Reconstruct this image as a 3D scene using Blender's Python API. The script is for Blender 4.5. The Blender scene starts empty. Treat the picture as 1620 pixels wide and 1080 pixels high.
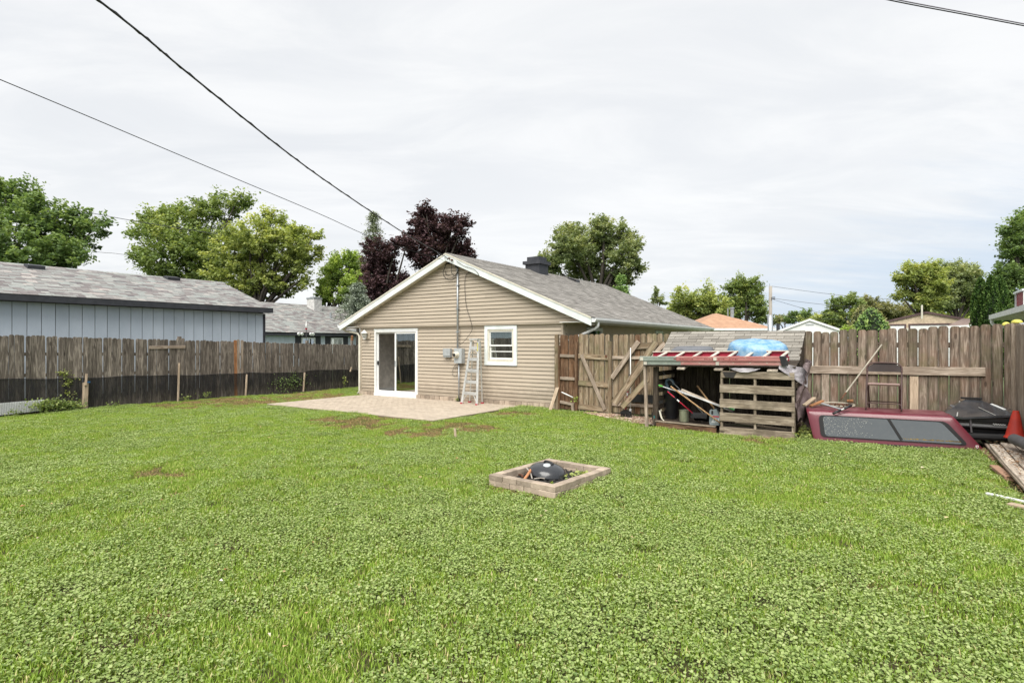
import bpy, math, random
import numpy as np
from mathutils import Vector, Matrix
S = bpy.context.scene
C = S.collection
R = math.radians
rnd = random.Random(7)
rng = np.random.default_rng(7)

# ---------------------------------------------------------------- camera
# World frame: x runs along the house's gable wall, y away from it along the side wall, z up.
CX, CY, CZ, CA, CB, F = 14.229, -12.484, 1.65, 0.8296, 0.5586, 905.0
cam = bpy.data.cameras.new('camera')
camo = bpy.data.objects.new('camera', cam)
C.objects.link(camo)
camo.location = (CX, CY, CZ)
camo.rotation_euler = (R(90), 0, math.atan2(CB, CA))
cam.lens = F / 1620 * 36
cam.shift_y = 3 / 1620
cam.clip_start = 0.05
cam.clip_end = 3000
S.camera = camo

# ---------------------------------------------------------------- sky, light, exposure
SUN_EL, SUN_AZ = 54, 163          # azimuth measured clockwise from +y
world = bpy.data.worlds.new('World')
S.world = world
world.use_nodes = True
wt = world.node_tree
wt.nodes.clear()


def nd(t, typ, ins=None, **props):
    n = t.nodes.new(typ)
    for k, v in props.items():
        setattr(n, k, v)
    for k, v in (ins or {}).items():
        sk = n.inputs[k]
        if isinstance(v, bpy.types.NodeSocket):
            t.links.new(v, sk)
        elif isinstance(v, (tuple, list)) and sk.type == 'RGBA' and len(v) == 3:
            sk.default_value = (*v, 1)
        else:
            sk.default_value = v
    return n


def math_(t, op, a, b=0.0, c=0.0, clamp=False):
    return nd(t, 'ShaderNodeMath', {0: a, 1: b, 2: c}, operation=op, use_clamp=clamp).outputs[0]


def vmul(t, v, s):
    return nd(t, 'ShaderNodeVectorMath', {0: v, 1: s}, operation='MULTIPLY').outputs[0]


def mixc(t, f, a, b, mode='MIX'):
    return nd(t, 'ShaderNodeMix', {0: f, 6: a, 7: b}, data_type='RGBA', blend_type=mode).outputs[2]


def noise(t, v, scale, detail=4.0, rough=0.55, dist=0.0):
    return nd(t, 'ShaderNodeTexNoise', {'Vector': v, 'Scale': scale, 'Detail': detail, 'Roughness': rough, 'Distortion': dist}).outputs['Fac']


def ramp(t, f, lo, hi, a=0.0, b=1.0):
    return nd(t, 'ShaderNodeMapRange', {0: f, 1: lo, 2: hi, 3: a, 4: b}, interpolation_type='SMOOTHSTEP').outputs[0]


sky = nd(wt, 'ShaderNodeTexSky', sky_type='NISHITA', sun_disc=False)
sky.sun_elevation = R(SUN_EL)
sky.sun_rotation = R(SUN_AZ)
tc = nd(wt, 'ShaderNodeTexCoord').outputs['Generated']
sep = nd(wt, 'ShaderNodeSeparateXYZ', {0: tc})
zz = math_(wt, 'ADD', math_(wt, 'MAXIMUM', sep.outputs[2], 0.0), 0.16)
# direction turned into the photograph's own bearing, spread over a flat cloud deck
fx = math_(wt, 'ADD', math_(wt, 'MULTIPLY', sep.outputs[0], CA), math_(wt, 'MULTIPLY', sep.outputs[1], CB))
fy = math_(wt, 'ADD', math_(wt, 'MULTIPLY', sep.outputs[0], -CB), math_(wt, 'MULTIPLY', sep.outputs[1], CA))
px_ = math_(wt, 'DIVIDE', fx, zz)
py_ = math_(wt, 'DIVIDE', fy, zz)
deck = nd(wt, 'ShaderNodeCombineXYZ', {0: px_, 1: py_, 2: 0.0}).outputs[0]
n1 = noise(wt, vmul(wt, deck, (1.0, 2.2, 1)), 1.1, 7, 0.6, 0.6)
n2 = noise(wt, vmul(wt, deck, (1.0, 1.5, 1)), 0.35, 4, 0.5, 0.3)
grey = ramp(wt, n1, 0.36, 0.70)
cloud = mixc(wt, grey, (3.50, 3.58, 3.68), (4.10, 4.12, 4.12))
cloud = mixc(wt, ramp(wt, n2, 0.35, 0.7), cloud, mixc(wt, 0.5, cloud, (4.2, 4.2, 4.2)))
# thinner, bluer deck low towards the east, with a soft streaky edge
edge = math_(wt, 'ADD', math_(wt, 'SUBTRACT', math_(wt, 'MULTIPLY', fx, 0.62), math_(wt, 'MULTIPLY', sep.outputs[2], 1.55)),
             math_(wt, 'MULTIPLY', math_(wt, 'SUBTRACT', noise(wt, vmul(wt, deck, (0.5, 1.8, 1)), 1.6, 6, 0.65), 0.5), 0.42))
gap = ramp(wt, edge, -0.03, 0.24)
cloud = mixc(wt, math_(wt, 'MULTIPLY', gap, 0.85), cloud, (2.60, 3.05, 3.62))
skyc = mixc(wt, 0.955, sky.outputs[0], cloud)
bg = nd(wt, 'ShaderNodeBackground', {'Color': skyc, 'Strength': 0.067})
nd(wt, 'ShaderNodeOutputWorld', {'Surface': bg.outputs[0]})

sl = bpy.data.lights.new('sun', 'SUN')
sl.energy = 1.5
sl.angle = R(50)
sl.color = (1.0, 0.965, 0.90)
so = bpy.data.objects.new('sun', sl)
C.objects.link(so)
sd = Vector((math.sin(R(SUN_AZ)) * math.cos(R(SUN_EL)), math.cos(R(SUN_AZ)) * math.cos(R(SUN_EL)), math.sin(R(SUN_EL))))
so.rotation_euler = (-sd).to_track_quat('-Z', 'Y').to_euler()
so.location = (10, -10, 30)

S.view_settings.view_transform = 'Standard'
S.view_settings.look = 'None'
S.view_settings.gamma = 1
S.view_settings.use_curve_mapping = False
S.view_settings.exposure = 1.85
S.cycles.max_bounces = 8
S.cycles.transparent_max_bounces = 16
S.cycles.use_denoising = True

# ---------------------------------------------------------------- measuring helpers
def at(px, py, D):
    X = (px - 810) * D / F
    return Vector((CX + CA * X - CB * D, CY + CB * X + CA * D, CZ + (543 - py) * D / F))


def gnd(px, py, z=0.0):
    return at(px, py, (CZ - z) * F / (py - 543))


def ony(px, py, y):                                   # point of the plane y = const seen at that place
    r = (px - 810) / F
    D = (y - CY) / (CB * r + CA)
    return at(px, py, D)


def onx(px, py, x):
    r = (px - 810) / F
    D = (x - CX) / (CA * r - CB)
    return at(px, py, D)


# ---------------------------------------------------------------- materials
MATS = {}


def leaf_socket(t, col, rough, trans=0.35, spec=0.4, bump=None):
    ins = {'Base Color': col, 'Roughness': rough, 'Specular IOR Level': spec}
    if bump is not None:
        ins['Normal'] = bump
    p = nd(t, 'ShaderNodeBsdfPrincipled', ins)
    tr = nd(t, 'ShaderNodeBsdfTranslucent', {'Color': mixc(t, 1.0, col, (1.0, 1.0, 0.55), 'MULTIPLY')})
    return nd(t, 'ShaderNodeMixShader', {0: trans, 1: p.outputs[0], 2: tr.outputs[0]}).outputs[0]


def newmat(name):
    m = bpy.data.materials.new(name)
    m.use_nodes = True
    m.node_tree.nodes.clear()
    return m, m.node_tree


def out(t, s):
    nd(t, 'ShaderNodeOutputMaterial', {'Surface': s})


def objv(t, spread=37.0):
    o = nd(t, 'ShaderNodeTexCoord').outputs['Object']
    r = nd(t, 'ShaderNodeObjectInfo').outputs['Random']
    off = nd(t, 'ShaderNodeCombineXYZ', {0: math_(t, 'MULTIPLY', r, spread), 1: math_(t, 'MULTIPLY', r, spread * 1.7), 2: math_(t, 'MULTIPLY', r, spread * 0.6)})
    return nd(t, 'ShaderNodeVectorMath', {0: o, 1: off.outputs[0]}, operation='ADD').outputs[0], r


def pm(name, col, col2=None, rough=0.6, scale=6.0, stretch=(1, 1, 1), bump=0.15, rand=0.12, metal=0.0, spec=0.4, fine=60.0, lo=0.35, hi=0.68, coat=0.0, speck=0.10):
    """Weathered general surface: two colours mottled by noise, fine speckle, relief, and a tone of its own per object."""
    if name in MATS:
        return MATS[name]
    m, t = newmat(name)
    v, r = objv(t)
    v = vmul(t, v, stretch)
    a = noise(t, v, scale, 5, 0.6)
    b = noise(t, v, fine, 3, 0.6)
    c2 = col2 or tuple(x * 0.72 for x in col)
    c = mixc(t, ramp(t, a, lo, hi), c2, col)
    k = math_(t, 'ADD', math_(t, 'MULTIPLY', math_(t, 'SUBTRACT', r, 0.5), 2 * rand), 1.0)
    k = math_(t, 'ADD', k, math_(t, 'MULTIPLY', math_(t, 'SUBTRACT', b, 0.5), speck * 4))
    c = nd(t, 'ShaderNodeVectorMath', {0: c, 3: k}, operation='SCALE').outputs[0]
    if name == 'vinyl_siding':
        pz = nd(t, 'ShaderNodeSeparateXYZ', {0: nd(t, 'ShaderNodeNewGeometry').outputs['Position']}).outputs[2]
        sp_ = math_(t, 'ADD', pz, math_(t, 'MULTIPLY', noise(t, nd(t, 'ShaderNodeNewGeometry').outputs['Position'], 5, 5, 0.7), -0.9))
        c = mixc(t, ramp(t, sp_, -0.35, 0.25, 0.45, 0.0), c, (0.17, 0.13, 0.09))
    rg = math_(t, 'ADD', math_(t, 'MULTIPLY', math_(t, 'SUBTRACT', a, 0.5), 0.35), rough, clamp=True)
    bm = nd(t, 'ShaderNodeBump', {'Strength': bump, 'Distance': 0.01, 'Height': math_(t, 'ADD', b, a)})
    p = nd(t, 'ShaderNodeBsdfPrincipled', {'Base Color': c, 'Roughness': rg, 'Metallic': metal, 'Specular IOR Level': spec, 'Normal': bm.outputs[0], 'Coat Weight': coat, 'Coat Roughness': 0.12})
    out(t, p.outputs[0])
    MATS[name] = m
    return m


def wood(name, light, mid, dark, rand=0.25, stain=None, stain_amt=0.0, green=0.0, knots=0.6, axis=2, edge=0.0):
    """Weathered timber; the grain follows the piece's own long axis (local z unless axis says otherwise)."""
    if name in MATS:
        return MATS[name]
    m, t = newmat(name)
    v, r = objv(t)
    st = [1.0, 1.0, 1.0]
    st[axis] = 0.035
    g = noise(t, vmul(t, v, st), 95, 5, 0.65, 0.6)
    g2 = noise(t, vmul(t, v, [1 if q != 0.035 else 0.10 for q in st]), 22, 4, 0.6, 1.2)
    blot = noise(t, v, 2.4, 4, 0.6)
    c = mixc(t, ramp(t, g, 0.34, 0.66), dark, mid)
    c = mixc(t, ramp(t, g2, 0.42, 0.72), c, light)
    if stain:
        c = mixc(t, math_(t, 'MULTIPLY', ramp(t, blot, 0.42, 0.66), stain_amt), c, stain)
    if green:
        c = mixc(t, math_(t, 'MULTIPLY', ramp(t, noise(t, v, 3.1, 3, 0.5), 0.45, 0.7), green), c, (0.10, 0.115, 0.045))
    if knots:
        kv = vmul(t, v, [7.5 if q != 0.035 else 2.6 for q in st])
        vo = nd(t, 'ShaderNodeTexVoronoi', {'Vector': kv, 'Scale': 1.0, 'Randomness': 1.0}, feature='F1').outputs['Distance']
        c = mixc(t, ramp(t, vo, 0.10, 0.17, knots, 0.0), c, tuple(x * 0.35 for x in dark))
    k = math_(t, 'ADD', math_(t, 'MULTIPLY', math_(t, 'SUBTRACT', r, 0.5), 2 * rand), 1.0)
    k = math_(t, 'ADD', k, math_(t, 'MULTIPLY', math_(t, 'SUBTRACT', blot, 0.5), 0.8))
    if edge:
        xs = nd(t, 'ShaderNodeSeparateXYZ', {0: nd(t, 'ShaderNodeTexCoord').outputs['Object']}).outputs[0]
        xe = math_(t, 'ADD', math_(t, 'ABSOLUTE', xs), math_(t, 'MULTIPLY', math_(t, 'SUBTRACT', g2, 0.5), 0.05))
        k = math_(t, 'MULTIPLY', k, ramp(t, xe, 0.035, 0.068, 1.0, 1.0 - edge))
    c = nd(t, 'ShaderNodeVectorMath', {0: c, 3: k}, operation='SCALE').outputs[0]
    bm = nd(t, 'ShaderNodeBump', {'Strength': 0.55, 'Distance': 0.006, 'Height': g})
    p = nd(t, 'ShaderNodeBsdfPrincipled', {'Base Color': c, 'Roughness': 0.88, 'Specular IOR Level': 0.2, 'Normal': bm.outputs[0]})
    out(t, p.outputs[0])
    MATS[name] = m
    return m


def tonemat(name, cols, rough=0.8, spec=0.2, scale=30, amt=0.25, leaf=False, trans=0.35, use_rand=0.0):
    """Colour taken from each face's own 'tone' value through a ladder of colours (shingles, leaves)."""
    if name in MATS:
        return MATS[name]
    m, t = newmat(name)
    tone = nd(t, 'ShaderNodeAttribute', attribute_name='tone').outputs['Fac']
    if use_rand:
        rr = nd(t, 'ShaderNodeObjectInfo').outputs['Random']
        tone = math_(t, 'ADD', tone, math_(t, 'MULTIPLY', math_(t, 'SUBTRACT', rr, 0.5), use_rand), clamp=True)
    cr = nd(t, 'ShaderNodeValToRGB', {0: tone})
    e = cr.color_ramp.elements
    for i, c in enumerate(cols):
        pos = i / (len(cols) - 1)
        if i == 0:
            e[0].position = 0
            e[0].color = (*c, 1)
        elif i == len(cols) - 1:
            e[len(e) - 1].position = 1
            e[len(e) - 1].color = (*c, 1)
        else:
            q = e.new(pos)
            q.color = (*c, 1)
    v = nd(t, 'ShaderNodeTexCoord').outputs['Object']
    n = noise(t, v, scale, 4, 0.6)
    k = math_(t, 'ADD', math_(t, 'MULTIPLY', math_(t, 'SUBTRACT', n, 0.5), amt * 4), 1.0)
    c = nd(t, 'ShaderNodeVectorMath', {0: cr.outputs[0], 3: k}, operation='SCALE').outputs[0]
    if leaf:
        s = leaf_socket(t, c, rough, trans, spec)
    else:
        bm = nd(t, 'ShaderNodeBump', {'Strength': 0.3, 'Distance': 0.004, 'Height': n})
        s = nd(t, 'ShaderNodeBsdfPrincipled', {'Base Color': c, 'Roughness': rough, 'Specular IOR Level': spec, 'Normal': bm.outputs[0]}).outputs[0]
    out(t, s)
    MATS[name] = m
    return m


def glassmat(name, tint, refl=0.12, rough=0.01, dirt=0.0):
    m, t = newmat(name)
    fr = nd(t, 'ShaderNodeFresnel', {'IOR': 1.5}).outputs[0]
    f = math_(t, 'ADD', fr, refl, clamp=True)
    v = nd(t, 'ShaderNodeTexCoord').outputs['Object']
    bm = nd(t, 'ShaderNodeBump', {'Strength': 0.05, 'Distance': 0.02, 'Height': noise(t, v, 1.3, 1)})
    tr = nd(t, 'ShaderNodeBsdfTransparent', {'Color': (*tint, 1)})
    gl = nd(t, 'ShaderNodeBsdfGlossy', {'Color': (0.9, 0.95, 0.93, 1), 'Roughness': rough, 'Normal': bm.outputs[0]})
    s = nd(t, 'ShaderNodeMixShader', {0: f, 1: tr.outputs[0], 2: gl.outputs[0]}).outputs[0]
    if dirt:
        d = nd(t, 'ShaderNodeBsdfDiffuse', {'Color': (0.28, 0.28, 0.26, 1)})
        s = nd(t, 'ShaderNodeMixShader', {0: math_(t, 'MULTIPLY', ramp(t, noise(t, v, 26, 6, 0.7), 0.45, 0.8), dirt), 1: s, 2: d.outputs[0]}).outputs[0]
    out(t, s)
    return m


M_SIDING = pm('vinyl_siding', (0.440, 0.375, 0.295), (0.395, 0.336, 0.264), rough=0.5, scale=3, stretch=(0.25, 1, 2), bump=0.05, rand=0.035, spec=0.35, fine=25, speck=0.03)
M_SIDE2 = pm('side_wall_siding', (0.50, 0.42, 0.32), (0.44, 0.37, 0.28), rough=0.55, scale=3, bump=0.05, rand=0.05, speck=0.03)
M_BACKING = pm('sheathing', (0.10, 0.085, 0.06), rough=0.9)
M_WHITE = pm('white_vinyl', (0.78, 0.79, 0.78), (0.70, 0.71, 0.70), rough=0.4, bump=0.03, rand=0.03, speck=0.02)
M_TRIM = pm('white_painted_trim', (0.72, 0.76, 0.76), (0.62, 0.66, 0.65), rough=0.5, scale=4, bump=0.05, rand=0.04, speck=0.03)
M_CREAM = pm('cream_aluminium', (0.66, 0.63, 0.54), (0.56, 0.53, 0.44), rough=0.45, bump=0.04, rand=0.03, speck=0.03)
M_DARKTRIM = pm('charcoal_trim', (0.045, 0.047, 0.055), (0.030, 0.032, 0.038), rough=0.6)
M_BLUE = pm('pale_blue_panel_siding', (0.50, 0.56, 0.62), (0.45, 0.51, 0.57), rough=0.7, scale=2.5, stretch=(1, 1, 0.4), bump=0.12, rand=0.04, speck=0.05)
M_TAN = pm('tan_siding', (0.62, 0.50, 0.36), rough=0.6, rand=0.02, speck=0.02)
M_CREAMWALL = pm('cream_wall', (0.60, 0.56, 0.36), rough=0.6, speck=0.02)
M_BRICK = pm('clay_paver', (0.41, 0.335, 0.262), (0.30, 0.24, 0.185), rough=0.9, scale=9, bump=0.35, rand=0.28)
M_PATIO = pm('patio_paver', (0.43, 0.365, 0.290), (0.37, 0.31, 0.245), rough=0.9, scale=7, bump=0.3, rand=0.09)
M_SAND = pm('joint_sand', (0.16, 0.12, 0.085), rough=0.95)
M_GALV = pm('galvanised_steel', (0.42, 0.45, 0.47), (0.33, 0.35, 0.37), rough=0.45, metal=0.6, bump=0.05, rand=0.05)
M_METERBOX = pm('grey_enamel', (0.40, 0.43, 0.44), (0.33, 0.35, 0.36), rough=0.5, bump=0.04, rand=0.08)
M_BLACK = pm('black_plastic', (0.018, 0.018, 0.02), (0.010, 0.010, 0.012), rough=0.45, bump=0.06, spec=0.5)
M_RUBBER = pm('black_rubber', (0.012, 0.012, 0.013), rough=0.7)
M_CABLE = pm('black_cable', (0.02, 0.02, 0.02), rough=0.6)
M_WIREGREY = pm('grey_overhead_wire', (0.06, 0.06, 0.065), rough=0.6)
M_ALU = pm('bare_aluminium', (0.66, 0.66, 0.64), (0.52, 0.52, 0.50), rough=0.38, metal=0.55, bump=0.05, rand=0.05, speck=0.05)
M_REDPL = pm('red_plastic', (0.45, 0.02, 0.05), rough=0.4)
M_CONE = pm('faded_red_cone', (0.46, 0.035, 0.018), (0.34, 0.03, 0.02), rough=0.55, scale=9, bump=0.1, rand=0.03)
M_YELLOW = pm('yellow_plastic', (0.68, 0.62, 0.12), rough=0.5)
M_LADRED = pm('faded_red_fibreglass', (0.44, 0.25, 0.225), (0.37, 0.14, 0.13), rough=0.65, scale=5, stretch=(0.3, 1, 1), bump=0.1, rand=0.05)
M_LADRED2 = pm('deep_red_fibreglass', (0.30, 0.012, 0.035), rough=0.5)
M_LADGRY = pm('grey_green_fibreglass', (0.27, 0.31, 0.27), (0.21, 0.24, 0.21), rough=0.6, scale=5, bump=0.1, rand=0.05)
M_RUNG = pm('dull_aluminium_rung', (0.62, 0.58, 0.50), rough=0.5, metal=0.2)
M_POOL = pm('sky_blue_plastic', (0.095, 0.26, 0.47), (0.27, 0.42, 0.55), rough=0.42, scale=9, bump=0.35, rand=0.0, spec=0.5, speck=0.05)
M_LID = pm('grey_plastic_tub', (0.085, 0.09, 0.10), (0.12, 0.125, 0.14), rough=0.3, scale=5, bump=0.05, spec=0.5)
M_MAROON = pm('faded_maroon_paint', (0.085, 0.007, 0.016), (0.13, 0.022, 0.034), rough=0.33, scale=4, bump=0.03, rand=0.0, spec=0.4, coat=0.35, lo=0.5, hi=0.85, speck=0.06)
M_CAPROOF = pm('dusty_maroon_roof', (0.17, 0.065, 0.075), (0.11, 0.022, 0.032), rough=0.5, scale=5, bump=0.05, rand=0.0, coat=0.15, speck=0.2)
M_BROWNST = pm('brown_enamel_steel', (0.075, 0.040, 0.036), (0.055, 0.030, 0.028), rough=0.5, bump=0.05)
M_BROWNPLATE = pm('brown_seat', (0.34, 0.22, 0.20), (0.26, 0.17, 0.155), rough=0.45, bump=0.05)
M_DARKSEAT = pm('dark_brown_backrest', (0.030, 0.018, 0.016), rough=0.5, bump=0.05)
M_KETTLE = pm('black_porcelain_enamel', (0.022, 0.024, 0.028), (0.034, 0.036, 0.04), rough=0.24, bump=0.01, rand=0.0, spec=0.5, speck=0.02, coat=0.3)
M_TARP = pm('taupe_tarpaulin', (0.215, 0.165, 0.165), (0.12, 0.09, 0.09), rough=0.42, scale=6, bump=0.4, rand=0.05, spec=0.5)
M_TARPS = pm('silver_tarpaulin', (0.42, 0.40, 0.42), (0.24, 0.22, 0.24), rough=0.35, scale=8, bump=0.5, rand=0.05, spec=0.6)
M_RUST = pm('rusty_steel', (0.16, 0.065, 0.03), (0.08, 0.035, 0.02), rough=0.8)
M_CHARCOAL = pm('charcoal', (0.03, 0.028, 0.026), rough=0.95)
M_DKGREY = pm('dark_grey_roll', (0.10, 0.095, 0.10), rough=0.8)
M_INT = pm('interior_paint', (0.82, 0.78, 0.71), rough=0.7, bump=0.02, rand=0.0, speck=0.01)
M_FLOOR = pm('interior_floor', (0.42, 0.36, 0.29), rough=0.5)
M_GLASS = glassmat('window_glass', (0.72, 0.78, 0.76), 0.05)
M_DGLASS = glassmat('door_glass', (0.62, 0.68, 0.65), 0.46)
M_SCREEN, _t = newmat('insect_screen')
out(_t, nd(_t, 'ShaderNodeMixShader', {0: 0.07, 1: nd(_t, 'ShaderNodeBsdfTransparent').outputs[0], 2: nd(_t, 'ShaderNodeBsdfDiffuse', {'Color': (0.05, 0.05, 0.05)}).outputs[0]}).outputs[0])
M_CAPGLASS = glassmat('smoked_glass', (0.10, 0.11, 0.11), 0.19, 0.04, 0.16)
M_LAMPGL = glassmat('lantern_glass', (0.85, 0.9, 0.9), 0.15)
M_BARK = pm('bark', (0.075, 0.064, 0.054), (0.04, 0.034, 0.028), rough=0.95, scale=12, stretch=(1, 1, 0.3), bump=0.6, rand=0.2)
M_POLE = pm('pole_timber', (0.36, 0.33, 0.29), (0.26, 0.235, 0.20), rough=0.9, scale=8, stretch=(1, 1, 0.1))
W_LEFT = wood('left_fence_timber', (0.34, 0.295, 0.25), (0.165, 0.14, 0.118), (0.07, 0.057, 0.048), rand=0.26, stain=(0.06, 0.05, 0.04), stain_amt=0.45)
W_ORANGE = wood('orange_brown_timber', (0.42, 0.22, 0.11), (0.30, 0.14, 0.06), (0.14, 0.06, 0.03), rand=0.1)
W_PALE = wood('pale_new_timber', (0.52, 0.42, 0.31), (0.42, 0.33, 0.24), (0.28, 0.21, 0.15), rand=0.15, knots=0.3)
W_BACK = wood('back_fence_timber', (0.37, 0.30, 0.24), (0.215, 0.165, 0.128), (0.095, 0.068, 0.050), rand=0.2, stain=(0.17, 0.09, 0.06), stain_amt=0.35, green=0.35, edge=0.45)
W_GATE = wood('gate_timber', (0.40, 0.33, 0.24), (0.27, 0.205, 0.135), (0.13, 0.09, 0.055), rand=0.2, green=0.4, stain=(0.20, 0.125, 0.08), stain_amt=0.3, edge=0.4)
W_DARK = wood('stained_brown_timber', (0.25, 0.165, 0.105), (0.13, 0.078, 0.046), (0.07, 0.032, 0.017), rand=0.2, stain=(0.22, 0.115, 0.06), stain_amt=0.45)
W_GREY = wood('grey_rail_timber', (0.46, 0.385, 0.315), (0.34, 0.275, 0.215), (0.19, 0.145, 0.11), rand=0.12, knots=0.4)
W_PALLET = wood('pallet_timber', (0.47, 0.40, 0.31), (0.32, 0.262, 0.195), (0.14, 0.11, 0.08), rand=0.14, stain=(0.085, 0.068, 0.05), stain_amt=0.75, green=0.05, knots=0.9)
W_SHED = wood('shadowy_shed_timber', (0.10, 0.082, 0.065), (0.060, 0.047, 0.036), (0.028, 0.021, 0.016), rand=0.2)  # darkened so the colour itself carries the shade inside the shelter
W_LUMBER = wood('grey_lumber', (0.60, 0.53, 0.44), (0.46, 0.395, 0.325), (0.25, 0.205, 0.165), rand=0.2, stain=(0.15, 0.12, 0.09), stain_amt=0.3)
W_HANDLE = wood('tool_handle_timber', (0.50, 0.33, 0.18), (0.40, 0.25, 0.13), (0.25, 0.15, 0.08), rand=0.1, knots=0)

# ---------------------------------------------------------------- mesh helpers
WM = {}
GROUPS = {}


def link(o, parent=None, M=None):
    C.objects.link(o)
    M = M.copy() if M is not None else Matrix.Identity(4)
    if parent is not None:
        o.parent = parent
        o.matrix_parent_inverse = WM[parent.name].inverted()
    o.matrix_basis = M
    WM[o.name] = M
    return o


def tag(o, label=None, cat=None, group=None, kind=None):
    if label:
        o['label'] = label
    if cat:
        o['category'] = cat
    if group:
        o['group'] = group
    if kind:
        o['kind'] = kind
    return o


def thing(name, loc, label, cat, group=None):
    o = bpy.data.objects.new(name, None)
    o.empty_display_size = 0.2
    link(o, None, Matrix.Translation(Vector(loc)))
    return tag(o, label, cat, group)


def frame(o, x, y=None, z=None):
    """Matrix with origin o, local z along the given direction x, local y near the normal y."""
    zax = Vector(x).normalized()
    n = Vector(y if y is not None else (0, -1, 0))
    xax = n.cross(zax)
    if xax.length < 1e-5:
        xax = Vector((1, 0, 0)).cross(zax)
    xax.normalize()
    yax = zax.cross(xax)
    M = Matrix((xax, yax, zax)).transposed().to_4x4()
    M.translation = Vector(o)
    return M


class MB:
    def __init__(s):
        s.v, s.f, s.t = [], [], []

    def add(s, vs, fs, M=None, tone=0.5):
        b = len(s.v)
        if M is not None and M.to_3x3().determinant() < 0:
            fs = [tuple(f)[::-1] for f in fs]
        for p in vs:
            p = Vector(p)
            s.v.append(tuple(M @ p if M is not None else p))
        for f in fs:
            s.f.append([b + i for i in f])
            s.t.append(tone)
        return s

    def box(s, a, b, M=None, tone=0.5):
        (x0, y0, z0), (x1, y1, z1) = a, b
        x0, x1 = min(x0, x1), max(x0, x1)
        y0, y1 = min(y0, y1), max(y0, y1)
        z0, z1 = min(z0, z1), max(z0, z1)
        vs = [(x0, y0, z0), (x1, y0, z0), (x1, y1, z0), (x0, y1, z0), (x0, y0, z1), (x1, y0, z1), (x1, y1, z1), (x0, y1, z1)]
        return s.add(vs, [(0, 3, 2, 1), (4, 5, 6, 7), (0, 1, 5, 4), (1, 2, 6, 5), (2, 3, 7, 6), (3, 0, 4, 7)], M, tone)

    def extr(s, poly, h, M=None, tone=0.5, h0=0.0):
        """2D polygon (x, y), extruded along local z from h0 to h."""
        n = len(poly)
        vs = [(x, y, h0) for x, y in poly] + [(x, y, h) for x, y in poly]
        fs = [tuple(range(n - 1, -1, -1)), tuple(range(n, 2 * n))] + [(i, (i + 1) % n, n + (i + 1) % n, n + i) for i in range(n)]
        return s.add(vs, fs, M, tone)

    def beam(s, a, b, w, th, normal=None, ch=0.12, tone=0.5):
        """Bevel-edged bar from a to b, w wide, th thick along the normal."""
        a, b = Vector(a), Vector(b)
        c = min(w, th) * ch
        x, y = w / 2, th / 2
        poly = [(-x + c, -y), (x - c, -y), (x, -y + c), (x, y - c), (x - c, y), (-x + c, y), (-x, y - c), (-x, -y + c)]
        return s.extr(poly, (b - a).length, frame(a, b - a, normal), tone)

    def tube(s, pts, r, n=8, tone=0.5, caps=True):
        pts = [Vector(p) for p in pts]
        rs = r if isinstance(r, (list, tuple)) else [r] * len(pts)
        b0 = len(s.v)
        prev = None
        for i, p in enumerate(pts):
            d = (pts[min(i + 1, len(pts) - 1)] - pts[max(i - 1, 0)]).normalized()
            if prev is None:
                x = d.orthogonal().normalized()
            else:
                x = (prev - d * prev.dot(d))
                x = x.normalized() if x.length > 1e-6 else d.orthogonal().normalized()
            prev = x
            y = d.cross(x)
            for k in range(n):
                a = 2 * math.pi * k / n
                s.v.append(tuple(p + (x * math.cos(a) + y * math.sin(a)) * rs[i]))
        for i in range(len(pts) - 1):
            for k in range(n):
                s.f.append([b0 + i * n + k, b0 + i * n + (k + 1) % n, b0 + (i + 1) * n + (k + 1) % n, b0 + (i + 1) * n + k])
                s.t.append(tone)
        if caps:
            s.f.append([b0 + k for k in range(n - 1, -1, -1)])
            s.f.append([b0 + (len(pts) - 1) * n + k for k in range(n)])
            s.t += [tone, tone]
        return s

    def lathe(s, prof, n=24, M=None, tone=0.5, sx=1.0, sy=1.0):
        vs = []
        for r, z in prof:
            for k in range(n):
                a = 2 * math.pi * k / n
                vs.append((r * math.cos(a) * sx, r * math.sin(a) * sy, z))
        fs = []
        for i in range(len(prof) - 1):
            for k in range(n):
                fs.append((i * n + k, i * n + (k + 1) % n, (i + 1) * n + (k + 1) % n, (i + 1) * n + k))
        fs.append(tuple(range(n - 1, -1, -1)))
        fs.append(tuple((len(prof) - 1) * n + k for k in range(n)))
        return s.add(vs, fs, M, tone)

    def mesh(s, name, mat, smooth=False):
        me = bpy.data.meshes.new(name)
        me.from_pydata(s.v, [], s.f)
        at_ = me.attributes.new('tone', 'FLOAT', 'FACE')
        at_.data.foreach_set('value', np.array(s.t, dtype=np.float32))
        me.materials.append(mat)
        if smooth:
            me.shade_smooth() if hasattr(me, 'shade_smooth') else None
            if smooth == 'auto':
                try:
                    me.set_sharp_from_angle(angle=R(40))
                except Exception:
                    pass
        return me

    def build(s, name, mat, parent=None, smooth=False, M=None, kind=None, label=None):
        """Mesh given in world coordinates (or in M's own coordinates when M is given)."""
        if M is None:
            if parent is not None:
                T = Matrix.Translation(WM[parent.name].translation)
            else:
                xs = np.array(s.v)
                T = Matrix.Translation(Vector(((xs[:, 0].min() + xs[:, 0].max()) / 2, (xs[:, 1].min() + xs[:, 1].max()) / 2, xs[:, 2].min())))
            Ti = T.inverted()
            s.v = [tuple(Ti @ Vector(p)) for p in s.v]
            M = T
        me = s.mesh(name, mat, smooth)
        o = bpy.data.objects.new(name, me)
        link(o, parent, M)
        if kind:
            o['kind'] = kind
        if label:
            o['label'] = label
        return o


BEAMS = {}


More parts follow.
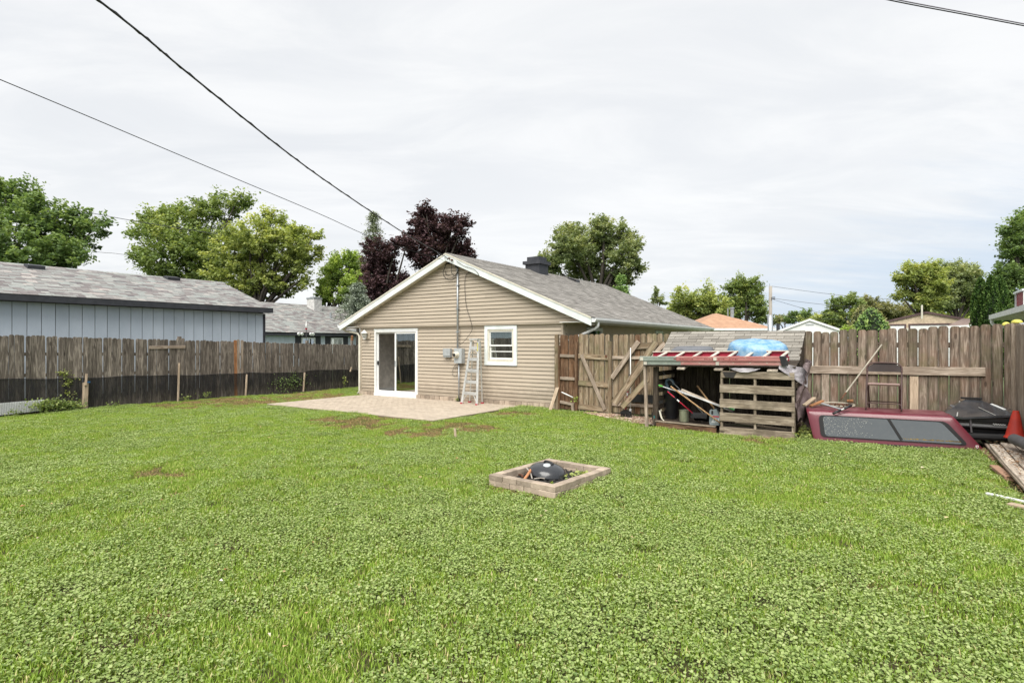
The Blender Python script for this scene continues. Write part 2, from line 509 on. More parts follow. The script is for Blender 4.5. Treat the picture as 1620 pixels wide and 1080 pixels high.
def plank(name, a, b, w, th, mat, parent=None, normal=None, warp=0.0, label=None):
    """One piece of timber as an object whose own z axis runs along it; alike pieces share mesh data."""
    a, b = Vector(a), Vector(b)
    L = (b - a).length
    key = (round(L, 3), round(w, 3), round(th, 3), mat.name)
    if key not in BEAMS:
        c = min(w, th) * 0.14
        x, y = w / 2, th / 2
        poly = [(-x + c, -y), (x - c, -y), (x, -y + c), (x, y - c), (x - c, y), (-x + c, y), (-x, y - c), (-x, -y + c)]
        BEAMS[key] = MB().extr(poly, L).mesh(name, mat)
    o = bpy.data.objects.new(name, BEAMS[key])
    link(o, parent, frame(a, b - a, normal))
    if label:
        o['label'] = label
    return o


def tubeo(name, pts, r, mat, parent=None, n=8, label=None):
    return MB().tube(pts, r, n).build(name, mat, parent, smooth=True, label=label)


def sphere_mb(c, r, n=12, m=8, sc=(1, 1, 1)):
    prof = [(max(1e-4, r * math.sin(math.pi * i / m)), -r * math.cos(math.pi * i / m)) for i in range(m + 1)]
    return MB().lathe(prof, n, Matrix.Translation(Vector(c)) @ Matrix.Diagonal((*sc, 1)))


def arrmesh(name, V, Fq, tones, mat, smooth=False):
    """Mesh from numpy arrays: V (n,3), Fq (m,k) faces of equal size, one tone per face."""
    me = bpy.data.meshes.new(name)
    m, k = Fq.shape
    me.vertices.add(len(V))
    me.vertices.foreach_set('co', V.astype(np.float32).ravel())
    me.loops.add(m * k)
    me.loops.foreach_set('vertex_index', Fq.astype(np.int32).ravel())
    me.polygons.add(m)
    me.polygons.foreach_set('loop_start', np.arange(0, m * k, k, dtype=np.int32))
    if smooth:
        me.polygons.foreach_set('use_smooth', np.ones(m, dtype=bool))
    a = me.attributes.new('tone', 'FLOAT', 'FACE')
    a.data.foreach_set('value', tones.astype(np.float32))
    me.materials.append(mat)
    me.update()
    me.validate()
    return me


def shingles(name, P0, ex, ey, L, W, mat, parent, row=0.143, tab=(0.16, 0.34), kind='stuff', lam=True, clip=None):
    """Overlapping shingle tabs over a slope: P0 is the eave corner, ex runs along the eave, ey up the slope."""
    P0, ex, ey = Vector(P0), Vector(ex).normalized(), Vector(ey).normalized()
    nz = ex.cross(ey)
    if nz.z < 0:
        nz = -nz
    V, Fc, T = [], [], []
    rows = int(W / row + 0.999)
    for j in range(rows):
        y0 = j * row
        y1 = min(y0 + row + 0.012, W)
        x = -rnd.uniform(0, tab[1])
        while x < L:
            w = rnd.uniform(*tab)
            a, b = max(0, x), min(L, x + w - 0.005)
            x += w
            if b - a < 0.02:
                continue
            if clip and not clip((a + b) / 2, y0):
                continue
            up = 0.013 if (lam and rnd.random() < 0.5) else 0.008
            dy = rnd.uniform(-0.003, 0.003)
            q = [P0 + ex * a + ey * (y0 + dy) + nz * up, P0 + ex * b + ey * (y0 + dy) + nz * up,
                 P0 + ex * b + ey * y1 + nz * 0.002, P0 + ex * a + ey * y1 + nz * 0.002,
                 P0 + ex * a + ey * (y0 + dy), P0 + ex * b + ey * (y0 + dy)]
            k = len(V)
            V += [tuple(p) for p in q]
            Fc += [(k, k + 1, k + 2, k + 3), (k + 4, k + 5, k + 1, k)]
            t = min(1, max(0, rnd.gauss(0.5, 0.24)))
            T += [t, t * 0.6]
    off = WM[parent.name].translation
    V = np.array(V) - np.array(off)
    me = arrmesh(name, V, np.array(Fc), np.array(T), mat)
    o = bpy.data.objects.new(name, me)
    link(o, parent, Matrix.Translation(off))
    o['kind'] = kind
    return o


def txt(s, M, size, mat, parent, ext=0.0006, label=None):
    cu = bpy.data.curves.new('lettering', 'FONT')
    cu.body = s
    cu.size = size
    cu.extrude = ext
    cu.materials.append(mat)
    o = bpy.data.objects.new('lettering', cu)
    link(o, parent, M)
    return o


M_SH_HOUSE = tonemat('house_shingles', [(0.175, 0.165, 0.15), (0.265, 0.25, 0.23), (0.36, 0.34, 0.315)], scale=60)
M_SH_GAR = tonemat('blended_grey_shingles', [(0.15, 0.14, 0.145), (0.25, 0.225, 0.22), (0.32, 0.345, 0.33), (0.44, 0.395, 0.37)], scale=60, amt=0.2)
M_SH_SHED = tonemat('weathered_shed_shingles', [(0.13, 0.12, 0.105), (0.22, 0.205, 0.18), (0.31, 0.29, 0.255)], scale=50, amt=0.3)
M_SH_ORANGE = tonemat('orange_brown_shingles', [(0.36, 0.20, 0.115), (0.46, 0.27, 0.16), (0.54, 0.33, 0.20)], scale=50)
M_ROOFBASE = pm('roofing_felt', (0.05, 0.048, 0.045), rough=0.95)
# ================================================================ GROUND
def hump(x, y):
    return (0.022 * math.sin(x * 0.9 + 1.3) * math.cos(y * 0.7) + 0.012 * math.sin(x * 2.3 + y * 1.9) - 0.012)


def soilmat():
    m, t = newmat('soil_and_thatch')
    v = nd(t, 'ShaderNodeTexCoord').outputs['Object']
    a, b = noise(t, v, 1.3, 5, 0.6), noise(t, v, 40, 4, 0.7)
    c = mixc(t, ramp(t, a, 0.4, 0.65), (0.075, 0.082, 0.03), (0.095, 0.07, 0.04))
    c = mixc(t, ramp(t, b, 0.35, 0.7), mixc(t, 0.5, c, (0.02, 0.02, 0.01)), c)
    bm = nd(t, 'ShaderNodeBump', {'Strength': 0.8, 'Distance': 0.02, 'Height': b})
    out(t, nd(t, 'ShaderNodeBsdfPrincipled', {'Base Color': c, 'Roughness': 0.95, 'Specular IOR Level': 0.1, 'Normal': bm.outputs[0]}).outputs[0])
    return m


def farmat():
    m, t = newmat('distant_turf')
    v = nd(t, 'ShaderNodeTexCoord').outputs['Object']
    c = mixc(t, ramp(t, noise(t, v, 0.3, 5, 0.6), 0.4, 0.65), (0.06, 0.09, 0.03), (0.09, 0.12, 0.04))
    out(t, nd(t, 'ShaderNodeBsdfPrincipled', {'Base Color': c, 'Roughness': 0.95}).outputs[0])
    return m


M_SOIL = soilmat()
g = MB().add([(-900, -900, -0.07), (900, -900, -0.07), (900, 900, -0.07), (-900, 900, -0.07)], [(0, 1, 2, 3)]).build('ground', farmat())
tag(g, 'flat turf running out beyond the fences to the horizon', kind='structure')
X0, X1, Y0, Y1 = -4.0, 18.0, -16.0, 6.0
nx, ny = 110, 110
lv, lf = [], []
for j in range(ny + 1):
    for i in range(nx + 1):
        x, y = X0 + (X1 - X0) * i / nx, Y0 + (Y1 - Y0) * j / ny
        lv.append((x, y, hump(x, y)))
for j in range(ny):
    for i in range(nx):
        k = j * (nx + 1) + i
        lf.append((k, k + 1, k + nx + 2, k + nx + 1))
lawn = MB().add(lv, lf).build('lawn', M_SOIL, smooth=True)
tag(lawn, 'brown soil and thatch of the yard under the grass', kind='structure')

# ---------------------------------------------------------------- house
HW, HL, BZ, PX, OV = 7.37, 10.2, 2.16, 3.765, 0.25       # width, length, belt height, ridge x, gable overhang
EX0, EX1, EZ, RZ = -0.72, 8.25, 2.27, 4.165
SL = (RZ - EZ) / (PX - EX0)
house = thing('house', (0, 0, 0), 'low beige lap-sided house with a white-edged gable, sliding door and small window', 'house')


def under(x, drop):
    return RZ - drop - SL * abs(x - PX)


# walls behind the siding, with real openings
DX0, DX1, DZ0, DZ1 = 0.66, 2.49, 0.03, 2.06
WX0, WX1, WZ0, WZ1 = 4.955, 6.0, 1.065, 2.125
SW = [(1.26, 2.20, 1.0, 2.08), (6.43, 7.20, 1.35, 2.08), (9.15, 9.75, 1.45, 2.08)]
w = MB()
for a, b in (((0, 0.03, 0), (DX0, 0.15, 2.7)), ((DX1, 0.03, 0), (WX0 + 0.09, 0.15, 2.7)), ((WX1 - 0.09, 0.03, 0), (HW, 0.15, 2.7)),
             ((DX0, 0.03, DZ1), (DX1, 0.15, 2.7)), ((WX0 + 0.09, 0.03, WZ1 - 0.09), (WX1 - 0.09, 0.15, 2.7)), ((WX0 + 0.09, 0.03, 0), (WX1 - 0.09, 0.15, WZ0 + 0.09)),
             ((DX0, 0.03, -0.1), (DX1, 0.15, DZ0))):
    w.box((a[0], a[1], a[2]), (b[0], b[1], min(b[2], BZ)))
w.box((0.0, 0.15, 0), (0.12, HL - 0.12, 2.3))
w.box((0.0, HL - 0.12, 0), (HW, HL, 2.3))
w.build('wall', M_BACKING, house)
gb = MB()
gb.extr([(-0.55, BZ), (HW + 0.72, BZ), (PX, under(PX, 0.17))], 0.10, Matrix(((1, 0, 0, 0), (0, 0, -1, 0.09), (0, 1, 0, 0), (0, 0, 0, 1))), h0=0)
gb.build('gable_wall', M_BACKING, house)

# lap siding, one course per object


def lap(x0, x1, z, h, y=0.0, x0t=None, x1t=None):
    """One course: bottom edge stands proud, an open slot over its top draws the shadow line."""
    x0t = x0 if x0t is None else x0t
    x1t = x1 if x1t is None else x1t
    y0, y1, y2 = y - 0.024, y - 0.004, y + 0.028
    z += 0.008  # slot left onto dark backing imitates the shadow under each course
    h -= 0.008
    vs = [(x0, y0, z + 0.003), (x1, y0, z + 0.003), (x1t, y1, z + h), (x0t, y1, z + h), (x0, y2, z + 0.003), (x1, y2, z + 0.003), (x1t, y2, z + h), (x0t, y2, z + h),
          (x0, y0 + 0.004, z + 0.001), (x1, y0 + 0.004, z + 0.001)]
    return MB().add(vs, [(0, 1, 2, 3), (8, 9, 1, 0), (4, 5, 9, 8), (7, 6, 5, 4), (3, 2, 6, 7), (0, 3, 7, 4, 8), (1, 9, 5, 6, 2)])


EXPO = 0.1012
z = BZ - EXPO
while z > 0.10:
    zt = z + EXPO
    segs = [(0.055, DX0), (DX1, HW - 0.055)]
    if zt > DZ1 + 0.03:
        segs = [(0.055, HW - 0.055)]
    fin = []
    for a, b in segs:
        if z < WZ1 - 0.01 and zt > WZ0 + 0.01 and a < WX0 < b:
            fin += [(a, WX0), (WX1, b)]
        else:
            fin.append((a, b))
    cut = []
    for a, b in fin:
        if b - a > 2.2:
            q = rnd.uniform(a + 0.5, b - 0.5)
            cut += [(a, q + 0.001), (q + 0.001, b)]
        else:
            cut.append((a, b))
    for a, b in cut:
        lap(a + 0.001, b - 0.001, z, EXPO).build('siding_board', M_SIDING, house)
    z -= EXPO
zlow = z + EXPO
MB().box((0.055, -0.024, BZ - 0.006), (HW - 0.055, 0.03, BZ)).build('belt_shadow_strip', M_DARKTRIM, house)  # dark strip drawn in for the shadow line below the gable
z = BZ + 0.004
GY = -0.055
while z < RZ - 0.35:
    zt = z + EXPO
    hw0 = (under(PX, 0.165) - z) / SL
    hw1 = (under(PX, 0.165) - zt) / SL
    a0, b0 = max(PX - hw0, -0.48), min(PX + hw0, HW + 0.66)
    a1, b1 = max(PX - hw1, -0.48), min(PX + hw1, HW + 0.66)
    if b1 - a1 > 0.03:
        if b1 - a1 > 2.2:
            q = rnd.uniform(a1 + 0.5, b1 - 0.5)
            lap(a0, q, z, EXPO, GY, a1, q).build('siding_board', M_SIDING, house)
            lap(q + 0.002, b0, z, EXPO, GY, q + 0.002, b1).build('siding_board', M_SIDING, house)
        else:
            lap(a0, b0, z, EXPO, GY, a1, b1).build('siding_board', M_SIDING, house)
    z = zt
MB().box((-0.48, GY - 0.021, BZ - 0.022), (HW + 0.66, 0.028, BZ + 0.003)).build('belt_trim', M_SIDING, house)
for x in (0.0, HW - 0.055):
    MB().box((x, -0.028, 0.12), (x + 0.055, 0.03, BZ - 0.024)).box((x if x else x - 0.004, 0.03, 0.12), (x + 0.012 if not x else x + 0.062, 0.10, BZ - 0.024)).build('corner_post', M_SIDING, house)

# east side wall in wider boards with its small windows
sidew = MB()
yy = 0.10
for (a, b, z0, z1) in SW + [(HL, HL, 0, 0)]:
    sidew.box((HW - 0.14, yy, 0), (HW - 0.02, a, 2.3))
    if a < HL:
        sidew.box((HW - 0.14, a, 0), (HW - 0.02, b, z0))
        sidew.box((HW - 0.14, a, z1), (HW - 0.02, b, 2.3))
    yy = b
sidew.build('side_wall', M_BACKING, house)
zz_ = 0.1
while zz_ < 2.2:
    yy = 0.10
    for (a, b, z0, z1) in SW + [(HL, HL, 0, 0)]:
        hit = a < HL and zz_ + 0.2 > z0 and zz_ < z1
        if not hit and a < HL:
            continue
        if a - yy > 0.05:
            MB().add([(HW + 0.012, yy, zz_), (HW + 0.012, a, zz_), (HW - 0.002, a, min(2.3, zz_ + 0.2)), (HW - 0.002, yy, min(2.3, zz_ + 0.2)),
                      (HW - 0.02, yy, zz_), (HW - 0.02, a, zz_), (HW - 0.02, a, min(2.3, zz_ + 0.2)), (HW - 0.02, yy, min(2.3, zz_ + 0.2))],
                     [(0, 1, 2, 3), (4, 7, 6, 5), (0, 4, 5, 1), (3, 2, 6, 7), (0, 3, 7, 4), (1, 5, 6, 2)]).build('siding_board', M_SIDE2, house)
        if hit:
            yy = b
    zz_ += 0.2
for (a, b, z0, z1) in SW:
    fr = MB()
    t_ = 0.09
    for q in (((HW - 0.02, a, z0), (HW + 0.03, a + t_, z1)), ((HW - 0.02, b - t_, z0), (HW + 0.03, b, z1)), ((HW - 0.02, a + t_, z1 - t_), (HW + 0.03, b - t_, z1)), ((HW - 0.02, a + t_, z0), (HW + 0.03, b - t_, z0 + t_))):
        fr.box(*q)
    f_ = fr.build('window', M_TRIM, house)
    MB().box((HW - 0.01, a + t_, z0 + t_), (HW - 0.004, b - t_, z1 - t_)).build('pane', M_GLASS, f_)
    MB().box((HW - 0.06, a + t_, z0 + t_), (HW - 0.05, b - t_, z1 - t_)).build('blind', M_WHITE, f_)

# roof slabs, shingles, fascia, soffit, gutters
YF, YB = -OV, 10.25
cosr = math.cos(math.atan(SL))
roof = MB()
th = 0.045
for s in (-1, 1):
    xe = EX0 if s < 0 else EX1
    poly = [(xe, YF), (PX, YF), (PX, YB), (xe, YB)]
    vs = [(x, y, under(x, 0.0)) for x, y in poly] + [(x, y, under(x, th)) for x, y in poly]
    roof.add(vs, [(0, 1, 2, 3), (7, 6, 5, 4), (0, 4, 5, 1), (1, 5, 6, 2), (2, 6, 7, 3), (3, 7, 4, 0)])
roofo = roof.build('roof', M_ROOFBASE, house)
SLEN = (PX - EX0) / cosr
ta = math.atan(SL)
shingles('shingles', (EX1 + 0.02, YF - 0.015, under(EX1 + 0.02, -0.002)), (0, 1, 0), (-math.cos(ta), 0, math.sin(ta)), YB - YF + 0.03, SLEN + 0.02, M_SH_HOUSE, roofo)
shingles('shingles', (EX0 - 0.02, YF - 0.015, under(EX0 - 0.02, -0.002)), (0, 1, 0), (math.cos(ta), 0, math.sin(ta)), YB - YF + 0.03, SLEN + 0.02, M_SH_HOUSE, roofo)
rc = MB()
y = YF - 0.01
while y < YB:
    rc.add([(PX - 0.13, y, under(PX - 0.13, -0.016)), (PX, y, RZ + 0.022), (PX + 0.13, y, under(PX + 0.13, -0.016)),
            (PX - 0.13, y + 0.17, under(PX - 0.13, -0.010)), (PX, y + 0.17, RZ + 0.014), (PX + 0.13, y + 0.17, under(PX + 0.13, -0.010))],
           [(0, 1, 4, 3), (1, 2, 5, 4)], tone=rnd.uniform(0.3, 0.7))
    y += 0.145
rc.build('ridge_cap', M_SH_HOUSE, roofo, kind='stuff')
# rake boards: white face with a slim cream drip edge above
for s in (-1, 1):
    xe = EX0 - 0.0 if s < 0 else EX1
    for nm, d0, d1, ya, yb, mt in (('rake_board', 0.035, 0.205, YF - 0.022, YF, M_TRIM), ('drip_edge', -0.004, 0.034, YF - 0.034, YF, M_CREAM)):
        vs = []
        for yv in (ya, yb):
            for x, d in ((xe, d0), (PX, d0), (PX, d1), (xe, d1)):
                vs.append((x, yv, under(x, d)))
        MB().add(vs, [(3, 2, 1, 0), (4, 5, 6, 7), (0, 1, 5, 4), (2, 3, 7, 6), (1, 2, 6, 5), (0, 4, 7, 3)]).build(nm, mt, house)
    # sloping soffit behind the rake board
    vs = []
    for d in (0.165, 0.18):
        for x, yv in ((xe, YF + 0.001), (PX, YF + 0.001), (PX, GY), (xe, GY)):
            vs.append((x, yv, under(x, d)))
    MB().add(vs, [(0, 1, 2, 3), (7, 6, 5, 4), (0, 4, 5, 1), (2, 6, 7, 3), (0, 3, 7, 4)]).build('rake_soffit', M_CREAM, house)
for s, xe, xw in ((-1, EX0, 0.0), (1, EX1, HW)):
    MB().box((xw + 0.005 * s, YF + 0.02, BZ - 0.0), (xe - s * 0.02, YB, BZ + 0.012)).build('soffit', M_WHITE, house)
    MB().box((xe - s * 0.02, YF, BZ - 0.005), (xe, YB, under(xe, th) - 0.002)).build('fascia', M_TRIM, house)
    g_ = MB()
    xg = xe + s * 0.004
    prof = [(0, 0), (0.075, 0.0), (0.115, 0.055), (0.115, 0.105), (0.105, 0.105), (0.105, 0.06), (0.07, 0.010), (0.008, 0.010), (0.008, 0.10), (0, 0.10)]
    poly = [(xg + s * p[0], BZ + p[1] - 0.01) for p in prof]
    g_.extr(poly, YB - YF, Matrix(((1, 0, 0, 0), (0, 0, -1, YB), (0, 1, 0, 0), (0, 0, 0, 1))))
    g_.build('gutter', M_WHITE, house)
tubeo('downspout', [(EX1 + 0.05, 0.0, 2.16), (EX1 + 0.05, 0.0, 2.06), (EX1 - 0.02, -0.01, 2.0), (7.50, -0.03, 1.70), (7.43, -0.01, 1.6), (7.43, 0.02, 0.1)], 0.036, M_WHITE, house, 8)
tubeo('downspout', [(EX0 - 0.05, -0.06, 2.16), (EX0 - 0.05, -0.06, 2.10), (EX0 + 0.04, -0.05, 2.05), (-0.12, -0.03, 1.97), (-0.055, -0.02, 1.88), (-0.055, -0.01, 0.12), (-0.10, -0.05, 0.04)], 0.034, M_CREAM, house, 8)

# brick skirt along the wall foot
x = -0.02
while x < HW:
    wd = rnd.uniform(0.165, 0.19)
    if not (DX0 - 0.05 < x + wd / 2 < DX1 + 0.05):
        hh = zlow + 0.004 - rnd.uniform(0, 0.006) + (0.0 if x < 6.1 else 0.0)
        yo = rnd.uniform(-0.015, 0.0) - 0.045
        MB().beam((x + wd / 2, yo + 0.02, -0.05), (x + wd / 2, yo + 0.02, hh), wd - 0.008, 0.09, (0, -1, 0)).build('brick', M_BRICK, house)
    x += wd

# sliding door
dr = thing_door = MB()
yo = -0.045
dr.box((DX0 + 0.001, yo, 0.13), (DX0 + 0.060, 0.10, DZ1)).box((DX1 - 0.060, yo, 0.13), (DX1 - 0.001, 0.10, DZ1)).box((DX0 + 0.060, yo, DZ1 - 0.06), (DX1 - 0.060, 0.10, DZ1))
dr.box((DX0 - 0.01, yo - 0.035, 0.015), (DX1 + 0.01, 0.10, 0.13))
door = dr.build('sliding_door', M_WHITE, house)
MB().box((DX0 - 0.012, yo - 0.012, DZ1 + 0.001), (DX1 + 0.012, 0.03, DZ1 + 0.028)).build('door_head', M_TRIM, door)


def sash(x0, x1, z0, z1, y0, y1, t_, name, mat, parent):
    m_ = MB().box((x0, y0, z0), (x0 + t_, y1, z1)).box((x1 - t_, y0, z0), (x1, y1, z1)).box((x0 + t_, y0, z1 - t_), (x1 - t_, y1, z1)).box((x0 + t_, y0, z0), (x1 - t_, y1, z0 + t_ * 1.3))
    return m_.build(name, mat, parent)


mid = (DX0 + DX1) / 2 - 0.02
sash(DX0 + 0.063, mid + 0.02, 0.135, DZ1 - 0.063, 0.03, 0.06, 0.045, 'screen_panel', M_WHITE, door)
sash(mid - 0.03, DX1 - 0.063, 0.135, DZ1 - 0.063, -0.02, 0.015, 0.055, 'door_panel', M_WHITE, door)
MB().box((mid + 0.025, -0.008, 0.207), (DX1 - 0.118, -0.001, DZ1 - 0.118)).build('door_glass', M_DGLASS, door)
MB().box((DX0 + 0.108, 0.043, 0.194), (mid - 0.026, 0.046, DZ1 - 0.108)).build('insect_screen', M_SCREEN, door)
MB().box((DX0 + 0.085, -0.005, 0.98), (DX0 + 0.125, 0.028, 1.10)).build('door_handle', M_BLACK, door)
MB().box((mid - 0.012, -0.045, 0.95), (mid + 0.012, -0.02, 1.12)).build('door_handle', M_GALV, door)
# room behind
room = MB()
room.box((0.3, 0.16, 0.06), (7.2, 5.4, 0.10)).build('floor_boards', M_FLOOR, house)
MB().box((0.3, 5.3, 0.1), (7.2, 5.4, 2.4)).box((0.3, 0.16, 0.1), (0.36, 5.3, 2.4)).box((0.3, 0.16, 2.4), (7.2, 5.4, 2.44)).build('interior_wall', M_INT, house)
MB().box((0.361, 0.2, 0.101), (0.375, 5.2, 0.2)).build('skirting', M_WHITE, house)

# small kitchen window, half open
t_ = 0.10
wf = MB().box((WX0, -0.05, WZ0), (WX0 + t_, 0.03, WZ1)).box((WX1 - t_, -0.05, WZ0), (WX1, 0.03, WZ1)).box((WX0 + t_, -0.05, WZ1 - t_), (WX1 - t_, 0.03, WZ1)).box((WX0 + t_, -0.05, WZ0), (WX1 - t_, 0.03, WZ0 + t_))
win = wf.build('window', M_TRIM, house)
x0, x1, z0, z1 = WX0 + t_ + 0.002, WX1 - t_ - 0.002, WZ0 + t_ + 0.002, WZ1 - t_ - 0.002
sash(x0, x1, z0, z1, -0.035, 0.05, 0.045, 'window_frame', M_CREAM, win)
zm = (z0 + z1) / 2
sash(x0 + 0.045, x1 - 0.045, zm - 0.02, z1 - 0.047, -0.015, 0.012, 0.03, 'upper_sash', M_WHITE, win)
sash(x0 + 0.045, x1 - 0.045, z0 + 0.06, zm + 0.02, 0.016, 0.04, 0.03, 'lower_sash', M_WHITE, win)
MB().box((x0 + 0.05, 0.018, (z0 + zm) / 2 + 0.04), (x1 - 0.05, 0.038, (z0 + zm) / 2 + 0.065)).box((x0 + 0.05, 0.018, (z1 + zm) / 2 + 0.06), (x1 - 0.05, 0.038, (z1 + zm) / 2 + 0.085)).build('sash_rail', M_WHITE, win)
MB().box((x0 + 0.075, -0.004, zm + 0.01), (x1 - 0.075, 0.0, z1 - 0.08)).build('pane', M_DGLASS, win)
MB().box((x0 + 0.075, 0.028, z0 + 0.1), (x1 - 0.075, 0.031, zm - 0.01)).build('pane', M_DGLASS, win)
for q in (0.28, 0.68):
    xq = x0 + (x1 - x0) * q
    MB().box((xq - 0.03, 0.0, (z1 + zm) / 2 + 0.087), (xq + 0.03, 0.03, (z1 + zm) / 2 + 0.115)).build('sash_latch', M_WHITE, win)

# chimney, roof vent
ch = MB().box((PX - 0.28 + 0.1, 4.15, RZ - 0.35), (PX + 0.38, 4.75, 4.36)).box((PX - 0.25, 4.08, 4.36), (PX + 0.45, 4.82, 4.47)).box((PX - 0.14, 4.19, 4.47), (PX + 0.34, 4.71, 4.62))
ch.build('chimney', M_DARKTRIM, house)
p_ = at(881, 442, 22.0)
yv = 6.4
MB().extr([(PX + 0.25, under(PX + 0.25, -0.01)), (PX + 0.62, under(PX + 0.62, -0.01)), (PX + 0.60, under(PX + 0.60, -0.10)), (PX + 0.27, under(PX + 0.27, -0.06))], 0.3, Matrix(((1, 0, 0, 0), (0, 0, -1, yv + 0.3), (0, 1, 0, 0), (0, 0, 0, 1)))).build('roof_vent', M_BLACK, house)

# service equipment on the gable
svc = 4.07
cond = tubeo('service_conduit', [(svc, -0.11, 1.52), (svc, -0.11, 3.79)], 0.026, M_GALV, house, 10)
sphere_mb((svc - 0.01, -0.13, 3.80), 0.055, 10, 6, (1, 1.1, 0.8)).build('weather_head', M_BLACK, cond, smooth=True)
for zc in (1.95, 2.6, 3.25):
    MB().box((svc - 0.045, -0.14, zc), (svc + 0.045, -0.07, zc + 0.03)).build('pipe_strap', M_GALV, cond)
mb_ = MB().box((3.99, -0.17, 1.10), (4.26, -0.03, 1.51)).build('meter_box', M_METERBOX, house)
MB().lathe([(0.09, 0), (0.09, 0.02), (0.078, 0.025), (0.075, 0.09), (0.055, 0.115), (0.0005, 0.12)], 18, frame((4.09, -0.17, 1.33), (0, -1, 0), (0, 0, 1))).build('electric_meter', M_CREAM, mb_, smooth='auto')
MB().lathe([(0.045, 0), (0.045, 0.01), (0.0005, 0.012)], 14, frame((4.09, -0.287, 1.33), (0, -1, 0), (0, 0, 1))).build('meter_dial', M_CHARCOAL, mb_)
tubeo('lower_conduit', [(4.10, -0.09, 1.10), (4.10, -0.09, 0.06)], 0.02, M_GALV, house)
MB().box((4.05, -0.14, 0.03), (4.15, -0.05, 0.12)).build('conduit_foot', M_BLACK, house)
tb = MB().box((3.55, -0.11, 1.26), (3.80, -0.03, 1.50)).build('telephone_box', M_METERBOX, house)
MB().box((3.545, -0.125, 1.30), (3.805, -0.11, 1.505)).build('box_cover', M_METERBOX, tb)
pts = []
for i in range(26):
    a = i / 25 * 2 * math.pi * 1.1 - 0.6
    pts.append((3.94 + 0.10 * math.sin(a), -0.06 - 0.02 * math.cos(3 * a), 0.86 + 0.145 * math.cos(a)))
tubeo('coiled_cable', [(4.02, -0.08, 1.10)] + pts, 0.005, M_CABLE, house, 5)


def smooth(pts, k=6):
    pts = [Vector(p) for p in pts]
    o = []
    n = len(pts)
    for i in range(n - 1):
        p0, p1, p2, p3 = pts[max(i - 1, 0)], pts[i], pts[i + 1], pts[min(i + 2, n - 1)]
        for j in range(k):
            t = j / k
            o.append(0.5 * ((2 * p1) + (-p0 + p2) * t + (2 * p0 - 5 * p1 + 4 * p2 - p3) * t * t + (-p0 + 3 * p1 - 3 * p2 + p3) * t ** 3))
    o.append(pts[-1])
    return o


def wallpts(lst, y=-0.10):
    return [ony(a, b, y) for a, b in lst]


tubeo('gable_cable', smooth([ony(722, 413, -0.29), ony(735, 421, -0.29), ony(750, 426, -0.29), ony(757, 435, -0.28)] + wallpts([(742, 431), (736, 440), (735.5, 460), (738, 485), (744, 505), (747, 520), (742, 530), (734, 540), (727, 545)])), 0.006, M_CABLE, house, 6)
tubeo('drip_loop', smooth([ony(703, 405, -0.30), ony(708, 409, -0.29), ony(706, 416, -0.2)] + wallpts([(703, 425), (701, 432), (704, 439), (711, 443), (718, 441), (722, 435), (724, 428)], -0.16)), 0.009, M_CABLE, house, 6)
tubeo('drip_loop', smooth([ony(714, 413, -0.29)] + wallpts([(714.5, 422), (714, 430), (717, 435), (720, 436), (725, 427)], -0.15)), 0.008, M_CABLE, house, 6)
tubeo('drip_loop', smooth(wallpts([(704, 428), (706, 434), (712, 437), (719, 437), (724, 430)], -0.14)), 0.008, M_CABLE, house, 6)
for q in ((711.5, 409.0), (716, 411.5)):
    p = ony(q[0], q[1], -0.29)
    MB().lathe([(0.012, 0), (0.028, 0.01), (0.018, 0.03), (0.028, 0.05), (0.012, 0.06)], 10, frame(p, (0, -1, 0), (0, 0, 1))).build('insulator', M_RUST, house, smooth=True)

# wall lantern by the sliding door
lx, lz = 0.27, 1.93
MB().box((lx - 0.02, -0.05, lz - 0.14), (lx + 0.19, -0.022, lz + 0.06)).build('lantern_plate', M_SIDING, house)
lan = MB().lathe([(0.0005, 0.16), (0.02, 0.15), (0.035, 0.13), (0.10, 0.075), (0.105, 0.06), (0.09, 0.055)][::-1], 8, Matrix.Translation((lx + 0.05, -0.15, lz - 0.02))).build('wall_lantern', M_WHITE, house)
MB().lathe([(0.03, -0.10), (0.085, 0.05)], 8, Matrix.Translation((lx + 0.05, -0.15, lz - 0.02))).build('lantern_glass', M_LAMPGL, lan)
lb = MB()
for k in range(8):
    a = math.pi / 4 * k
    lb.tube([(lx + 0.05 + 0.033 * math.cos(a), -0.15 + 0.033 * math.sin(a), lz - 0.12), (lx + 0.05 + 0.088 * math.cos(a), -0.15 + 0.088 * math.sin(a), lz + 0.035)], 0.005, 5)
lb.tube([(lx + 0.05, -0.15, lz - 0.15), (lx + 0.05, -0.15, lz - 0.11)], 0.028, 8).tube([(lx + 0.05, -0.05, lz - 0.04), (lx + 0.05, -0.09, lz - 0.14), (lx + 0.05, -0.15, lz - 0.15)], 0.01, 6)
lb.build('lantern_cage', M_WHITE, lan)

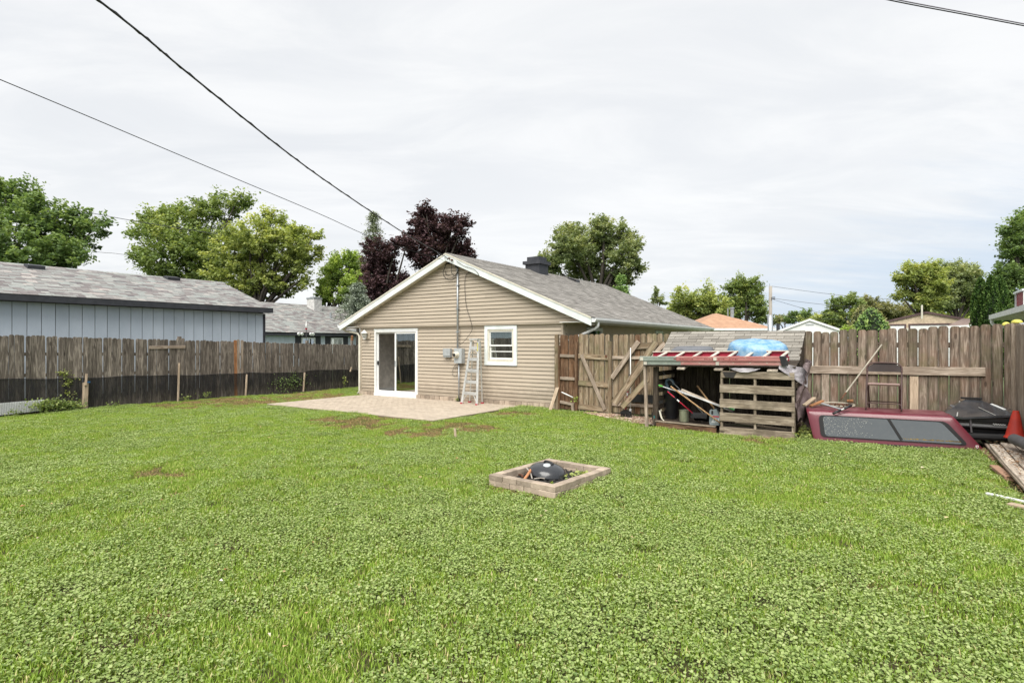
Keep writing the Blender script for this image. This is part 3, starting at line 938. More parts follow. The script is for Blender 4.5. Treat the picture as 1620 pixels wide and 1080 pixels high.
# ---------------------------------------------------------------- patio
patio = MB().box((0.25, -3.45, -0.06), (6.15, -0.06, 0.018)).build('patio', M_SAND)
tag(patio, 'pinkish tan paved patio in front of the sliding door', kind='structure')
pcs = []
y = -3.45
r_ = 0
while y < -0.09:
    x = 0.25 - (0.1 if r_ % 2 else 0)
    while x < 6.13:
        a, b = max(x, 0.25), min(x + 0.2, 6.15)
        if b - a > 0.04:
            pcs.append((a, b, y, min(y + 0.1, -0.06)))
        x += 0.2
    y += 0.1
    r_ += 1
pcs.sort(key=lambda q: (q[0] - CX) ** 2 + (q[2] - CY) ** 2)
pav = {}
rest = MB()
for i, (a, b, c, d) in enumerate(pcs):
    dz = rnd.uniform(-0.002, 0.0035)
    if i < 296:
        key = (round(b - a, 2), round(d - c, 2))
        if key not in pav:
            w_, h_ = b - a - 0.005, d - c - 0.005
            m_ = MB()
            e = 0.004
            vs = [(-w_ / 2, -h_ / 2, 0), (w_ / 2, -h_ / 2, 0), (w_ / 2, h_ / 2, 0), (-w_ / 2, h_ / 2, 0), (-w_ / 2, -h_ / 2, 0.016), (w_ / 2, -h_ / 2, 0.016), (w_ / 2, h_ / 2, 0.016), (-w_ / 2, h_ / 2, 0.016),
                  (-w_ / 2 + e, -h_ / 2 + e, 0.02), (w_ / 2 - e, -h_ / 2 + e, 0.02), (w_ / 2 - e, h_ / 2 - e, 0.02), (-w_ / 2 + e, h_ / 2 - e, 0.02)]
            fs = [(0, 1, 5, 4), (1, 2, 6, 5), (2, 3, 7, 6), (3, 0, 4, 7), (4, 5, 9, 8), (5, 6, 10, 9), (6, 7, 11, 10), (7, 4, 8, 11), (8, 9, 10, 11)]
            pav[key] = m_.add(vs, fs).mesh('paver', M_PATIO)
        o = bpy.data.objects.new('paver', pav[key])
        link(o, patio, Matrix.Translation(((a + b) / 2, (c + d) / 2, 0.014 + dz)) @ Matrix.Rotation(rnd.uniform(-0.012, 0.012), 4, 'X'))
    else:
        rest.box((a + 0.0025, c + 0.0025, 0.014), (b - 0.0025, d - 0.0025, 0.034 + dz), tone=rnd.random())
M_PATIO_REST = tonemat('patio_paver_far', [(0.38, 0.32, 0.255), (0.42, 0.355, 0.282), (0.46, 0.39, 0.31)], rough=0.9, scale=30, amt=0.12)
rest.build('paver_field', M_PATIO_REST, patio, kind='stuff')

# ---------------------------------------------------------------- blue garage and the house behind it
gar = thing('garage', (-7.6, -8, 0), 'long pale blue panelled garage with charcoal trim behind the left fence', 'garage')
GE, GW, GX, GYE = 2.80, -4.6, -7.6, -0.45
GY0 = -17.0
MB().box((-10.6, GY0, 0), (GW - 0.02, GYE, GE)).build('wall', M_BACKING, gar)
y = GYE - 0.02
while y > GY0:
    MB().box((GW - 0.02, y - 0.290, 0.2), (GW + 0.0, y, GE - 0.08)).build('wall_panel', M_BLUE, gar)
    y -= 0.305
MB().box((GW - 0.03, GYE - 0.03, 0.1), (GW + 0.012, GYE + 0.06, GE - 0.09)).build('corner_board', M_DARKTRIM, gar)
MB().extr([(-10.6, GE), (GW, GE), (GX, 3.9)], 0.03, Matrix(((1, 0, 0, 0), (0, 0, -1, GYE + 0.02), (0, 1, 0, 0), (0, 0, 0, 1)))).build('gable_wall', M_BLUE, gar)
GEX, GRZ = -4.3, 4.02
gs = (GRZ - 2.90) / (GEX - GX)
ye = -0.30
rv = []
for s in (1, -1):
    xe = GX + s * (GEX - GX)
    rv.append((xe, 2.90))
rf = MB()
for xe, ze in rv:
    rf.add([(xe, GY0, ze), (GX, GY0, GRZ), (GX, ye, GRZ), (xe, ye, ze), (xe, GY0, ze - 0.05), (GX, GY0, GRZ - 0.05), (GX, ye, GRZ - 0.05), (xe, ye, ze - 0.05)],
           [(0, 1, 2, 3), (7, 6, 5, 4), (0, 4, 5, 1), (2, 6, 7, 3), (0, 3, 7, 4)])
rfo = rf.build('roof', M_ROOFBASE, gar)
tg = math.atan(gs)
shingles('shingles', (GEX + 0.02, -14.5, 2.90), (0, 1, 0), (-math.cos(tg), 0, math.sin(tg)), 14.2, 3.3 / math.cos(tg) + 0.02, M_SH_GAR, rfo, row=0.145, tab=(0.13, 0.36))
y = -14.5
cap = MB()
while y < ye:
    cap.add([(GX - 0.12, y, GRZ - 0.028), (GX, y, GRZ + 0.022), (GX + 0.13, y, GRZ - 0.026), (GX - 0.12, y + 0.2, GRZ - 0.034), (GX, y + 0.2, GRZ + 0.014), (GX + 0.13, y + 0.2, GRZ - 0.032)], [(0, 1, 4, 3), (1, 2, 5, 4)], tone=rnd.uniform(0.3, 0.8))
    y += 0.145
cap.build('ridge_cap', M_SH_GAR, rfo, kind='stuff')
MB().box((GEX - 0.03, GY0, 2.735), (GEX + 0.012, ye, 2.895)).build('fascia', M_DARKTRIM, gar)
MB().box((GW, GY0, 2.735), (GEX - 0.03, ye, 2.75)).build('soffit', M_DARKTRIM, gar)
MB().add([(GEX, ye, 2.73), (GEX, ye, 2.89), (GX, ye, GRZ - 0.01), (GX, ye, GRZ - 0.17), (GEX, ye + 0.03, 2.73), (GEX, ye + 0.03, 2.89), (GX, ye + 0.03, GRZ - 0.01), (GX, ye + 0.03, GRZ - 0.17)],
         [(0, 1, 2, 3), (7, 6, 5, 4), (0, 4, 5, 1), (1, 5, 6, 2), (3, 2, 6, 7)]).build('rake_board', M_DARKTRIM, gar)
for (pa, pb) in ((54, 424), (271, 442)):
    # low black box vents on the near slope
    best = None
    for k in range(200):
        x = GEX - 3.3 * k / 200
        p = onx(pa, pb, x)
        zz2 = 2.90 + gs * (GEX - x)
        if best is None or abs(p.z - zz2) < best[0]:
            best = (abs(p.z - zz2), x, p.y, zz2)
    _, x, y, z = best
    up = Vector((-math.cos(tg), 0, math.sin(tg)))
    n_ = Vector((math.sin(tg), 0, math.cos(tg)))
    o_ = Vector((x, y, z))
    v8 = []
    for yy_ in (-0.21, 0.21):
        for a_, h_ in ((-0.20, 0.0), (0.20, 0.0), (0.12, 0.085), (-0.20, 0.125)):
            v8.append(o_ + up * a_ + n_ * h_ + Vector((0, yy_, 0)))
    MB().add(v8, [(0, 1, 2, 3), (7, 6, 5, 4), (0, 4, 5, 1), (1, 5, 6, 2), (2, 6, 7, 3), (3, 7, 4, 0)]).build('roof_vent', M_DARKTRIM, gar)

hb = thing('neighbour_house', (-20, 16, 0), 'pale blue house with charcoal eaves and white brick chimney beyond the left fence', 'house')
BX, BE, BR, BRZ = -16.9, 2.33, -22.3, 4.52
by0, by1 = 2.0, 27.0
MB().box((-27.5, by0, 0), (BX - 0.32, by1, BE)).build('wall', M_BACKING, hb)
y = by0
wins = [(onx(473.5, 540, BX - 0.5).y, onx(495, 540, BX - 0.5).y), (onx(520, 540, BX - 0.5).y, onx(539, 540, BX - 0.5).y)]
while y < by1:
    if not any(a - 0.1 < y + 0.15 < b + 0.1 for a, b in wins):
        MB().box((BX - 0.32, y, 0.2), (BX - 0.3, y + 0.297, BE - 0.1)).build('wall_panel', M_BLUE, hb)
    y += 0.305
for a, b in wins:
    MB().box((BX - 0.32, a - 0.45, 0.7), (BX - 0.28, a - 0.02, BE - 0.1)).box((BX - 0.32, b + 0.02, 0.7), (BX - 0.28, b + 0.45, BE - 0.1)).box((BX - 0.32, a - 0.02, 2.04), (BX - 0.28, b + 0.02, BE - 0.1)).build('window_surround', M_DARKTRIM, hb)
    wn = sash(0, 1, 0, 1, 0, 1, 0.07, 'window', M_WHITE, hb)
    bpy.data.objects.remove(wn)
    fr = MB()
    xa, xb = BX - 0.30, BX - 0.25
    fr.box((xa, a, 0.9), (xb, a + 0.08, 2.03)).box((xa, b - 0.08, 0.9), (xb, b, 2.03)).box((xa, a + 0.08, 1.95), (xb, b - 0.08, 2.03)).box((xa, a + 0.08, 0.9), (xb, b - 0.08, 0.98)).box((xa, (a + b) / 2 - 0.03, 0.98), (xb, (a + b) / 2 + 0.03, 1.95))
    wn = fr.build('window', M_WHITE, hb)
    MB().box((xa - 0.02, a + 0.08, 0.98), (xa + 0.02, b - 0.08, 1.95)).build('pane', M_DGLASS, wn)
    MB().box((xa - 0.06, a, 0.9), (xa - 0.021, b, 2.03)).build('window_recess', M_BLACK, wn)
bs = (BRZ - BE) / (BX - BR)
rf = MB()
for xe in (BX, 2 * BR - BX):
    rf.add([(xe, by0, BE), (BR, by0, BRZ), (BR, by1, BRZ), (xe, by1, BE), (xe, by0, BE - 0.06), (BR, by0, BRZ - 0.06), (BR, by1, BRZ - 0.06), (xe, by1, BE - 0.06)],
           [(0, 1, 2, 3), (7, 6, 5, 4), (0, 4, 5, 1), (2, 6, 7, 3), (0, 3, 7, 4)])
rfo = rf.build('roof', M_ROOFBASE, hb)
tb_ = math.atan(bs)
shingles('shingles', (BX + 0.02, by0, BE), (0, 1, 0), (-math.cos(tb_), 0, math.sin(tb_)), by1 - by0, (BX - BR) / math.cos(tb_), M_SH_GAR, rfo, row=0.16, tab=(0.2, 0.5))
MB().box((BX - 0.04, by0, BE - 0.20), (BX, by1, BE - 0.004)).build('fascia', M_DARKTRIM, hb)
MB().box((BX - 0.3, by0, BE - 0.20), (BX - 0.04, by1, BE - 0.18)).build('soffit', M_DARKTRIM, hb)
for q in (472.5, 477.5, 491.5, 495):
    p = onx(q, 526, BX + 0.08)
    MB().lathe([(0.05, 0), (0.10, 0.10), (0.10, 0.16), (0.0005, 0.17)], 10, frame((BX + 0.0, p.y, 2.28), (1, 0, -0.4))).build('floodlight', M_WHITE, hb, smooth='auto')
# white brick chimney
M_WBRICK = pm('white_painted_brick', (0.70, 0.70, 0.68), (0.50, 0.49, 0.48), rough=0.7, scale=6, rand=0.12)
cyl = onx(499, 475, BR + 1.0)
cy_, cx_ = cyl.y, BR + 0.55
c0, c1, d0, d1 = cx_ - 0.1, cx_ + 0.75, cy_ - 0.33, cy_ + 0.33
chb = MB().box((c0 + 0.02, d0 + 0.02, 3.6), (c1 - 0.02, d1 - 0.02, 4.98)).build('chimney', M_SAND, hb)
z = 3.6
k = 0
bm_ = MB()
while z < 4.9:
    o2 = 0.0 if k % 2 else 0.11
    yq = d0 - o2
    while yq < d1:
        a, b = max(yq, d0), min(yq + 0.21, d1)
        if b - a > 0.02:
            bm_.box((c1 - 0.03, a, z), (c1, b, z + 0.068), tone=rnd.random())
        yq += 0.22
    xq = c0 - o2
    while xq < c1 - 0.03:
        a, b = max(xq, c0), min(xq + 0.21, c1 - 0.032)
        if b - a > 0.02:
            bm_.box((a, d0, z), (b, d0 + 0.03, z + 0.068), tone=rnd.random())
        xq += 0.22
    z += 0.078
    k += 1
bm_.build('chimney_brick', M_WBRICK, chb, kind='stuff')
MB().box((c0 - 0.03, d0 - 0.03, 4.90), (c1 + 0.03, d1 + 0.03, 5.0)).box((c0 + 0.15, d0 + 0.12, 5.0), (c0 + 0.5, d1 - 0.12, 5.06)).build('chimney_cap', M_GALV, chb)
pv = onx(523, 496, BR + 2.6)
zr = BE + bs * (BX - (BR + 2.6))
MB().tube([(BR + 2.6, pv.y, zr - 0.05), (BR + 2.6, pv.y, zr + 0.42)], 0.07, 8).build('vent_pipe', M_GALV, hb)

# ---------------------------------------------------------------- fences
EARS = {}


def board_mesh(w, h, th, ear, mat, rounded=False, key=None):
    k = (round(w, 3), round(h, 3), mat.name, key)
    if k in EARS:
        return EARS[k]
    jl, jr = rnd.uniform(-0.2, 0.2) * ear, rnd.uniform(-0.2, 0.2) * ear
    x = w / 2
    if rounded:
        top = [(x, h - ear), (x - ear * 0.35, h - ear * 0.28), (x - ear * 0.95, h + jl * 0.3), (-x + ear * 0.95, h + jr * 0.3), (-x + ear * 0.35, h - ear * 0.28), (-x, h - ear)]
    else:
        top = [(x, h - ear + jl), (x - ear * 0.8, h), (-x + ear * 0.8, h), (-x, h - ear + jr)]
    poly = [(-x * 0.985, 0), (x * 0.985, 0)] + top
    # outline in local x/z, thickness along local y
    Mx = Matrix(((1, 0, 0, 0), (0, 0, -1, th / 2), (0, 1, 0, 0), (0, 0, 0, 1)))
    EARS[k] = MB().extr(poly, th, Mx).mesh('board', mat)
    return EARS[k]


lfence = thing('wooden_fence', (-2.72, -4, 0), 'dark weathered board fence with black netting along its foot, in front of the blue garage', 'fence')
y = -14.0
i = 0
oranges = onx(374, 560, -2.72).y
pales = onx(380.5, 560, -2.72).y
while y < 7.5:
    w_ = rnd.choice((0.096, 0.104, 0.112))
    ht = 1.84 - 0.0235 * (y + 8.2)
    big = abs(y - onx(284, 560, -2.72).y) < 0.1
    mt = W_LEFT
    lab = None
    if abs(y - oranges) < 0.075:
        mt, lab = W_ORANGE, 'single orange-brown board'
    elif abs(y - pales) < 0.07:
        mt, lab = W_GREY, 'paler grey board, a little taller'
    hh = 2.0
    o = bpy.data.objects.new('board', board_mesh(w_, hh, 0.018, 0.028, mt, key=rnd.randint(0, 5)))
    top = ht + rnd.uniform(-0.018, 0.018) + (0.05 if big or lab else 0)
    M = Matrix.Translation((-2.72 + rnd.uniform(-0.006, 0.006), y, top - hh)) @ Matrix.Rotation(R(90) + rnd.uniform(-0.05, 0.05), 4, 'Z') @ Matrix.Rotation(rnd.gauss(0, 0.006), 4, 'Y')
    link(o, lfence, M)
    if lab:
        o['label'] = lab
    y += w_ + rnd.choice((0.0, 0.0, 0.001, 0.002, 0.003, 0.007))
    i += 1
for q in (284, 486, 557):
    yq = onx(q, 560, -2.78).y
    plank('post', (-2.79, yq, -0.1), (-2.79, yq, 1.92 - 0.0235 * (yq + 8.2) + (0.08 if q > 500 else 0.02)), 0.09, 0.09, W_LEFT, lfence, (1, 0, 0))
for zr_ in (0.35, 1.0, 1.5):
    plank('rail', (-2.755, -14, zr_), (-2.755, 7.5, zr_ - 0.35 * (1 if zr_ > 0.5 else 0.3)), 0.08, 0.035, W_LEFT, lfence, (1, 0, 0))
plank('cross_board', onx(236, 549.5, -2.69), onx(293, 548.5, -2.69), 0.085, 0.02, W_GREY, lfence, (1, 0, 0))


def netmat():
    m, t = newmat('black_netting')
    v = nd(t, 'ShaderNodeTexCoord').outputs['Object']
    a = noise(t, vmul(t, v, (1, 3, 0.6)), 3.0, 4, 0.6)
    f = ramp(t, a, 0.35, 0.7, 0.38, 0.72)
    pz = nd(t, 'ShaderNodeSeparateXYZ', {0: nd(t, 'ShaderNodeNewGeometry').outputs['Position']}).outputs[2]
    pz = math_(t, 'ADD', pz, math_(t, 'MULTIPLY', math_(t, 'SUBTRACT', noise(t, vmul(t, v, (1, 8, 0.8)), 2.0, 5, 0.7), 0.5), 0.5))
    f = math_(t, 'MULTIPLY', f, ramp(t, pz, 0.05, 0.42, 0.25, 1.0))
    d = nd(t, 'ShaderNodeBsdfPrincipled', {'Base Color': (0.016, 0.016, 0.018, 1), 'Roughness': 0.7})
    tr = nd(t, 'ShaderNodeBsdfTransparent', {'Color': (0.8, 0.8, 0.8, 1)})
    out(t, nd(t, 'ShaderNodeMixShader', {0: f, 1: tr.outputs[0], 2: d.outputs[0]}).outputs[0])
    return m


net = MB()
n_ = 90
tops = []
pv_ = None
for i in range(n_ + 1):
    y = -14 + 16.6 * i / n_
    zt = 0.82 - 0.019 * (y + 8.2) + 0.012 * math.sin(y * 2.1) + 0.008 * math.sin(y * 5.3)
    if y > onx(482, 560, -2.7).y:
        zt += 0.04
    xo = -2.694 + 0.004 * math.sin(y * 7)
    tops.append((xo, y, zt))
    net.v += [(xo, y, 0.0), (xo, y, zt)]
    if i:
        k = len(net.v)
        net.f.append([k - 4, k - 2, k - 1, k - 3])
        net.t.append(0.5)
neto = net.build('ground_netting', netmat(), lfence)
tubeo('netting_edge', tops, 0.007, M_CABLE, lfence, 5)

# the near fence: narrow stained panel, gate, brace panel, long run and the return by the lumber
bf = thing('wooden_fence', (11.5, -0.15, 0), 'brown dog-eared board fence along the back of the yard behind the junk shelter', 'fence')
FY = -0.15


def px_x(px, y=FY):
    return ony(px, 560, y).x


def run(parent, x0, x1, z0, ztop, mat, wd=0.14, gap=(0.002, 0.008), y=FY, rounded=True, hh=1.9, names='board'):
    gap = (gap[0] + 0.003, gap[1] + 0.004)
    x = x0
    while x < x1 - 0.05:
        w_ = min(wd, x1 - x - 0.002)
        if x1 - (x + w_) < 0.05:
            w_ = x1 - x - 0.002
        w_ = round(w_, 3)
        zt = (ztop(x) if callable(ztop) else ztop) + rnd.uniform(-0.012, 0.012)
        h_ = round(zt - z0, 1)
        m_ = mat(x) if callable(mat) else mat
        o = bpy.data.objects.new(names, board_mesh(w_, h_, 0.018, 0.042, m_, rounded, key=rnd.randint(0, 4)))
        link(o, parent, Matrix.Translation((x + w_ / 2, y + rnd.uniform(-0.004, 0.004), zt - h_)) @ Matrix.Rotation(rnd.gauss(0, 0.005), 4, 'Y'))
        x += w_ + rnd.uniform(*gap)
    return x


xA, xB, xC, xD = px_x(883), px_x(914), px_x(967), px_x(1050)
plank('post', (xA, FY - 0.06, -0.1), (xA, FY - 0.06, 1.87), 0.10, 0.09, W_GATE, bf)
plank('post', (xB, FY - 0.06, -0.1), (xB, FY - 0.06, 1.68), 0.075, 0.09, W_DARK, bf)
plank('post', (xC, FY - 0.06, -0.1), (xC, FY - 0.06, 1.70), 0.085, 0.09, W_GATE, bf)
run(bf, xA + 0.05, xB + 0.02, 0.02, 1.86, W_DARK, 0.12)
for zr_ in (1.35, 0.80):
    plank('rail', (xA + 0.05, FY - 0.035, zr_), (xB - 0.03, FY - 0.035, zr_ - 0.01), 0.07, 0.04, W_GREY, bf)
plank('rail', (xA + 0.05, FY - 0.035, 0.22), (xB - 0.08, FY - 0.035, 0.17), 0.07, 0.04, W_GREY, bf)
plank('cleat', (xB - 0.10, FY - 0.04, -0.05), (xB - 0.12, FY - 0.04, 0.18), 0.07, 0.04, W_GREY, bf)
plank('cleat', (xB - 0.045, FY - 0.03, 0.62), (xB - 0.045, FY - 0.03, 0.78), 0.03, 0.02, W_GREY, bf)
plank('cleat', (xB - 0.045, FY - 0.03, 1.16), (xB - 0.045, FY - 0.03, 1.32), 0.03, 0.02, W_GREY, bf)
plank('corner_trim', (xA + 0.065, FY - 0.06, -0.05), (xA + 0.065, FY - 0.06, 1.6), 0.03, 0.05, W_DARK, bf)

gate = thing('gate', ((xB + xC) / 2, FY - 0.03, 0), 'weathered wooden gate with three rails and one long diagonal brace', 'gate')
run(gate, xB + 0.045, xC - 0.045, 0.06, 1.87, W_GATE, 0.128, (0.001, 0.005), FY - 0.02)
for zr_, hgt in ((1.33, 0.12), (0.62 + 0.07, 0.12), (0.12, 0.13)):
    plank('rail', (xB + 0.05, FY - 0.05, zr_ + 0.015), (xC - 0.05, FY - 0.05, zr_ - 0.015), hgt, 0.038, W_GATE, gate)
a_, b_ = ony(918, 552, FY - 0.09), ony(957, 641, FY - 0.09)
plank('brace', (a_.x + 0.03, FY - 0.09, 1.38), (b_.x, FY - 0.09, 0.11), 0.085, 0.035, W_GREY, gate)
MB().box((xB + 0.05, FY - 0.045, -0.02), (xC - 0.05, FY - 0.0, 0.045)).build('kick_strip', M_DKGREY, gate)
MB().box((xC - 0.12, FY - 0.085, 1.32), (xC - 0.07, FY - 0.07, 1.38)).build('latch', M_RUST, gate)

run(bf, xC + 0.045, xD + 0.2, 0.05, 1.86, lambda x: W_DARK if rnd.random() < 0.1 else W_GATE, 0.125, (0.002, 0.01), FY + 0.0)
plank('rail', (xC + 0.05, FY - 0.035, 1.32), (xD, FY - 0.035, 1.33), 0.07, 0.04, W_GREY, bf)
plank('rail', (xC + 0.05, FY - 0.035, 0.24), (xD, FY - 0.035, 0.26), 0.07, 0.04, W_GREY, bf)
MB().box((xC + 0.5, FY - 0.045, 0.32), (xD, FY - 0.02, 0.50)).build('kick_board', M_BLACK, bf)
a_, b_ = ony(968, 598, FY - 0.08), ony(1010, 540, FY - 0.08)
plank('brace', a_, b_, 0.11, 0.035, W_GREY, bf)
plank('rail', ony(1004, 548, FY - 0.04), ony(1052, 545, FY - 0.04), 0.14, 0.035, W_GATE, bf)
x5 = 15.80


def toph(x):
    return 1.875 + (x - 12.75) * 0.03


run(bf, xD + 0.2, px_x(1272), 0.02, toph, W_BACK, 0.14, (0.003, 0.01))
wide = px_x(1272)
xx = wide
xx = run(bf, xx, 13.95, 0.02, lambda x: toph(x) + 0.012 * math.sin(x * 9), W_BACK, 0.139, (0.002, 0.007))
run(bf, xx, x5 + 0.01, 0.02, lambda x: toph(x) + 0.012 * math.sin(x * 9), W_BACK, 0.141, (-0.002, 0.001))
plank('rail', (12.70, FY - 0.03, 1.145), (px_x(1559, FY - 0.04), FY - 0.03, 1.175), 0.145, 0.036, W_GREY, bf)
plank('rail', (12.70, FY + 0.03, 0.3), (15.7, FY + 0.03, 0.3), 0.09, 0.036, W_BACK, bf)
plank('rail', (12.70, FY + 0.03, 1.62), (15.7, FY + 0.03, 1.62), 0.09, 0.036, W_BACK, bf)
for q in (1306, 1446):
    xq = px_x(q)
    plank('patch_board', (xq, FY - 0.022, 0.1), (xq, FY - 0.022, 1.07), 0.125, 0.018, W_PALE if q > 1400 else W_GREY, bf, label='short pinkish patch board below the rail')
plank('post', (x5 + 0.02, FY - 0.02, -0.1), (x5 + 0.02, FY - 0.02, 1.98), 0.10, 0.10, W_GREY, bf)
sf = thing('wooden_fence', (x5 + 0.03, -2.0, 0), 'grey board fence returning at the right edge behind the traffic cone', 'fence')
y = -0.28
while y > -2.9:
    o = bpy.data.objects.new('board', board_mesh(0.14, 2.1, 0.02, 0.03, W_GREY if y > -1 else W_BACK, True, key=rnd.randint(0, 4)))
    link(o, sf, Matrix.Translation((x5 + 0.03, y, 1.95 - 2.1 + rnd.uniform(-0.02, 0.02))) @ Matrix.Rotation(R(90), 4, 'Z'))
    y -= 0.148
plank('rail', (x5 + 0.06, -0.2, 0.4), (x5 + 0.06, -2.95, 0.4), 0.09, 0.036, W_GREY, sf, (1, 0, 0))
plank('rail', (x5 + 0.06, -0.2, 1.5), (x5 + 0.06, -2.95, 1.5), 0.09, 0.036, W_GREY, sf, (1, 0, 0))
for q, lab in ((1591.5, 'domed yellow cap on the fence top left of the corner post'), (1607.5, 'wider domed yellow cap on the grey corner fence post')):
    p = ony(q, 512, FY + 0.06)
    r1 = 0.055 if q < 1600 else 0.075
    o = MB().lathe([(r1, 0), (r1 * 1.02, 0.015), (r1 * 0.8, 0.04), (r1 * 0.4, 0.055), (0.0005, 0.058)], 14, Matrix.Translation((p.x, FY + 0.06 if q < 1600 else FY - 0.02, 1.945 if q < 1600 else 1.982))).build('post_cap', M_YELLOW, smooth='auto')
    tag(o, lab, 'post cap', 'yellow caps on the corner fence')
# ================================================================ THINGS IN THE YARD
# ---------------------------------------------------------------- stepladder by the meter
lad = thing('stepladder', (4.45, -0.6, 0.03), 'open aluminium stepladder standing on the patio between the meter and the window', 'stepladder')
fz = 0.035
lxs = [ony(q, 600, yy).x for q, yy in ((730.5, -0.50), (754.5, -0.54), (743, -0.12), (763, -0.16), (751.5, -0.30))]
FLp, FRp, RLp, RRp = Vector((lxs[0], -0.50, fz)), Vector((lxs[1], -0.54, fz)), Vector((lxs[2], -0.12, fz)), Vector((lxs[3], -0.16, fz))
topc = Vector((lxs[4], -0.30, 1.755))
ux = Vector((0.42, -0.04, 0)).normalized()
TL, TR = topc - ux * 0.125, topc + ux * 0.125
for a, b in ((FLp, TL), (FRp, TR)):
    MB().beam(a, b, 0.022, 0.065, (1, 0.1, 0)).build('side_rail', M_ALU, lad)
for a, b in ((RLp, TL + Vector((0.02, 0.05, -0.05))), (RRp, TR + Vector((0.02, 0.05, -0.05)))):
    MB().beam(a, b, 0.018, 0.035, (1, 0.1, 0)).build('rear_rail', M_ALU, lad)
nstep = 5
for k in range(nstep):
    q = (0.165 + 0.175 * k)
    a, b = FLp.lerp(TL, q), FRp.lerp(TR, q)
    MB().beam(a, b, 0.03, 0.085, (0, 0.1, 1), ch=0.2).build('step', M_ALU, lad)
for k in range(3):
    q = 0.2 + 0.28 * k
    a, b = RLp.lerp(TL, q), RRp.lerp(TR, q)
    MB().beam(a, b, 0.02, 0.02, (0, 1, 0)).build('rear_bar', M_ALU, lad)
MB().beam(TL - ux * 0.03 + Vector((0, 0.01, 0.0)), TR + ux * 0.03 + Vector((0, 0.01, 0.0)), 0.16, 0.045, (0, 0, 1)).build('top_cap', M_ALU, lad)
for a, b, s in ((FLp, FRp, 1), (FRp, FLp, 1)):
    q = a.lerp(TL if a is FLp else TR, 0.02)
    MB().beam(q, FLp.lerp(TL, 0.155).lerp(FRp.lerp(TR, 0.155), 0.28 if a is FLp else 0.72), 0.022, 0.01, (0, -1, 0.2)).build('brace', M_ALU, lad)
q0, q1 = FLp.lerp(TL, 0.78), FRp.lerp(TR, 0.78)
pp = [FLp.lerp(TL, 0.74)] + [q0.lerp(q1, t) + Vector((0, 0, 0.085 * math.sin(math.pi * t) ** 0.5)) for t in (0.08, 0.2, 0.35, 0.5, 0.65, 0.8, 0.92)] + [FRp.lerp(TR, 0.74)]
MB().tube(pp, 0.010, 6).build('handle_hoop', M_ALU, lad, smooth=True)
MB().beam(FRp.lerp(TR, 0.82) + Vector((0.0, -0.036, 0)), FRp.lerp(TR, 0.95) + Vector((0.0, -0.036, 0)), 0.02, 0.003, (0, -1, 0)).build('warning_label', M_YELLOW, lad)
MB().beam(FLp.lerp(TL, 0.55).lerp(RLp.lerp(TL, 0.55), 0.02), RLp.lerp(TL, 0.55), 0.018, 0.004, (1, 0, 0)).build('spreader', M_ALU, lad)
MB().beam(FRp.lerp(TR, 0.55), RRp.lerp(TR, 0.55), 0.018, 0.004, (1, 0, 0)).build('spreader', M_ALU, lad)
for p in (FLp, FRp, RLp, RRp):
    MB().box((p.x - 0.028, p.y - 0.04, fz - 0.006), (p.x + 0.028, p.y + 0.04, fz + 0.03)).build('foot', M_REDPL, lad)

# loose pale board leaning on the house corner, stake in the lawn
a_, b_ = ony(872, 645, -0.34), ony(881.5, 606, -0.26)
tag(plank('loose_board', (a_.x, -0.40, 0), (b_.x, -0.24, 0.58), 0.085, 0.022, W_PALE, None), 'short pale grey board leaning against the house corner beside the gate', 'board')
p = gnd(721, 691)
tag(plank('wooden_stake', (p.x, p.y, -0.05), (p.x - 0.02, p.y, 0.15), 0.045, 0.02, W_PALE), 'short orange-tan stake standing alone in the lawn in front of the patio', 'stake')
# stakes along the left fence
for (px, pyt, pyb, w_, lab) in ((135.5, 605, 648, 0.11, 'thick pale post with a blue top standing by the weeds'), (137, 591, 610, 0.045, 'thin pale lath behind the thick blue-topped post'),
                                (283.5, 574, 632, 0.045, 'long pale lath leaning under the small cross board of the left fence'), (390.5, 592, 622, 0.05, 'short lath propped right of the orange-brown board'),
                                (482, 589, 616, 0.05, 'short pale lath at the left fence below its tall post'), (556, 581, 610, 0.05, 'lath nearest the house on the left fence')):
    a, b = onx(px - (1.6 if px < 200 else 2), pyb, -2.58), onx(px, pyt, -2.655)
    a.z = 0 if pyb > 611 else 0.6
    tag(plank('stake', a, b, w_, 0.03 if w_ < 0.1 else 0.09, W_PALE, None, (1, 0, 0)), lab, 'stake', 'pale stakes along the left fence')
p = onx(138.5, 604.5, -2.64)
tag(MB().box((p.x - 0.04, p.y - 0.045, p.z - 0.01), (p.x + 0.04, p.y + 0.045, p.z + 0.018)).build('blue_clip', pm('blue_plastic', (0.02, 0.16, 0.40), rough=0.5)), 'small blue plastic clip on top of the thick pale post', 'clip')
# white sheet with wire mesh
wp = thing('wire_mesh_panel', (-2.6, -8, 0), 'white sheet behind square wire mesh at the foot of the left fence', 'mesh panel')
y0_, y1_ = -9.6, onx(66, 640, -2.6).y
MB().add([(-2.62, y0_, -0.02), (-2.62, y1_, 0.05), (-2.66, y1_ + 0.06, 0.31), (-2.66, y0_, 0.27)], [(0, 1, 2, 3)]).build('white_sheet', M_WHITE, wp)
wm = MB()
y = y0_
while y < y1_:
    wm.tube([(-2.605, y, -0.02), (-2.65, y, 0.30)], 0.0022, 4, caps=False)
    y += 0.03
for k in range(11):
    wm.tube([(-2.605 - 0.0041 * k, y0_, 0.0 + 0.027 * k), (-2.605 - 0.0041 * k, y1_, 0.03 + 0.027 * k)], 0.0022, 4, caps=False)
wm.build('wire_mesh', M_CABLE, wp, kind='stuff')

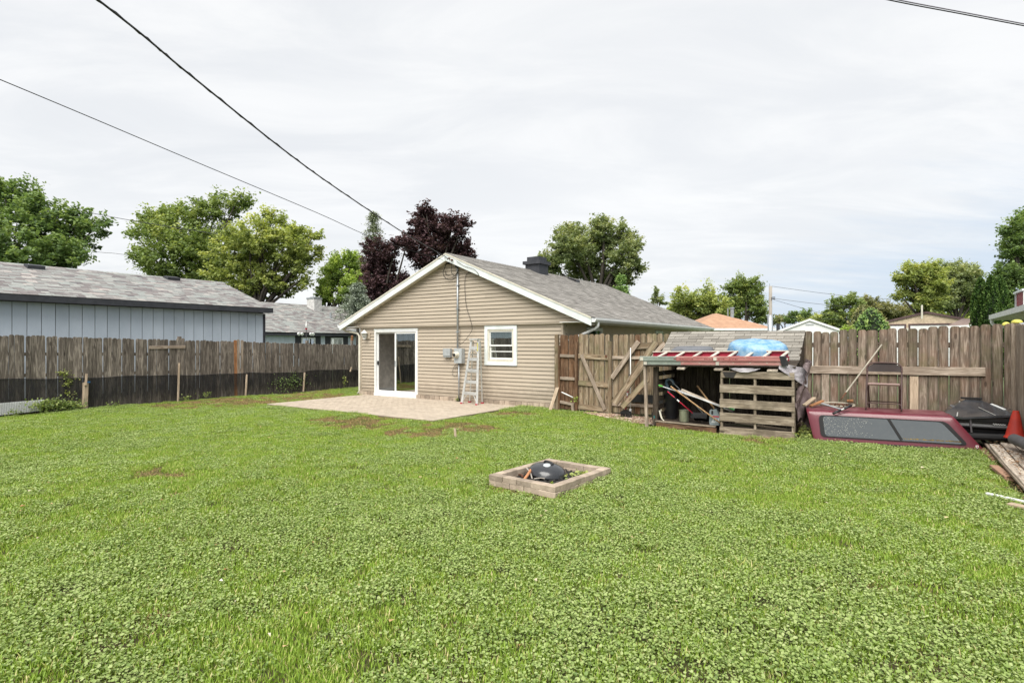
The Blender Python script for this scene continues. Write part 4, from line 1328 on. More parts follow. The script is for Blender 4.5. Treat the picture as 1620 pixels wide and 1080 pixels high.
# ---------------------------------------------------------------- fire pit
Acor, Bcor = gnd(773.5, 751, 0.10), gnd(878.5, 771, 0.10)
Ccor = gnd(947.5, 738, 0.10)
ex_ = (Bcor - Acor)
ex_.z = 0
lx_ = 1.0
ey_ = (Ccor - Bcor)
ey_.z = 0
LX, LY = ex_.length, ey_.length
ex_.normalize()
ey_ = Vector((-ex_.y, ex_.x, 0))
O_ = Vector((Bcor.x, Bcor.y, 0)) - ex_ * LX
pit = thing('fire_pit', O_ + ex_ * LX / 2 + ey_ * LY / 2, 'rectangular fire pit of stacked tan pavers in the middle of the lawn', 'fire pit')


def pb(x0, x1, y0, y1, z0, z1):
    c = O_ + ex_ * ((x0 + x1) / 2) + ey_ * ((y0 + y1) / 2)
    rot = rnd.uniform(-0.02, 0.02)
    jx, jy = rnd.uniform(-0.004, 0.004), rnd.uniform(-0.004, 0.004)
    e = 0.005
    hx, hy, hz = abs(x1 - x0) / 2 - 0.0025, abs(y1 - y0) / 2 - 0.0025, (z1 - z0)
    v, f = [], []
    for zz3, ins in ((0, 0), (hz - e, 0), (hz, e)):
        v += [(-hx + ins, -hy + ins, zz3), (hx - ins, -hy + ins, zz3), (hx - ins, hy - ins, zz3), (-hx + ins, hy - ins, zz3)]
    for l in (0, 4):
        for k in range(4):
            f.append((l + k, l + (k + 1) % 4, l + 4 + (k + 1) % 4, l + 4 + k))
    f += [(3, 2, 1, 0), (8, 9, 10, 11)]
    M = Matrix.Translation(c + ex_ * jx + ey_ * jy + Vector((0, 0, z0 + rnd.uniform(-0.001, 0.002)))) @ Matrix.Rotation(math.atan2(ex_.y, ex_.x) + rot, 4, 'Z')
    MB().add(v, f).build('brick', M_BRICK, pit, M=M)


def ringrow(z0, z1, shift):
    t = 0.105
    # front and back rows run full length, sides fit between them
    for yb0, yb1 in ((0, t), (LY - t, LY)):
        x = 0.0
        first = 0.105 if shift else 0.205
        while x < LX - 0.02:
            w_ = min(first if x == 0 else 0.205, LX - x)
            if LX - (x + w_) < 0.06:
                w_ = LX - x
            pb(x, x + w_, yb0, yb1, z0, z1)
            x += w_
    for xb0, xb1 in ((0, t), (LX - t, LX)):
        y = t
        first = 0.205 if shift else 0.105
        while y < LY - t - 0.02:
            w_ = min(first if y == t else 0.205, LY - t - y)
            if LY - t - (y + w_) < 0.06:
                w_ = LY - t - y
            pb(xb0, xb1, y, y + w_, z0, z1)
            y += w_


ringrow(-0.02, 0.043, True)
ringrow(0.046, 0.106, False)
ash = []
MB().add([tuple(O_ + ex_ * a + ey_ * b + Vector((0, 0, 0.012))) for a, b in ((0.08, 0.08), (LX - 0.08, 0.08), (LX - 0.08, LY - 0.08), (0.08, LY - 0.08))], [(0, 1, 2, 3)]).build('ash_bed', M_CHARCOAL, pit)
cm = MB()
for k in range(260):
    p = O_ + ex_ * rnd.uniform(0.12, LX - 0.12) + ey_ * rnd.uniform(0.12, LY - 0.12)
    r = rnd.uniform(0.008, 0.026)
    cm.box((-r, -r * 0.7, -r * 0.6), (r, r * 0.7, r * 0.6), Matrix.Translation(p + Vector((0, 0, 0.02))) @ Matrix.Rotation(rnd.uniform(0, 6), 4, 'Z') @ Matrix.Rotation(rnd.uniform(-1, 1), 4, 'X'))
co = cm.build('charcoal_lumps', M_CHARCOAL, kind='stuff')
co['label'] = 'black charcoal and ash lumps inside the paver fire pit'
# domed kettle lid lying tilted on the ash
lc = gnd(866, 751, 0.03)
Ml = Matrix.Translation((lc.x, lc.y, 0.055)) @ Matrix.Rotation(R(10), 4, Vector((CB, CA, 0)).normalized()) @ Matrix.Rotation(R(-5), 4, 'X')
prof = [(0.238, -0.012), (0.245, 0.0), (0.240, 0.012)]
for k in range(1, 13):
    a = k / 12 * math.pi / 2
    prof.append((max(0.0005, 0.235 * math.cos(a)), 0.012 + 0.112 * math.sin(a)))
lid = MB().lathe(prof, 48, Ml).build('kettle_grill_lid', M_KETTLE, smooth=True)
tag(lid, 'black domed enamel kettle lid lying in the fire pit', 'grill lid')
hd = Ml @ Vector((0, 0, 0.148))
hb_ = MB()
vent = MB().lathe([(0.045, 0.0), (0.045, 0.006), (0.0005, 0.008)], 18, Ml @ Matrix.Translation((0.02, -0.075, 0.114)) @ Matrix.Rotation(R(14), 4, 'X')).build('lid_vent', M_METERBOX, lid, smooth='auto')
pts = [Ml @ Vector((-0.06, 0, 0.117)), Ml @ Vector((-0.05, 0, 0.137)), Ml @ Vector((0, 0, 0.143)), Ml @ Vector((0.05, 0, 0.137)), Ml @ Vector((0.06, 0, 0.117))]
MB().tube(smooth(pts, 4), 0.013, 8).build('lid_handle', M_BLACK, lid, smooth=True)
for i, (a, b, r, mt, lab) in enumerate((((826, 763), (843, 738), 0.018, M_RUST, 'thick orange-brown stick leaning on the pit wall'), ((842, 758), (833, 740), 0.009, M_POLE, 'thin grey stick crossing the orange-brown one'),
                                        ((845, 757), (862, 757), 0.007, M_POLE, 'thin bent twig in front of the kettle lid'), ((820, 751), (827, 754), 0.016, M_RUST, 'short stub of brown wood at the left end of the pit'))):
    pa, pb_ = gnd(*a, 0.03), gnd(*b, 0.12 if b[1] < 745 else 0.04)
    if i == 0:
        mt = pm('orange_bark', (0.42, 0.19, 0.09), rough=0.9)
    midp = pa.lerp(pb_, 0.5) + Vector((0.01, 0.005, 0.01))
    tag(MB().tube(smooth([pa, midp, pb_], 4), r, 7).build('stick', mt, smooth=True), lab, 'stick')

# ---------------------------------------------------------------- junk shelter of pallets with a shingled rear roof
sh = thing('shelter', (11.4, -0.9, 0), 'low lean-to of old pallets and boards with a shingled roof against the back fence', 'shelter')
SX0, SX1, SYF, SYB = 10.04, 12.74, -1.52, -0.24
roofz = lambda y: 1.205 + 0.20 * (y - SYF)
# posts
plank('post', (SX0 + 0.05, SYF - 0.0, -0.05), (SX0 + 0.01, SYF, 1.20), 0.055, 0.075, W_GREY, sh)
plank('post', (SX0 + 0.17, SYF + 0.16, 0.03), (SX0 + 0.19, SYF + 0.14, 1.18), 0.10, 0.09, W_SHED, sh)
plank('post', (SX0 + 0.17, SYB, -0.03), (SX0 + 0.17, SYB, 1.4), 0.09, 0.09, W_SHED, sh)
plank('post', (SX1 - 0.02, SYF + 0.12, 0), (SX1 - 0.02, SYF + 0.12, 1.18), 0.06, 0.09, W_PALLET, sh)
plank('post', (SX1 - 0.06, SYB, 0), (SX1 - 0.06, SYB, 1.4), 0.09, 0.09, W_SHED, sh)
# left side pallet: slats running front to back
for k in range(6):
    z = 0.22 + k * 0.165
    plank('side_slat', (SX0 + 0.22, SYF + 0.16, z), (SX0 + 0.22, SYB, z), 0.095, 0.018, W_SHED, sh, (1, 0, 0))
for k in range(6):
    z = 0.12 + k * 0.19
    plank('side_slat', (SX1 - 0.03, SYF + 0.18, z), (SX1 - 0.03, SYB, z), 0.11, 0.018, W_PALLET, sh, (1, 0, 0))
# back lining, its darkness painted in for the inside shade
for k in range(19):
    x = SX0 + 0.2 + k * 0.133
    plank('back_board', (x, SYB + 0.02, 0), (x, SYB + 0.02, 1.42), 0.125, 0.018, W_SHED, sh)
# floor pallet
for k in range(9):
    y = SYF + 0.10 + k * 0.125
    plank('floor_slat', (SX0 + 0.2, y, 0.105), (SX0 + 1.36, y, 0.085), 0.10, 0.018, W_PALLET if k == 0 else W_SHED, sh, (0, 0, 1))
plank('floor_stringer', (SX0 + 0.22, SYF + 0.07, 0.035), (SX0 + 1.38, SYF + 0.07, 0.015), 0.09, 0.038, W_DARK, sh)
plank('floor_stringer', (SX0 + 0.22, SYF + 0.7, 0.035), (SX0 + 1.38, SYF + 0.7, 0.015), 0.09, 0.038, W_SHED, sh)
# flat roof deck
for k in range(5):
    y = SYF + 0.05 + k * 0.13
    plank('roof_board', (SX0 - 0.03, y, roofz(y) + 0.0), (SX1 + 0.03, y, roofz(y) + 0.03), 0.125, 0.02, W_SHED, sh, (0, -0.2, 1))
for q in (1079, 1138, 1223):
    x = ony(q, 585, SYF).x
    plank('rafter', (x, SYF - 0.09, 1.165), (x, SYB, 1.165 + 0.2 * 1.2), 0.15 if q != 1223 else 0.17, 0.032, W_LUMBER, sh, (0, -0.2, 1))
# shingled rear slope
rx0, rx1, ry0, ry1 = 10.16, 12.76, -1.02, -0.22
rz0, rz1 = 1.34, 1.895
rl = math.hypot(ry1 - ry0, rz1 - rz0)
ryv = Vector((0, ry1 - ry0, rz1 - rz0)).normalized()
rnv = Vector((0, -ryv.z, ryv.y))
o0 = Vector((rx0, ry0, rz0))
dk = MB()
vs = [o0, o0 + Vector((rx1 - rx0, 0, 0)), o0 + Vector((rx1 - rx0, 0, 0)) + ryv * rl, o0 + ryv * rl]
vs = vs + [v - rnv * 0.02 for v in vs]
dk.add(vs, [(0, 1, 2, 3), (7, 6, 5, 4), (0, 4, 5, 1), (1, 5, 6, 2), (2, 6, 7, 3), (3, 7, 4, 0)])
deck_ = dk.build('shingle_deck', W_SHED, sh)
plank('gable_board', (rx1 + 0.012, ry0, 1.2), (rx1 + 0.012, ry1, 1.2), 0.2, 0.018, W_SHED, sh, (1, 0, 0))
for xq in (rx0 + 0.01, rx1 - 0.02):
    MB().extr([(ry0, rz0 - 0.02), (ry1, rz1 - 0.03), (ry1, 1.2), (ry0, 1.2)], 0.018, Matrix(((0, 0, 1, xq - 0.009), (1, 0, 0, 0), (0, 1, 0, 0), (0, 0, 0, 1)))).build('gable_end', W_SHED, sh)
row = 0.098
nr = int(rl / row) + 1
for j in range(nr):
    x = rx0 - 0.01 - (0.16 if j % 2 else 0)
    while x < rx1:
        w_ = rnd.choice((0.30, 0.315, 0.30))
        a, b = max(x, rx0 - 0.012), min(x + w_, rx1 + 0.012)
        x += w_
        if b - a < 0.03:
            continue
        y0_, y1_ = j * row, min(rl, j * row + row + 0.03)
        lift = 0.010 + rnd.uniform(0, 0.006)
        P = lambda aa, yy, h: o0 + Vector((aa - rx0, 0, 0)) + ryv * yy + rnv * h
        e_ = 0.004
        vs = [P(a + e_, y0_ + rnd.uniform(-.006, .006), 0.001), P(b - e_, y0_ + rnd.uniform(-.006, .006), 0.001), P(b - e_, y1_, 0.001), P(a + e_, y1_, 0.001)]
        vs += [P(a + e_, y0_, lift), P(b - e_, y0_, lift + rnd.uniform(0, 0.003)), P(b - e_, y1_, 0.003), P(a + e_, y1_, 0.003)]
        MB().add(vs, [(3, 2, 1, 0), (4, 5, 6, 7), (0, 1, 5, 4), (1, 2, 6, 5), (2, 3, 7, 6), (3, 0, 4, 7)], tone=rnd.uniform(0.15, 0.9)).build('shingle', M_SH_SHED, sh)
# front pallet, right half: horizontal slats on three stringers
px0, px1 = ony(1140.5, 640, SYF).x, ony(1257.5, 640, SYF).x
slz = [(-0.02, 0.12), (0.225, 0.38), (0.475, 0.63), (0.75, 0.90), (1.02, 1.145)]
for k, (z0, z1) in enumerate(slz):
    zc = (z0 + z1) / 2
    plank('pallet_slat', (px0 - (0.005 if k != 4 else -0.02), SYF - 0.065, zc), (px1 + rnd.uniform(-0.01, 0.01), SYF - 0.065, zc + rnd.uniform(-0.008, 0.008)), z1 - z0, 0.018, W_PALLET, sh, label='blackened, flaking slat' if k == 1 else None)
for k, x in enumerate((px0 + 0.022, (px0 + px1) / 2 - 0.02, px1 - 0.022)):
    plank('pallet_stringer', (x, SYF - 0.01, 0.01), (x, SYF - 0.01, 1.11), 0.042, 0.085, W_PALLET, sh)
for k in range(5):
    zc = 0.09 + k * 0.24
    plank('pallet_slat', (px0, SYF + 0.045, zc), (px1, SYF + 0.045, zc), 0.09, 0.016, W_SHED, sh) if k in (0, 4) else None
plank('inner_board', (px0 + 0.2, SYF + 0.25, 0.18), (px1 - 0.1, SYF + 0.4, 0.08), 0.12, 0.03, W_PALLET, sh, (0, 0, 1))

# tarpaulin over the right end: crumpled sheet hanging down


def crumple(fn, nu, nv, amp, name, mat, seed):
    r2 = random.Random(seed)
    ph = [(r2.uniform(2, 9), r2.uniform(2, 9), r2.uniform(0, 6)) for _ in range(9)]
    V, Fc = [], []
    for j in range(nv + 1):
        for i in range(nu + 1):
            u, v = i / nu, j / nv
            p, n = fn(u, v)
            d = sum(math.sin(a * u * 2.2 + b * v * 1.7 + c) * (1.0 / (1 + k * 0.5)) for k, (a, b, c) in enumerate(ph)) * amp * 0.4
            d = abs(d) * 1.6 - amp * 0.5 + r2.uniform(-1, 1) * amp * 0.12
            V.append(tuple(Vector(p) + Vector(n) * d))
    for j in range(nv):
        for i in range(nu):
            k = j * (nu + 1) + i
            Fc.append([k, k + 1, k + nu + 2, k + nu + 1])
    m_ = MB()
    m_.v, m_.f, m_.t = V, Fc, [0.5] * len(Fc)
    return m_


tarp = None


def f1(u, v):                                         # drape on the right side of the shelter
    x = SX1 + 0.10 + 0.07 * math.sin(v * 5 + u * 4) + 0.05 * (1 - v)
    y = SYF - 0.02 + 0.95 * u
    zt = roofz(y) + 0.10 - 0.12 * u
    zb = 0.05 + 0.30 * abs(math.sin(u * 6)) + (0.42 if u < 0.12 else 0)
    return (x, y, zt + (zb - zt) * v), (1, 0, 0)


tarp = crumple(f1, 26, 34, 0.07, 'tarpaulin', M_TARP, 3).build('tarpaulin', M_TARP, smooth=True)
tag(tarp, 'crumpled taupe tarpaulin hanging over the right end of the shelter', 'tarpaulin')


def f2(u, v):                                         # pale corner folded forward over the roof edge
    a = ony(1236, 567, SYF - 0.05)
    x = SX1 - 0.22 + 0.42 * u
    z = roofz(SYF) + 0.11 - 0.30 * v * (0.35 + u * 0.75) - 0.10 * u
    y = SYF - 0.07 - 0.05 * v + 0.25 * u * u
    return (x, y, z), (0, -1, 0.3)


crumple(f2, 16, 12, 0.035, 'x', M_TARPS, 5).build('tarpaulin_fold', M_TARPS, tarp, smooth=True)


def f3(u, v):
    x = ony(1154, 580, SYF - 0.05).x + (ony(1205, 580, SYF - 0.05).x - ony(1154, 580, SYF - 0.05).x) * u
    z = 1.205 - 0.075 * v * math.sin(math.pi * u)
    return (x, SYF - 0.10 - 0.02 * v, z), (0, -1, 0)


crumple(f3, 14, 6, 0.02, 'x', M_TARPS, 6).build('tarpaulin_fold', M_TARPS, tarp, smooth=True)
# black rag hanging at the pallet's top left
MB().add([(px0 + 0.05, SYF - 0.085, 1.13), (px0 + 0.30, SYF - 0.085, 1.13), (px0 + 0.24, SYF - 0.095, 1.02), (px0 + 0.10, SYF - 0.095, 1.03)] + [(px0 + 0.05, SYF - 0.08, 1.13), (px0 + 0.30, SYF - 0.08, 1.13), (px0 + 0.24, SYF - 0.088, 1.02), (px0 + 0.10, SYF - 0.088, 1.03)],
         [(3, 2, 1, 0), (4, 5, 6, 7), (2, 3, 7, 6), (0, 4, 7, 3), (1, 2, 6, 5)]).build('black_felt_flap', M_CHARCOAL, sh)

# extension ladder lying along the roof edge (two nested sections)
la, lbq = ony(1012, 571, SYF - 0.11), ony(1243, 572, SYF - 0.10)
lz0, lz1 = 1.30, 1.325
el = thing('extension_ladder', ((la.x + lbq.x) / 2, SYF + 0.1, 1.24), 'faded red and grey-green extension ladder lying along the shelter roof edge', 'ladder')
tilt = 0.20


def LP(x, w, h):
    """Point on the ladder: x along, w back from the front rail, h up from the lower edge."""
    q = (x - la.x) / (lbq.x - la.x)
    return Vector((x, SYF - 0.115 + w * 0.98, 1.225 + 0.035 * q + w * tilt + h))


xs0, xs1 = la.x, lbq.x
xm = ony(1070, 570, SYF - 0.11).x
for sec, (h0, h1, w0, wid, xa, xb) in enumerate(((0.0, 0.072, 0.02, 0.40, xs0 + 0.07, xs1 + 0.0), (0.078, 0.162, 0.0, 0.44, xs0, xs1 - 0.02))):
    for w in (w0, w0 + wid):
        spl = [(xa, xm + (0.08 if not sec else 0), M_LADGRY), (xm + (0.08 if not sec else 0), xb, M_LADRED if w == w0 else M_LADRED2)]
        if w != w0:
            spl = [(xa + 0.12, xb, M_LADRED2)]
        for a, b, mt in spl:
            c_ = MB()
            # C-channel: web with two flanges
            for (p0, p1) in (((w, h0), (w + 0.006, h1)), ((w + 0.006 if w == w0 else w - 0.026, h0), (w + 0.032 if w == w0 else w, h0 + 0.007)), ((w + 0.006 if w == w0 else w - 0.026, h1 - 0.007), (w + 0.032 if w == w0 else w, h1))):
                vs = []
                for xx in (a, b):
                    vs += [LP(xx, p0[0], p0[1]), LP(xx, p1[0], p0[1]), LP(xx, p1[0], p1[1]), LP(xx, p0[0], p1[1])]
                c_.add(vs, [(0, 3, 2, 1), (4, 5, 6, 7), (0, 1, 5, 4), (1, 2, 6, 5), (2, 3, 7, 6), (3, 0, 4, 7)])
            if w == w0:
                for hh_ in (0.25, 0.75):
                    z_ = h0 + (h1 - h0) * hh_
                    vs = []
                    for xx in (a, b):
                        vs += [LP(xx, w - 0.004, z_ - 0.006), LP(xx, w + 0.001, z_ - 0.006), LP(xx, w + 0.001, z_ + 0.006), LP(xx, w - 0.004, z_ + 0.006)]
                    c_.add(vs, [(0, 3, 2, 1), (4, 5, 6, 7), (0, 1, 5, 4), (1, 2, 6, 5), (2, 3, 7, 6), (3, 0, 4, 7)])
            c_.build('ladder_rail', mt, el)
            if sec == 1 and w != w0:
                MB().beam(LP(a, w - 0.012, h1 + 0.003), LP(b, w - 0.012, h1 + 0.010), 0.028, 0.020, (0, 0, 1)).build('rail_flange', M_RUNG, el)
    if sec == 1:
        n_r = 8
        for k in range(n_r):
            x = ony(1044 + k * 27.8, 562, SYF).x
            MB().beam(LP(x - 0.03, w0, (h0 + h1) / 2 + 0.018), LP(x + 0.03, w0 + wid, (h0 + h1) / 2 + 0.03), 0.055, 0.03, (0, 0, 1), ch=0.3).build('rung', M_RUNG, el)
    else:
        for k in range(8):
            x = ony(1056 + k * 26.5, 562, SYF).x
            MB().beam(LP(x, w0, (h0 + h1) / 2), LP(x, w0 + wid, (h0 + h1) / 2), 0.034, 0.028, (0, 0, 1), ch=0.3).build('rung', M_RUNG, el)
for q, hq in ((1131, 0.12), (1135, 0.035), (1015, 0.12), (1021, 0.035)):
    x = ony(q, 570, SYF - 0.12).x
    p = LP(x, -0.006, hq)
    MB().box((p.x - 0.03, p.y - 0.004, p.z - 0.03), (p.x + 0.03, p.y + 0.004, p.z + 0.03)).build('rung_bracket', M_RUNG, el)
x = lbq.x
MB().add([LP(x - 0.06, -0.008, 0.0), LP(x + 0.04, -0.008, 0.0), LP(x - 0.0, -0.008, 0.165), LP(x - 0.10, -0.008, 0.165), LP(x - 0.06, 0.03, 0.0), LP(x + 0.04, 0.03, 0.0), LP(x - 0.0, 0.03, 0.165), LP(x - 0.10, 0.03, 0.165)],
         [(0, 1, 2, 3), (4, 7, 6, 5), (0, 4, 5, 1), (1, 5, 6, 2), (2, 6, 7, 3), (3, 7, 4, 0)]).build('ladder_foot', M_BLACK, el)
M_LETTER = pm('dark_red_print', (0.22, 0.02, 0.03), rough=0.6)
mx = ony(1066, 568, SYF - 0.12)
Mt = Matrix.Translation(LP(mx.x, -0.006, 0.098)) @ Matrix.Rotation(R(90), 4, 'X')
MB().beam((0.004, 0, 0), (0.004, 0.045, 0), 0.008, 0.001, (0, 0, 1)).beam((0.044, 0, 0), (0.044, 0.045, 0), 0.008, 0.001, (0, 0, 1)).beam((0.006, 0.044, 0.0004), (0.024, 0.012, 0.0004), 0.007, 0.001, (0, 0, 1)).beam((0.042, 0.044, 0.0004), (0.024, 0.012, 0.0004), 0.007, 0.001, (0, 0, 1)).build('lettering', M_LETTER, el, M=Mt)
lt = MB()
x = ony(1074, 568, SYF - 0.12).x
for i in range(34):
    if i in (10, 11, 12, 13, 21, 27):
        x += 0.05
        continue
    h_ = rnd.uniform(0.012, 0.028)
    p = LP(x, -0.0055, 0.105)
    lt.box((p.x, p.y - 0.001, p.z), (p.x + rnd.uniform(0.006, 0.016), p.y, p.z + h_))
    x += 0.028
lt.build('faded_print', M_LETTER, el, kind='stuff')

# things on the shelter roof
pc = at(1197, 553, 10.85)
pool = MB()
nP = 64
prof = [(0.60, 0.0, 0.0), (0.585, 0.02, 0.0), (0.55, 0.03, 0.006), (0.535, 0.08, 0.016), (0.525, 0.13, 0.020), (0.515, 0.18, 0.015), (0.50, 0.245, 0.006), (0.45, 0.290, 0), (0.38, 0.305, 0), (0.25, 0.312, 0), (0.12, 0.314, 0), (0.001, 0.314, 0)]
Mp = Matrix.Translation((pc.x, pc.y + 0.02, 1.385)) @ Matrix.Rotation(R(11), 4, 'X') @ Matrix.Rotation(R(3), 4, 'Y')
vs = []
for r, z, am in prof:
    for k in range(nP):
        a = 2 * math.pi * k / nP
        rr = r + am * math.sin(a * 20 + z * 30) + (0.01 * math.sin(a * 3 + 1) if r > 0.3 else 0)
        dz = -0.035 * max(0, math.cos(a + 0.9)) * (1 - min(1, abs(r - 0.42) / 0.12)) + 0.006 * math.sin(a * 7 + r * 20)
        vs.append((rr * math.cos(a), rr * math.sin(a) * 0.72, z + dz))
fs = []
for i in range(len(prof) - 1):
    for k in range(nP):
        fs.append((i * nP + k, i * nP + (k + 1) % nP, (i + 1) * nP + (k + 1) % nP, (i + 1) * nP + k))
o = MB().add(vs, fs, Mp).build('paddling_pool', M_POOL, smooth=True)
tag(o, 'upturned sky blue plastic paddling pool on the shelter roof', 'paddling pool')
tc_ = at(1094, 556, 11.45)
vs = []
n_ = 40
prof = [(1.0, 0.0), (1.0, 0.015), (0.965, 0.02), (0.95, 0.05), (0.90, 0.085), (0.82, 0.105), (0.6, 0.112), (0.3, 0.113), (0.01, 0.113)]
for r, z in prof:
    for k in range(n_):
        a = 2 * math.pi * k / n_
        ca, sa = math.cos(a), math.sin(a)
        q = (abs(ca) ** 5 + abs(sa) ** 5) ** (-1 / 5)
        vs.append((r * q * ca * 0.43, r * q * sa * 0.22, z))
fs = []
for i in range(len(prof) - 1):
    for k in range(n_):
        fs.append((i * n_ + k, i * n_ + (k + 1) % n_, (i + 1) * n_ + (k + 1) % n_, (i + 1) * n_ + k))
o = MB().add(vs, fs, Matrix.Translation((tc_.x, -0.95, 1.455)) @ Matrix.Rotation(R(14), 4, 'X')).build('plastic_tub', M_LID, smooth='auto')
tag(o, 'upturned dark grey plastic tub on the shelter roof left of the blue pool', 'tub')

# inside the shelter
FZ = 0.115


def inn(px, py, y=-1.25):
    return ony(px, py, y)


b0 = inn(1052, 640, -1.0)
o = MB().lathe([(0.15, FZ), (0.16, FZ + 0.02), (0.21, 0.80), (0.225, 0.82), (0.225, 0.85), (0.19, 0.855), (0.18, 0.80), (0.001, 0.79)], 24, Matrix.Translation((b0.x + 0.09, -0.90, 0)), sx=0.82, sy=0.9).build('refuse_bin', M_BLACK, smooth='auto')
tag(o, 'tall black plastic bin inside the shelter', 'bin')
M_SLATE = pm('slate_blue_plastic', (0.06, 0.10, 0.13), rough=0.5)
p = inn(1059, 612, -1.16)
lp_ = []
for k in range(14):
    a = math.pi * (k / 13) * 1.5 - 0.3
    lp_.append((p.x + 0.075 * math.cos(a), -1.14, 0.84 + 0.085 * math.sin(a)))
o = MB().tube(lp_, 0.028, 8).tube([(p.x - 0.07, -1.14, 0.85), (p.x + 0.0, -1.15, 0.66)], 0.03, 8).build('plastic_hook', M_SLATE, smooth=True)
tag(o, 'slate blue hooked plastic piece hanging over the black bin', 'plastic piece')
p = inn(1082, 668, -1.27)
bu = MB().lathe([(0.092, FZ), (0.094, FZ + 0.01), (0.096, FZ + 0.21), (0.102, FZ + 0.215), (0.102, FZ + 0.23), (0.09, FZ + 0.23), (0.088, FZ + 0.02), (0.001, FZ + 0.02)], 24, Matrix.Translation((p.x, -1.26, 0))).build('metal_bucket', pm('dull_bucket_steel', (0.40, 0.40, 0.30), (0.22, 0.24, 0.17), rough=0.4, metal=0.6, stretch=(1, 1, 0.3)), smooth='auto')
tag(bu, 'small dull steel bucket on the shelter floor', 'bucket')
p0, p1 = inn(1092, 690, -1.33), inn(1118, 690, -1.33)
bg_ = crumple(lambda u, v: ((p0.x + (p1.x - p0.x) * u, -1.32 + 0.30 * (1 - abs(2 * v - 1)) * 0 + 0.28 * v * v, FZ + 0.20 * math.sin(math.pi * min(1, 0.15 + v * 0.85)) + 0.0 * u), (0, -0.6, 0.6)), 12, 10, 0.03, 'x', M_BLACK, 9)
o = bg_.build('black_bag', M_RUBBER, smooth=True)
tag(o, 'slumped black bag between the steel bucket and the grey jug', 'bag')
p = inn(1131, 668, -1.33)
jug = MB().extr([(-0.085, 0), (0.085, 0), (0.095, 0.03), (0.095, 0.17), (0.06, 0.25), (0.045, 0.27), (0.045, 0.30), (-0.01, 0.30), (-0.03, 0.27), (-0.075, 0.29), (-0.09, 0.26), (-0.095, 0.05)], 0.10, Matrix(((1, 0, 0, p.x), (0, 0, -1, -1.27), (0, 1, 0, FZ - 0.01), (0, 0, 0, 1)))).build('oil_jug', pm('grey_jug_plastic', (0.22, 0.26, 0.27), (0.16, 0.19, 0.20), rough=0.4))
tag(jug, 'grey plastic oil jug with a red and white label at the pallet edge', 'jug')
MB().box((p.x - 0.03, -1.373, FZ + 0.145), (p.x + 0.085, -1.371, FZ + 0.165)).build('red_label', M_REDPL, jug)
MB().box((p.x - 0.055, -1.373, FZ + 0.19), (p.x - 0.02, -1.3715, FZ + 0.26)).build('handle_hole', M_BLACK, jug)
MB().lathe([(0.026, 0), (0.026, 0.03), (0.0005, 0.03)], 12, Matrix.Translation((p.x + 0.02, -1.32, FZ + 0.288))).build('jug_cap', M_BLACK, jug)
jl = MB()
for k in range(9):
    jl.box((p.x - 0.05 + k * 0.015, -1.373, FZ + 0.035 + 0.002 * (k % 3)), (p.x - 0.042 + k * 0.015, -1.371, FZ + 0.06 + 0.03 * ((k * 7) % 3)))
jl.build('white_print', M_WHITE, jug, kind='stuff')
p = inn(1037, 668, -1.36)
o = MB().extr([(-0.06, 0), (0.05, 0), (0.06, 0.10), (0.03, 0.24), (-0.03, 0.25), (-0.06, 0.12)], 0.2, Matrix(((1, 0, 0, p.x), (0, 0, -1, -1.2), (0, 1, 0, FZ), (0, 0, 0, 1)))).build('black_bag', M_RUBBER)
tag(o, 'black bag with a teal strap in the left corner of the shelter floor', 'bag')
MB().beam((p.x - 0.005, -1.405, FZ + 0.04), (p.x - 0.025, -1.402, FZ + 0.20), 0.025, 0.008, (0, -1, 0)).build('teal_strap', pm('teal_webbing', (0.01, 0.16, 0.16), rough=0.7), o)
p = inn(1046, 672, -1.38)
o = MB().tube(smooth([(p.x - 0.04, -1.38, FZ + 0.2), (p.x - 0.02, -1.38, FZ + 0.12), (p.x + 0.01, -1.39, FZ + 0.05), (p.x + 0.07, -1.40, FZ)], 4), 0.010, 6).tube(smooth([(p.x, -1.38, FZ + 0.22), (p.x - 0.01, -1.38, FZ + 0.15), (p.x + 0.03, -1.39, FZ + 0.03)], 4), 0.008, 6).build('white_tubing', M_CREAM, smooth=True)
tag(o, 'short curls of whitish tubing beside the black bag with a teal strap', 'tubing')


def poleo(a, b, r, mat, name, lab, cat, n=8, ya=-1.3, yb=-1.3):
    o = MB().tube([ony(*a, ya), ony(*b, yb)], r, n).build(name, mat, smooth=True)
    return tag(o, lab, cat)


M_WPOLE = pm('white_enamel_pole', (0.72, 0.73, 0.75), rough=0.4, bump=0.02)
wp1 = poleo((1046, 610.5), (1160, 648), 0.010, M_WPOLE, 'white_pole', 'upper long white pole lying across the shelter, green tip', 'pole', 8, -1.42, -1.30)
MB().tube([ony(1042, 609, -1.424), ony(1048.5, 611.2, -1.42)], 0.013, 8).build('green_tip', pm('green_plastic', (0.08, 0.45, 0.06), rough=0.5), wp1)
poleo((1072, 617), (1160, 651), 0.009, M_WPOLE, 'white_pole', 'lower white pole just beneath the green-tipped one', 'pole', 8, -1.44, -1.33)
o = plank('grey_board', ony(1078, 616, -1.36), ony(1158, 650, -1.30), 0.045, 0.012, W_LUMBER, None, (0, -1, 0.3))
tag(o, 'thin tan lath lying just below the white poles', 'lath')
poleo((1061, 611), (1141, 670), 0.014, W_HANDLE, 'tool_handle', 'long tan wooden handle sloping down behind the grey jug', 'handle', 8, -1.46, -1.41)
poleo((1103, 610), (1133, 650), 0.016, W_HANDLE, 'tool_handle', 'short thick orange-tan handle above the grey jug', 'handle', 8, -1.0, -1.25)
rp = poleo((1056, 619), (1096, 653.5), 0.012, M_REDPL, 'red_pole', 'red pole with a white band leaning in the shelter', 'pole', 8, -1.45, -1.36)
MB().tube([ony(1071, 632, -1.43), ony(1074.5, 635, -1.425)], 0.014, 8).build('white_band', M_WHITE, rp)
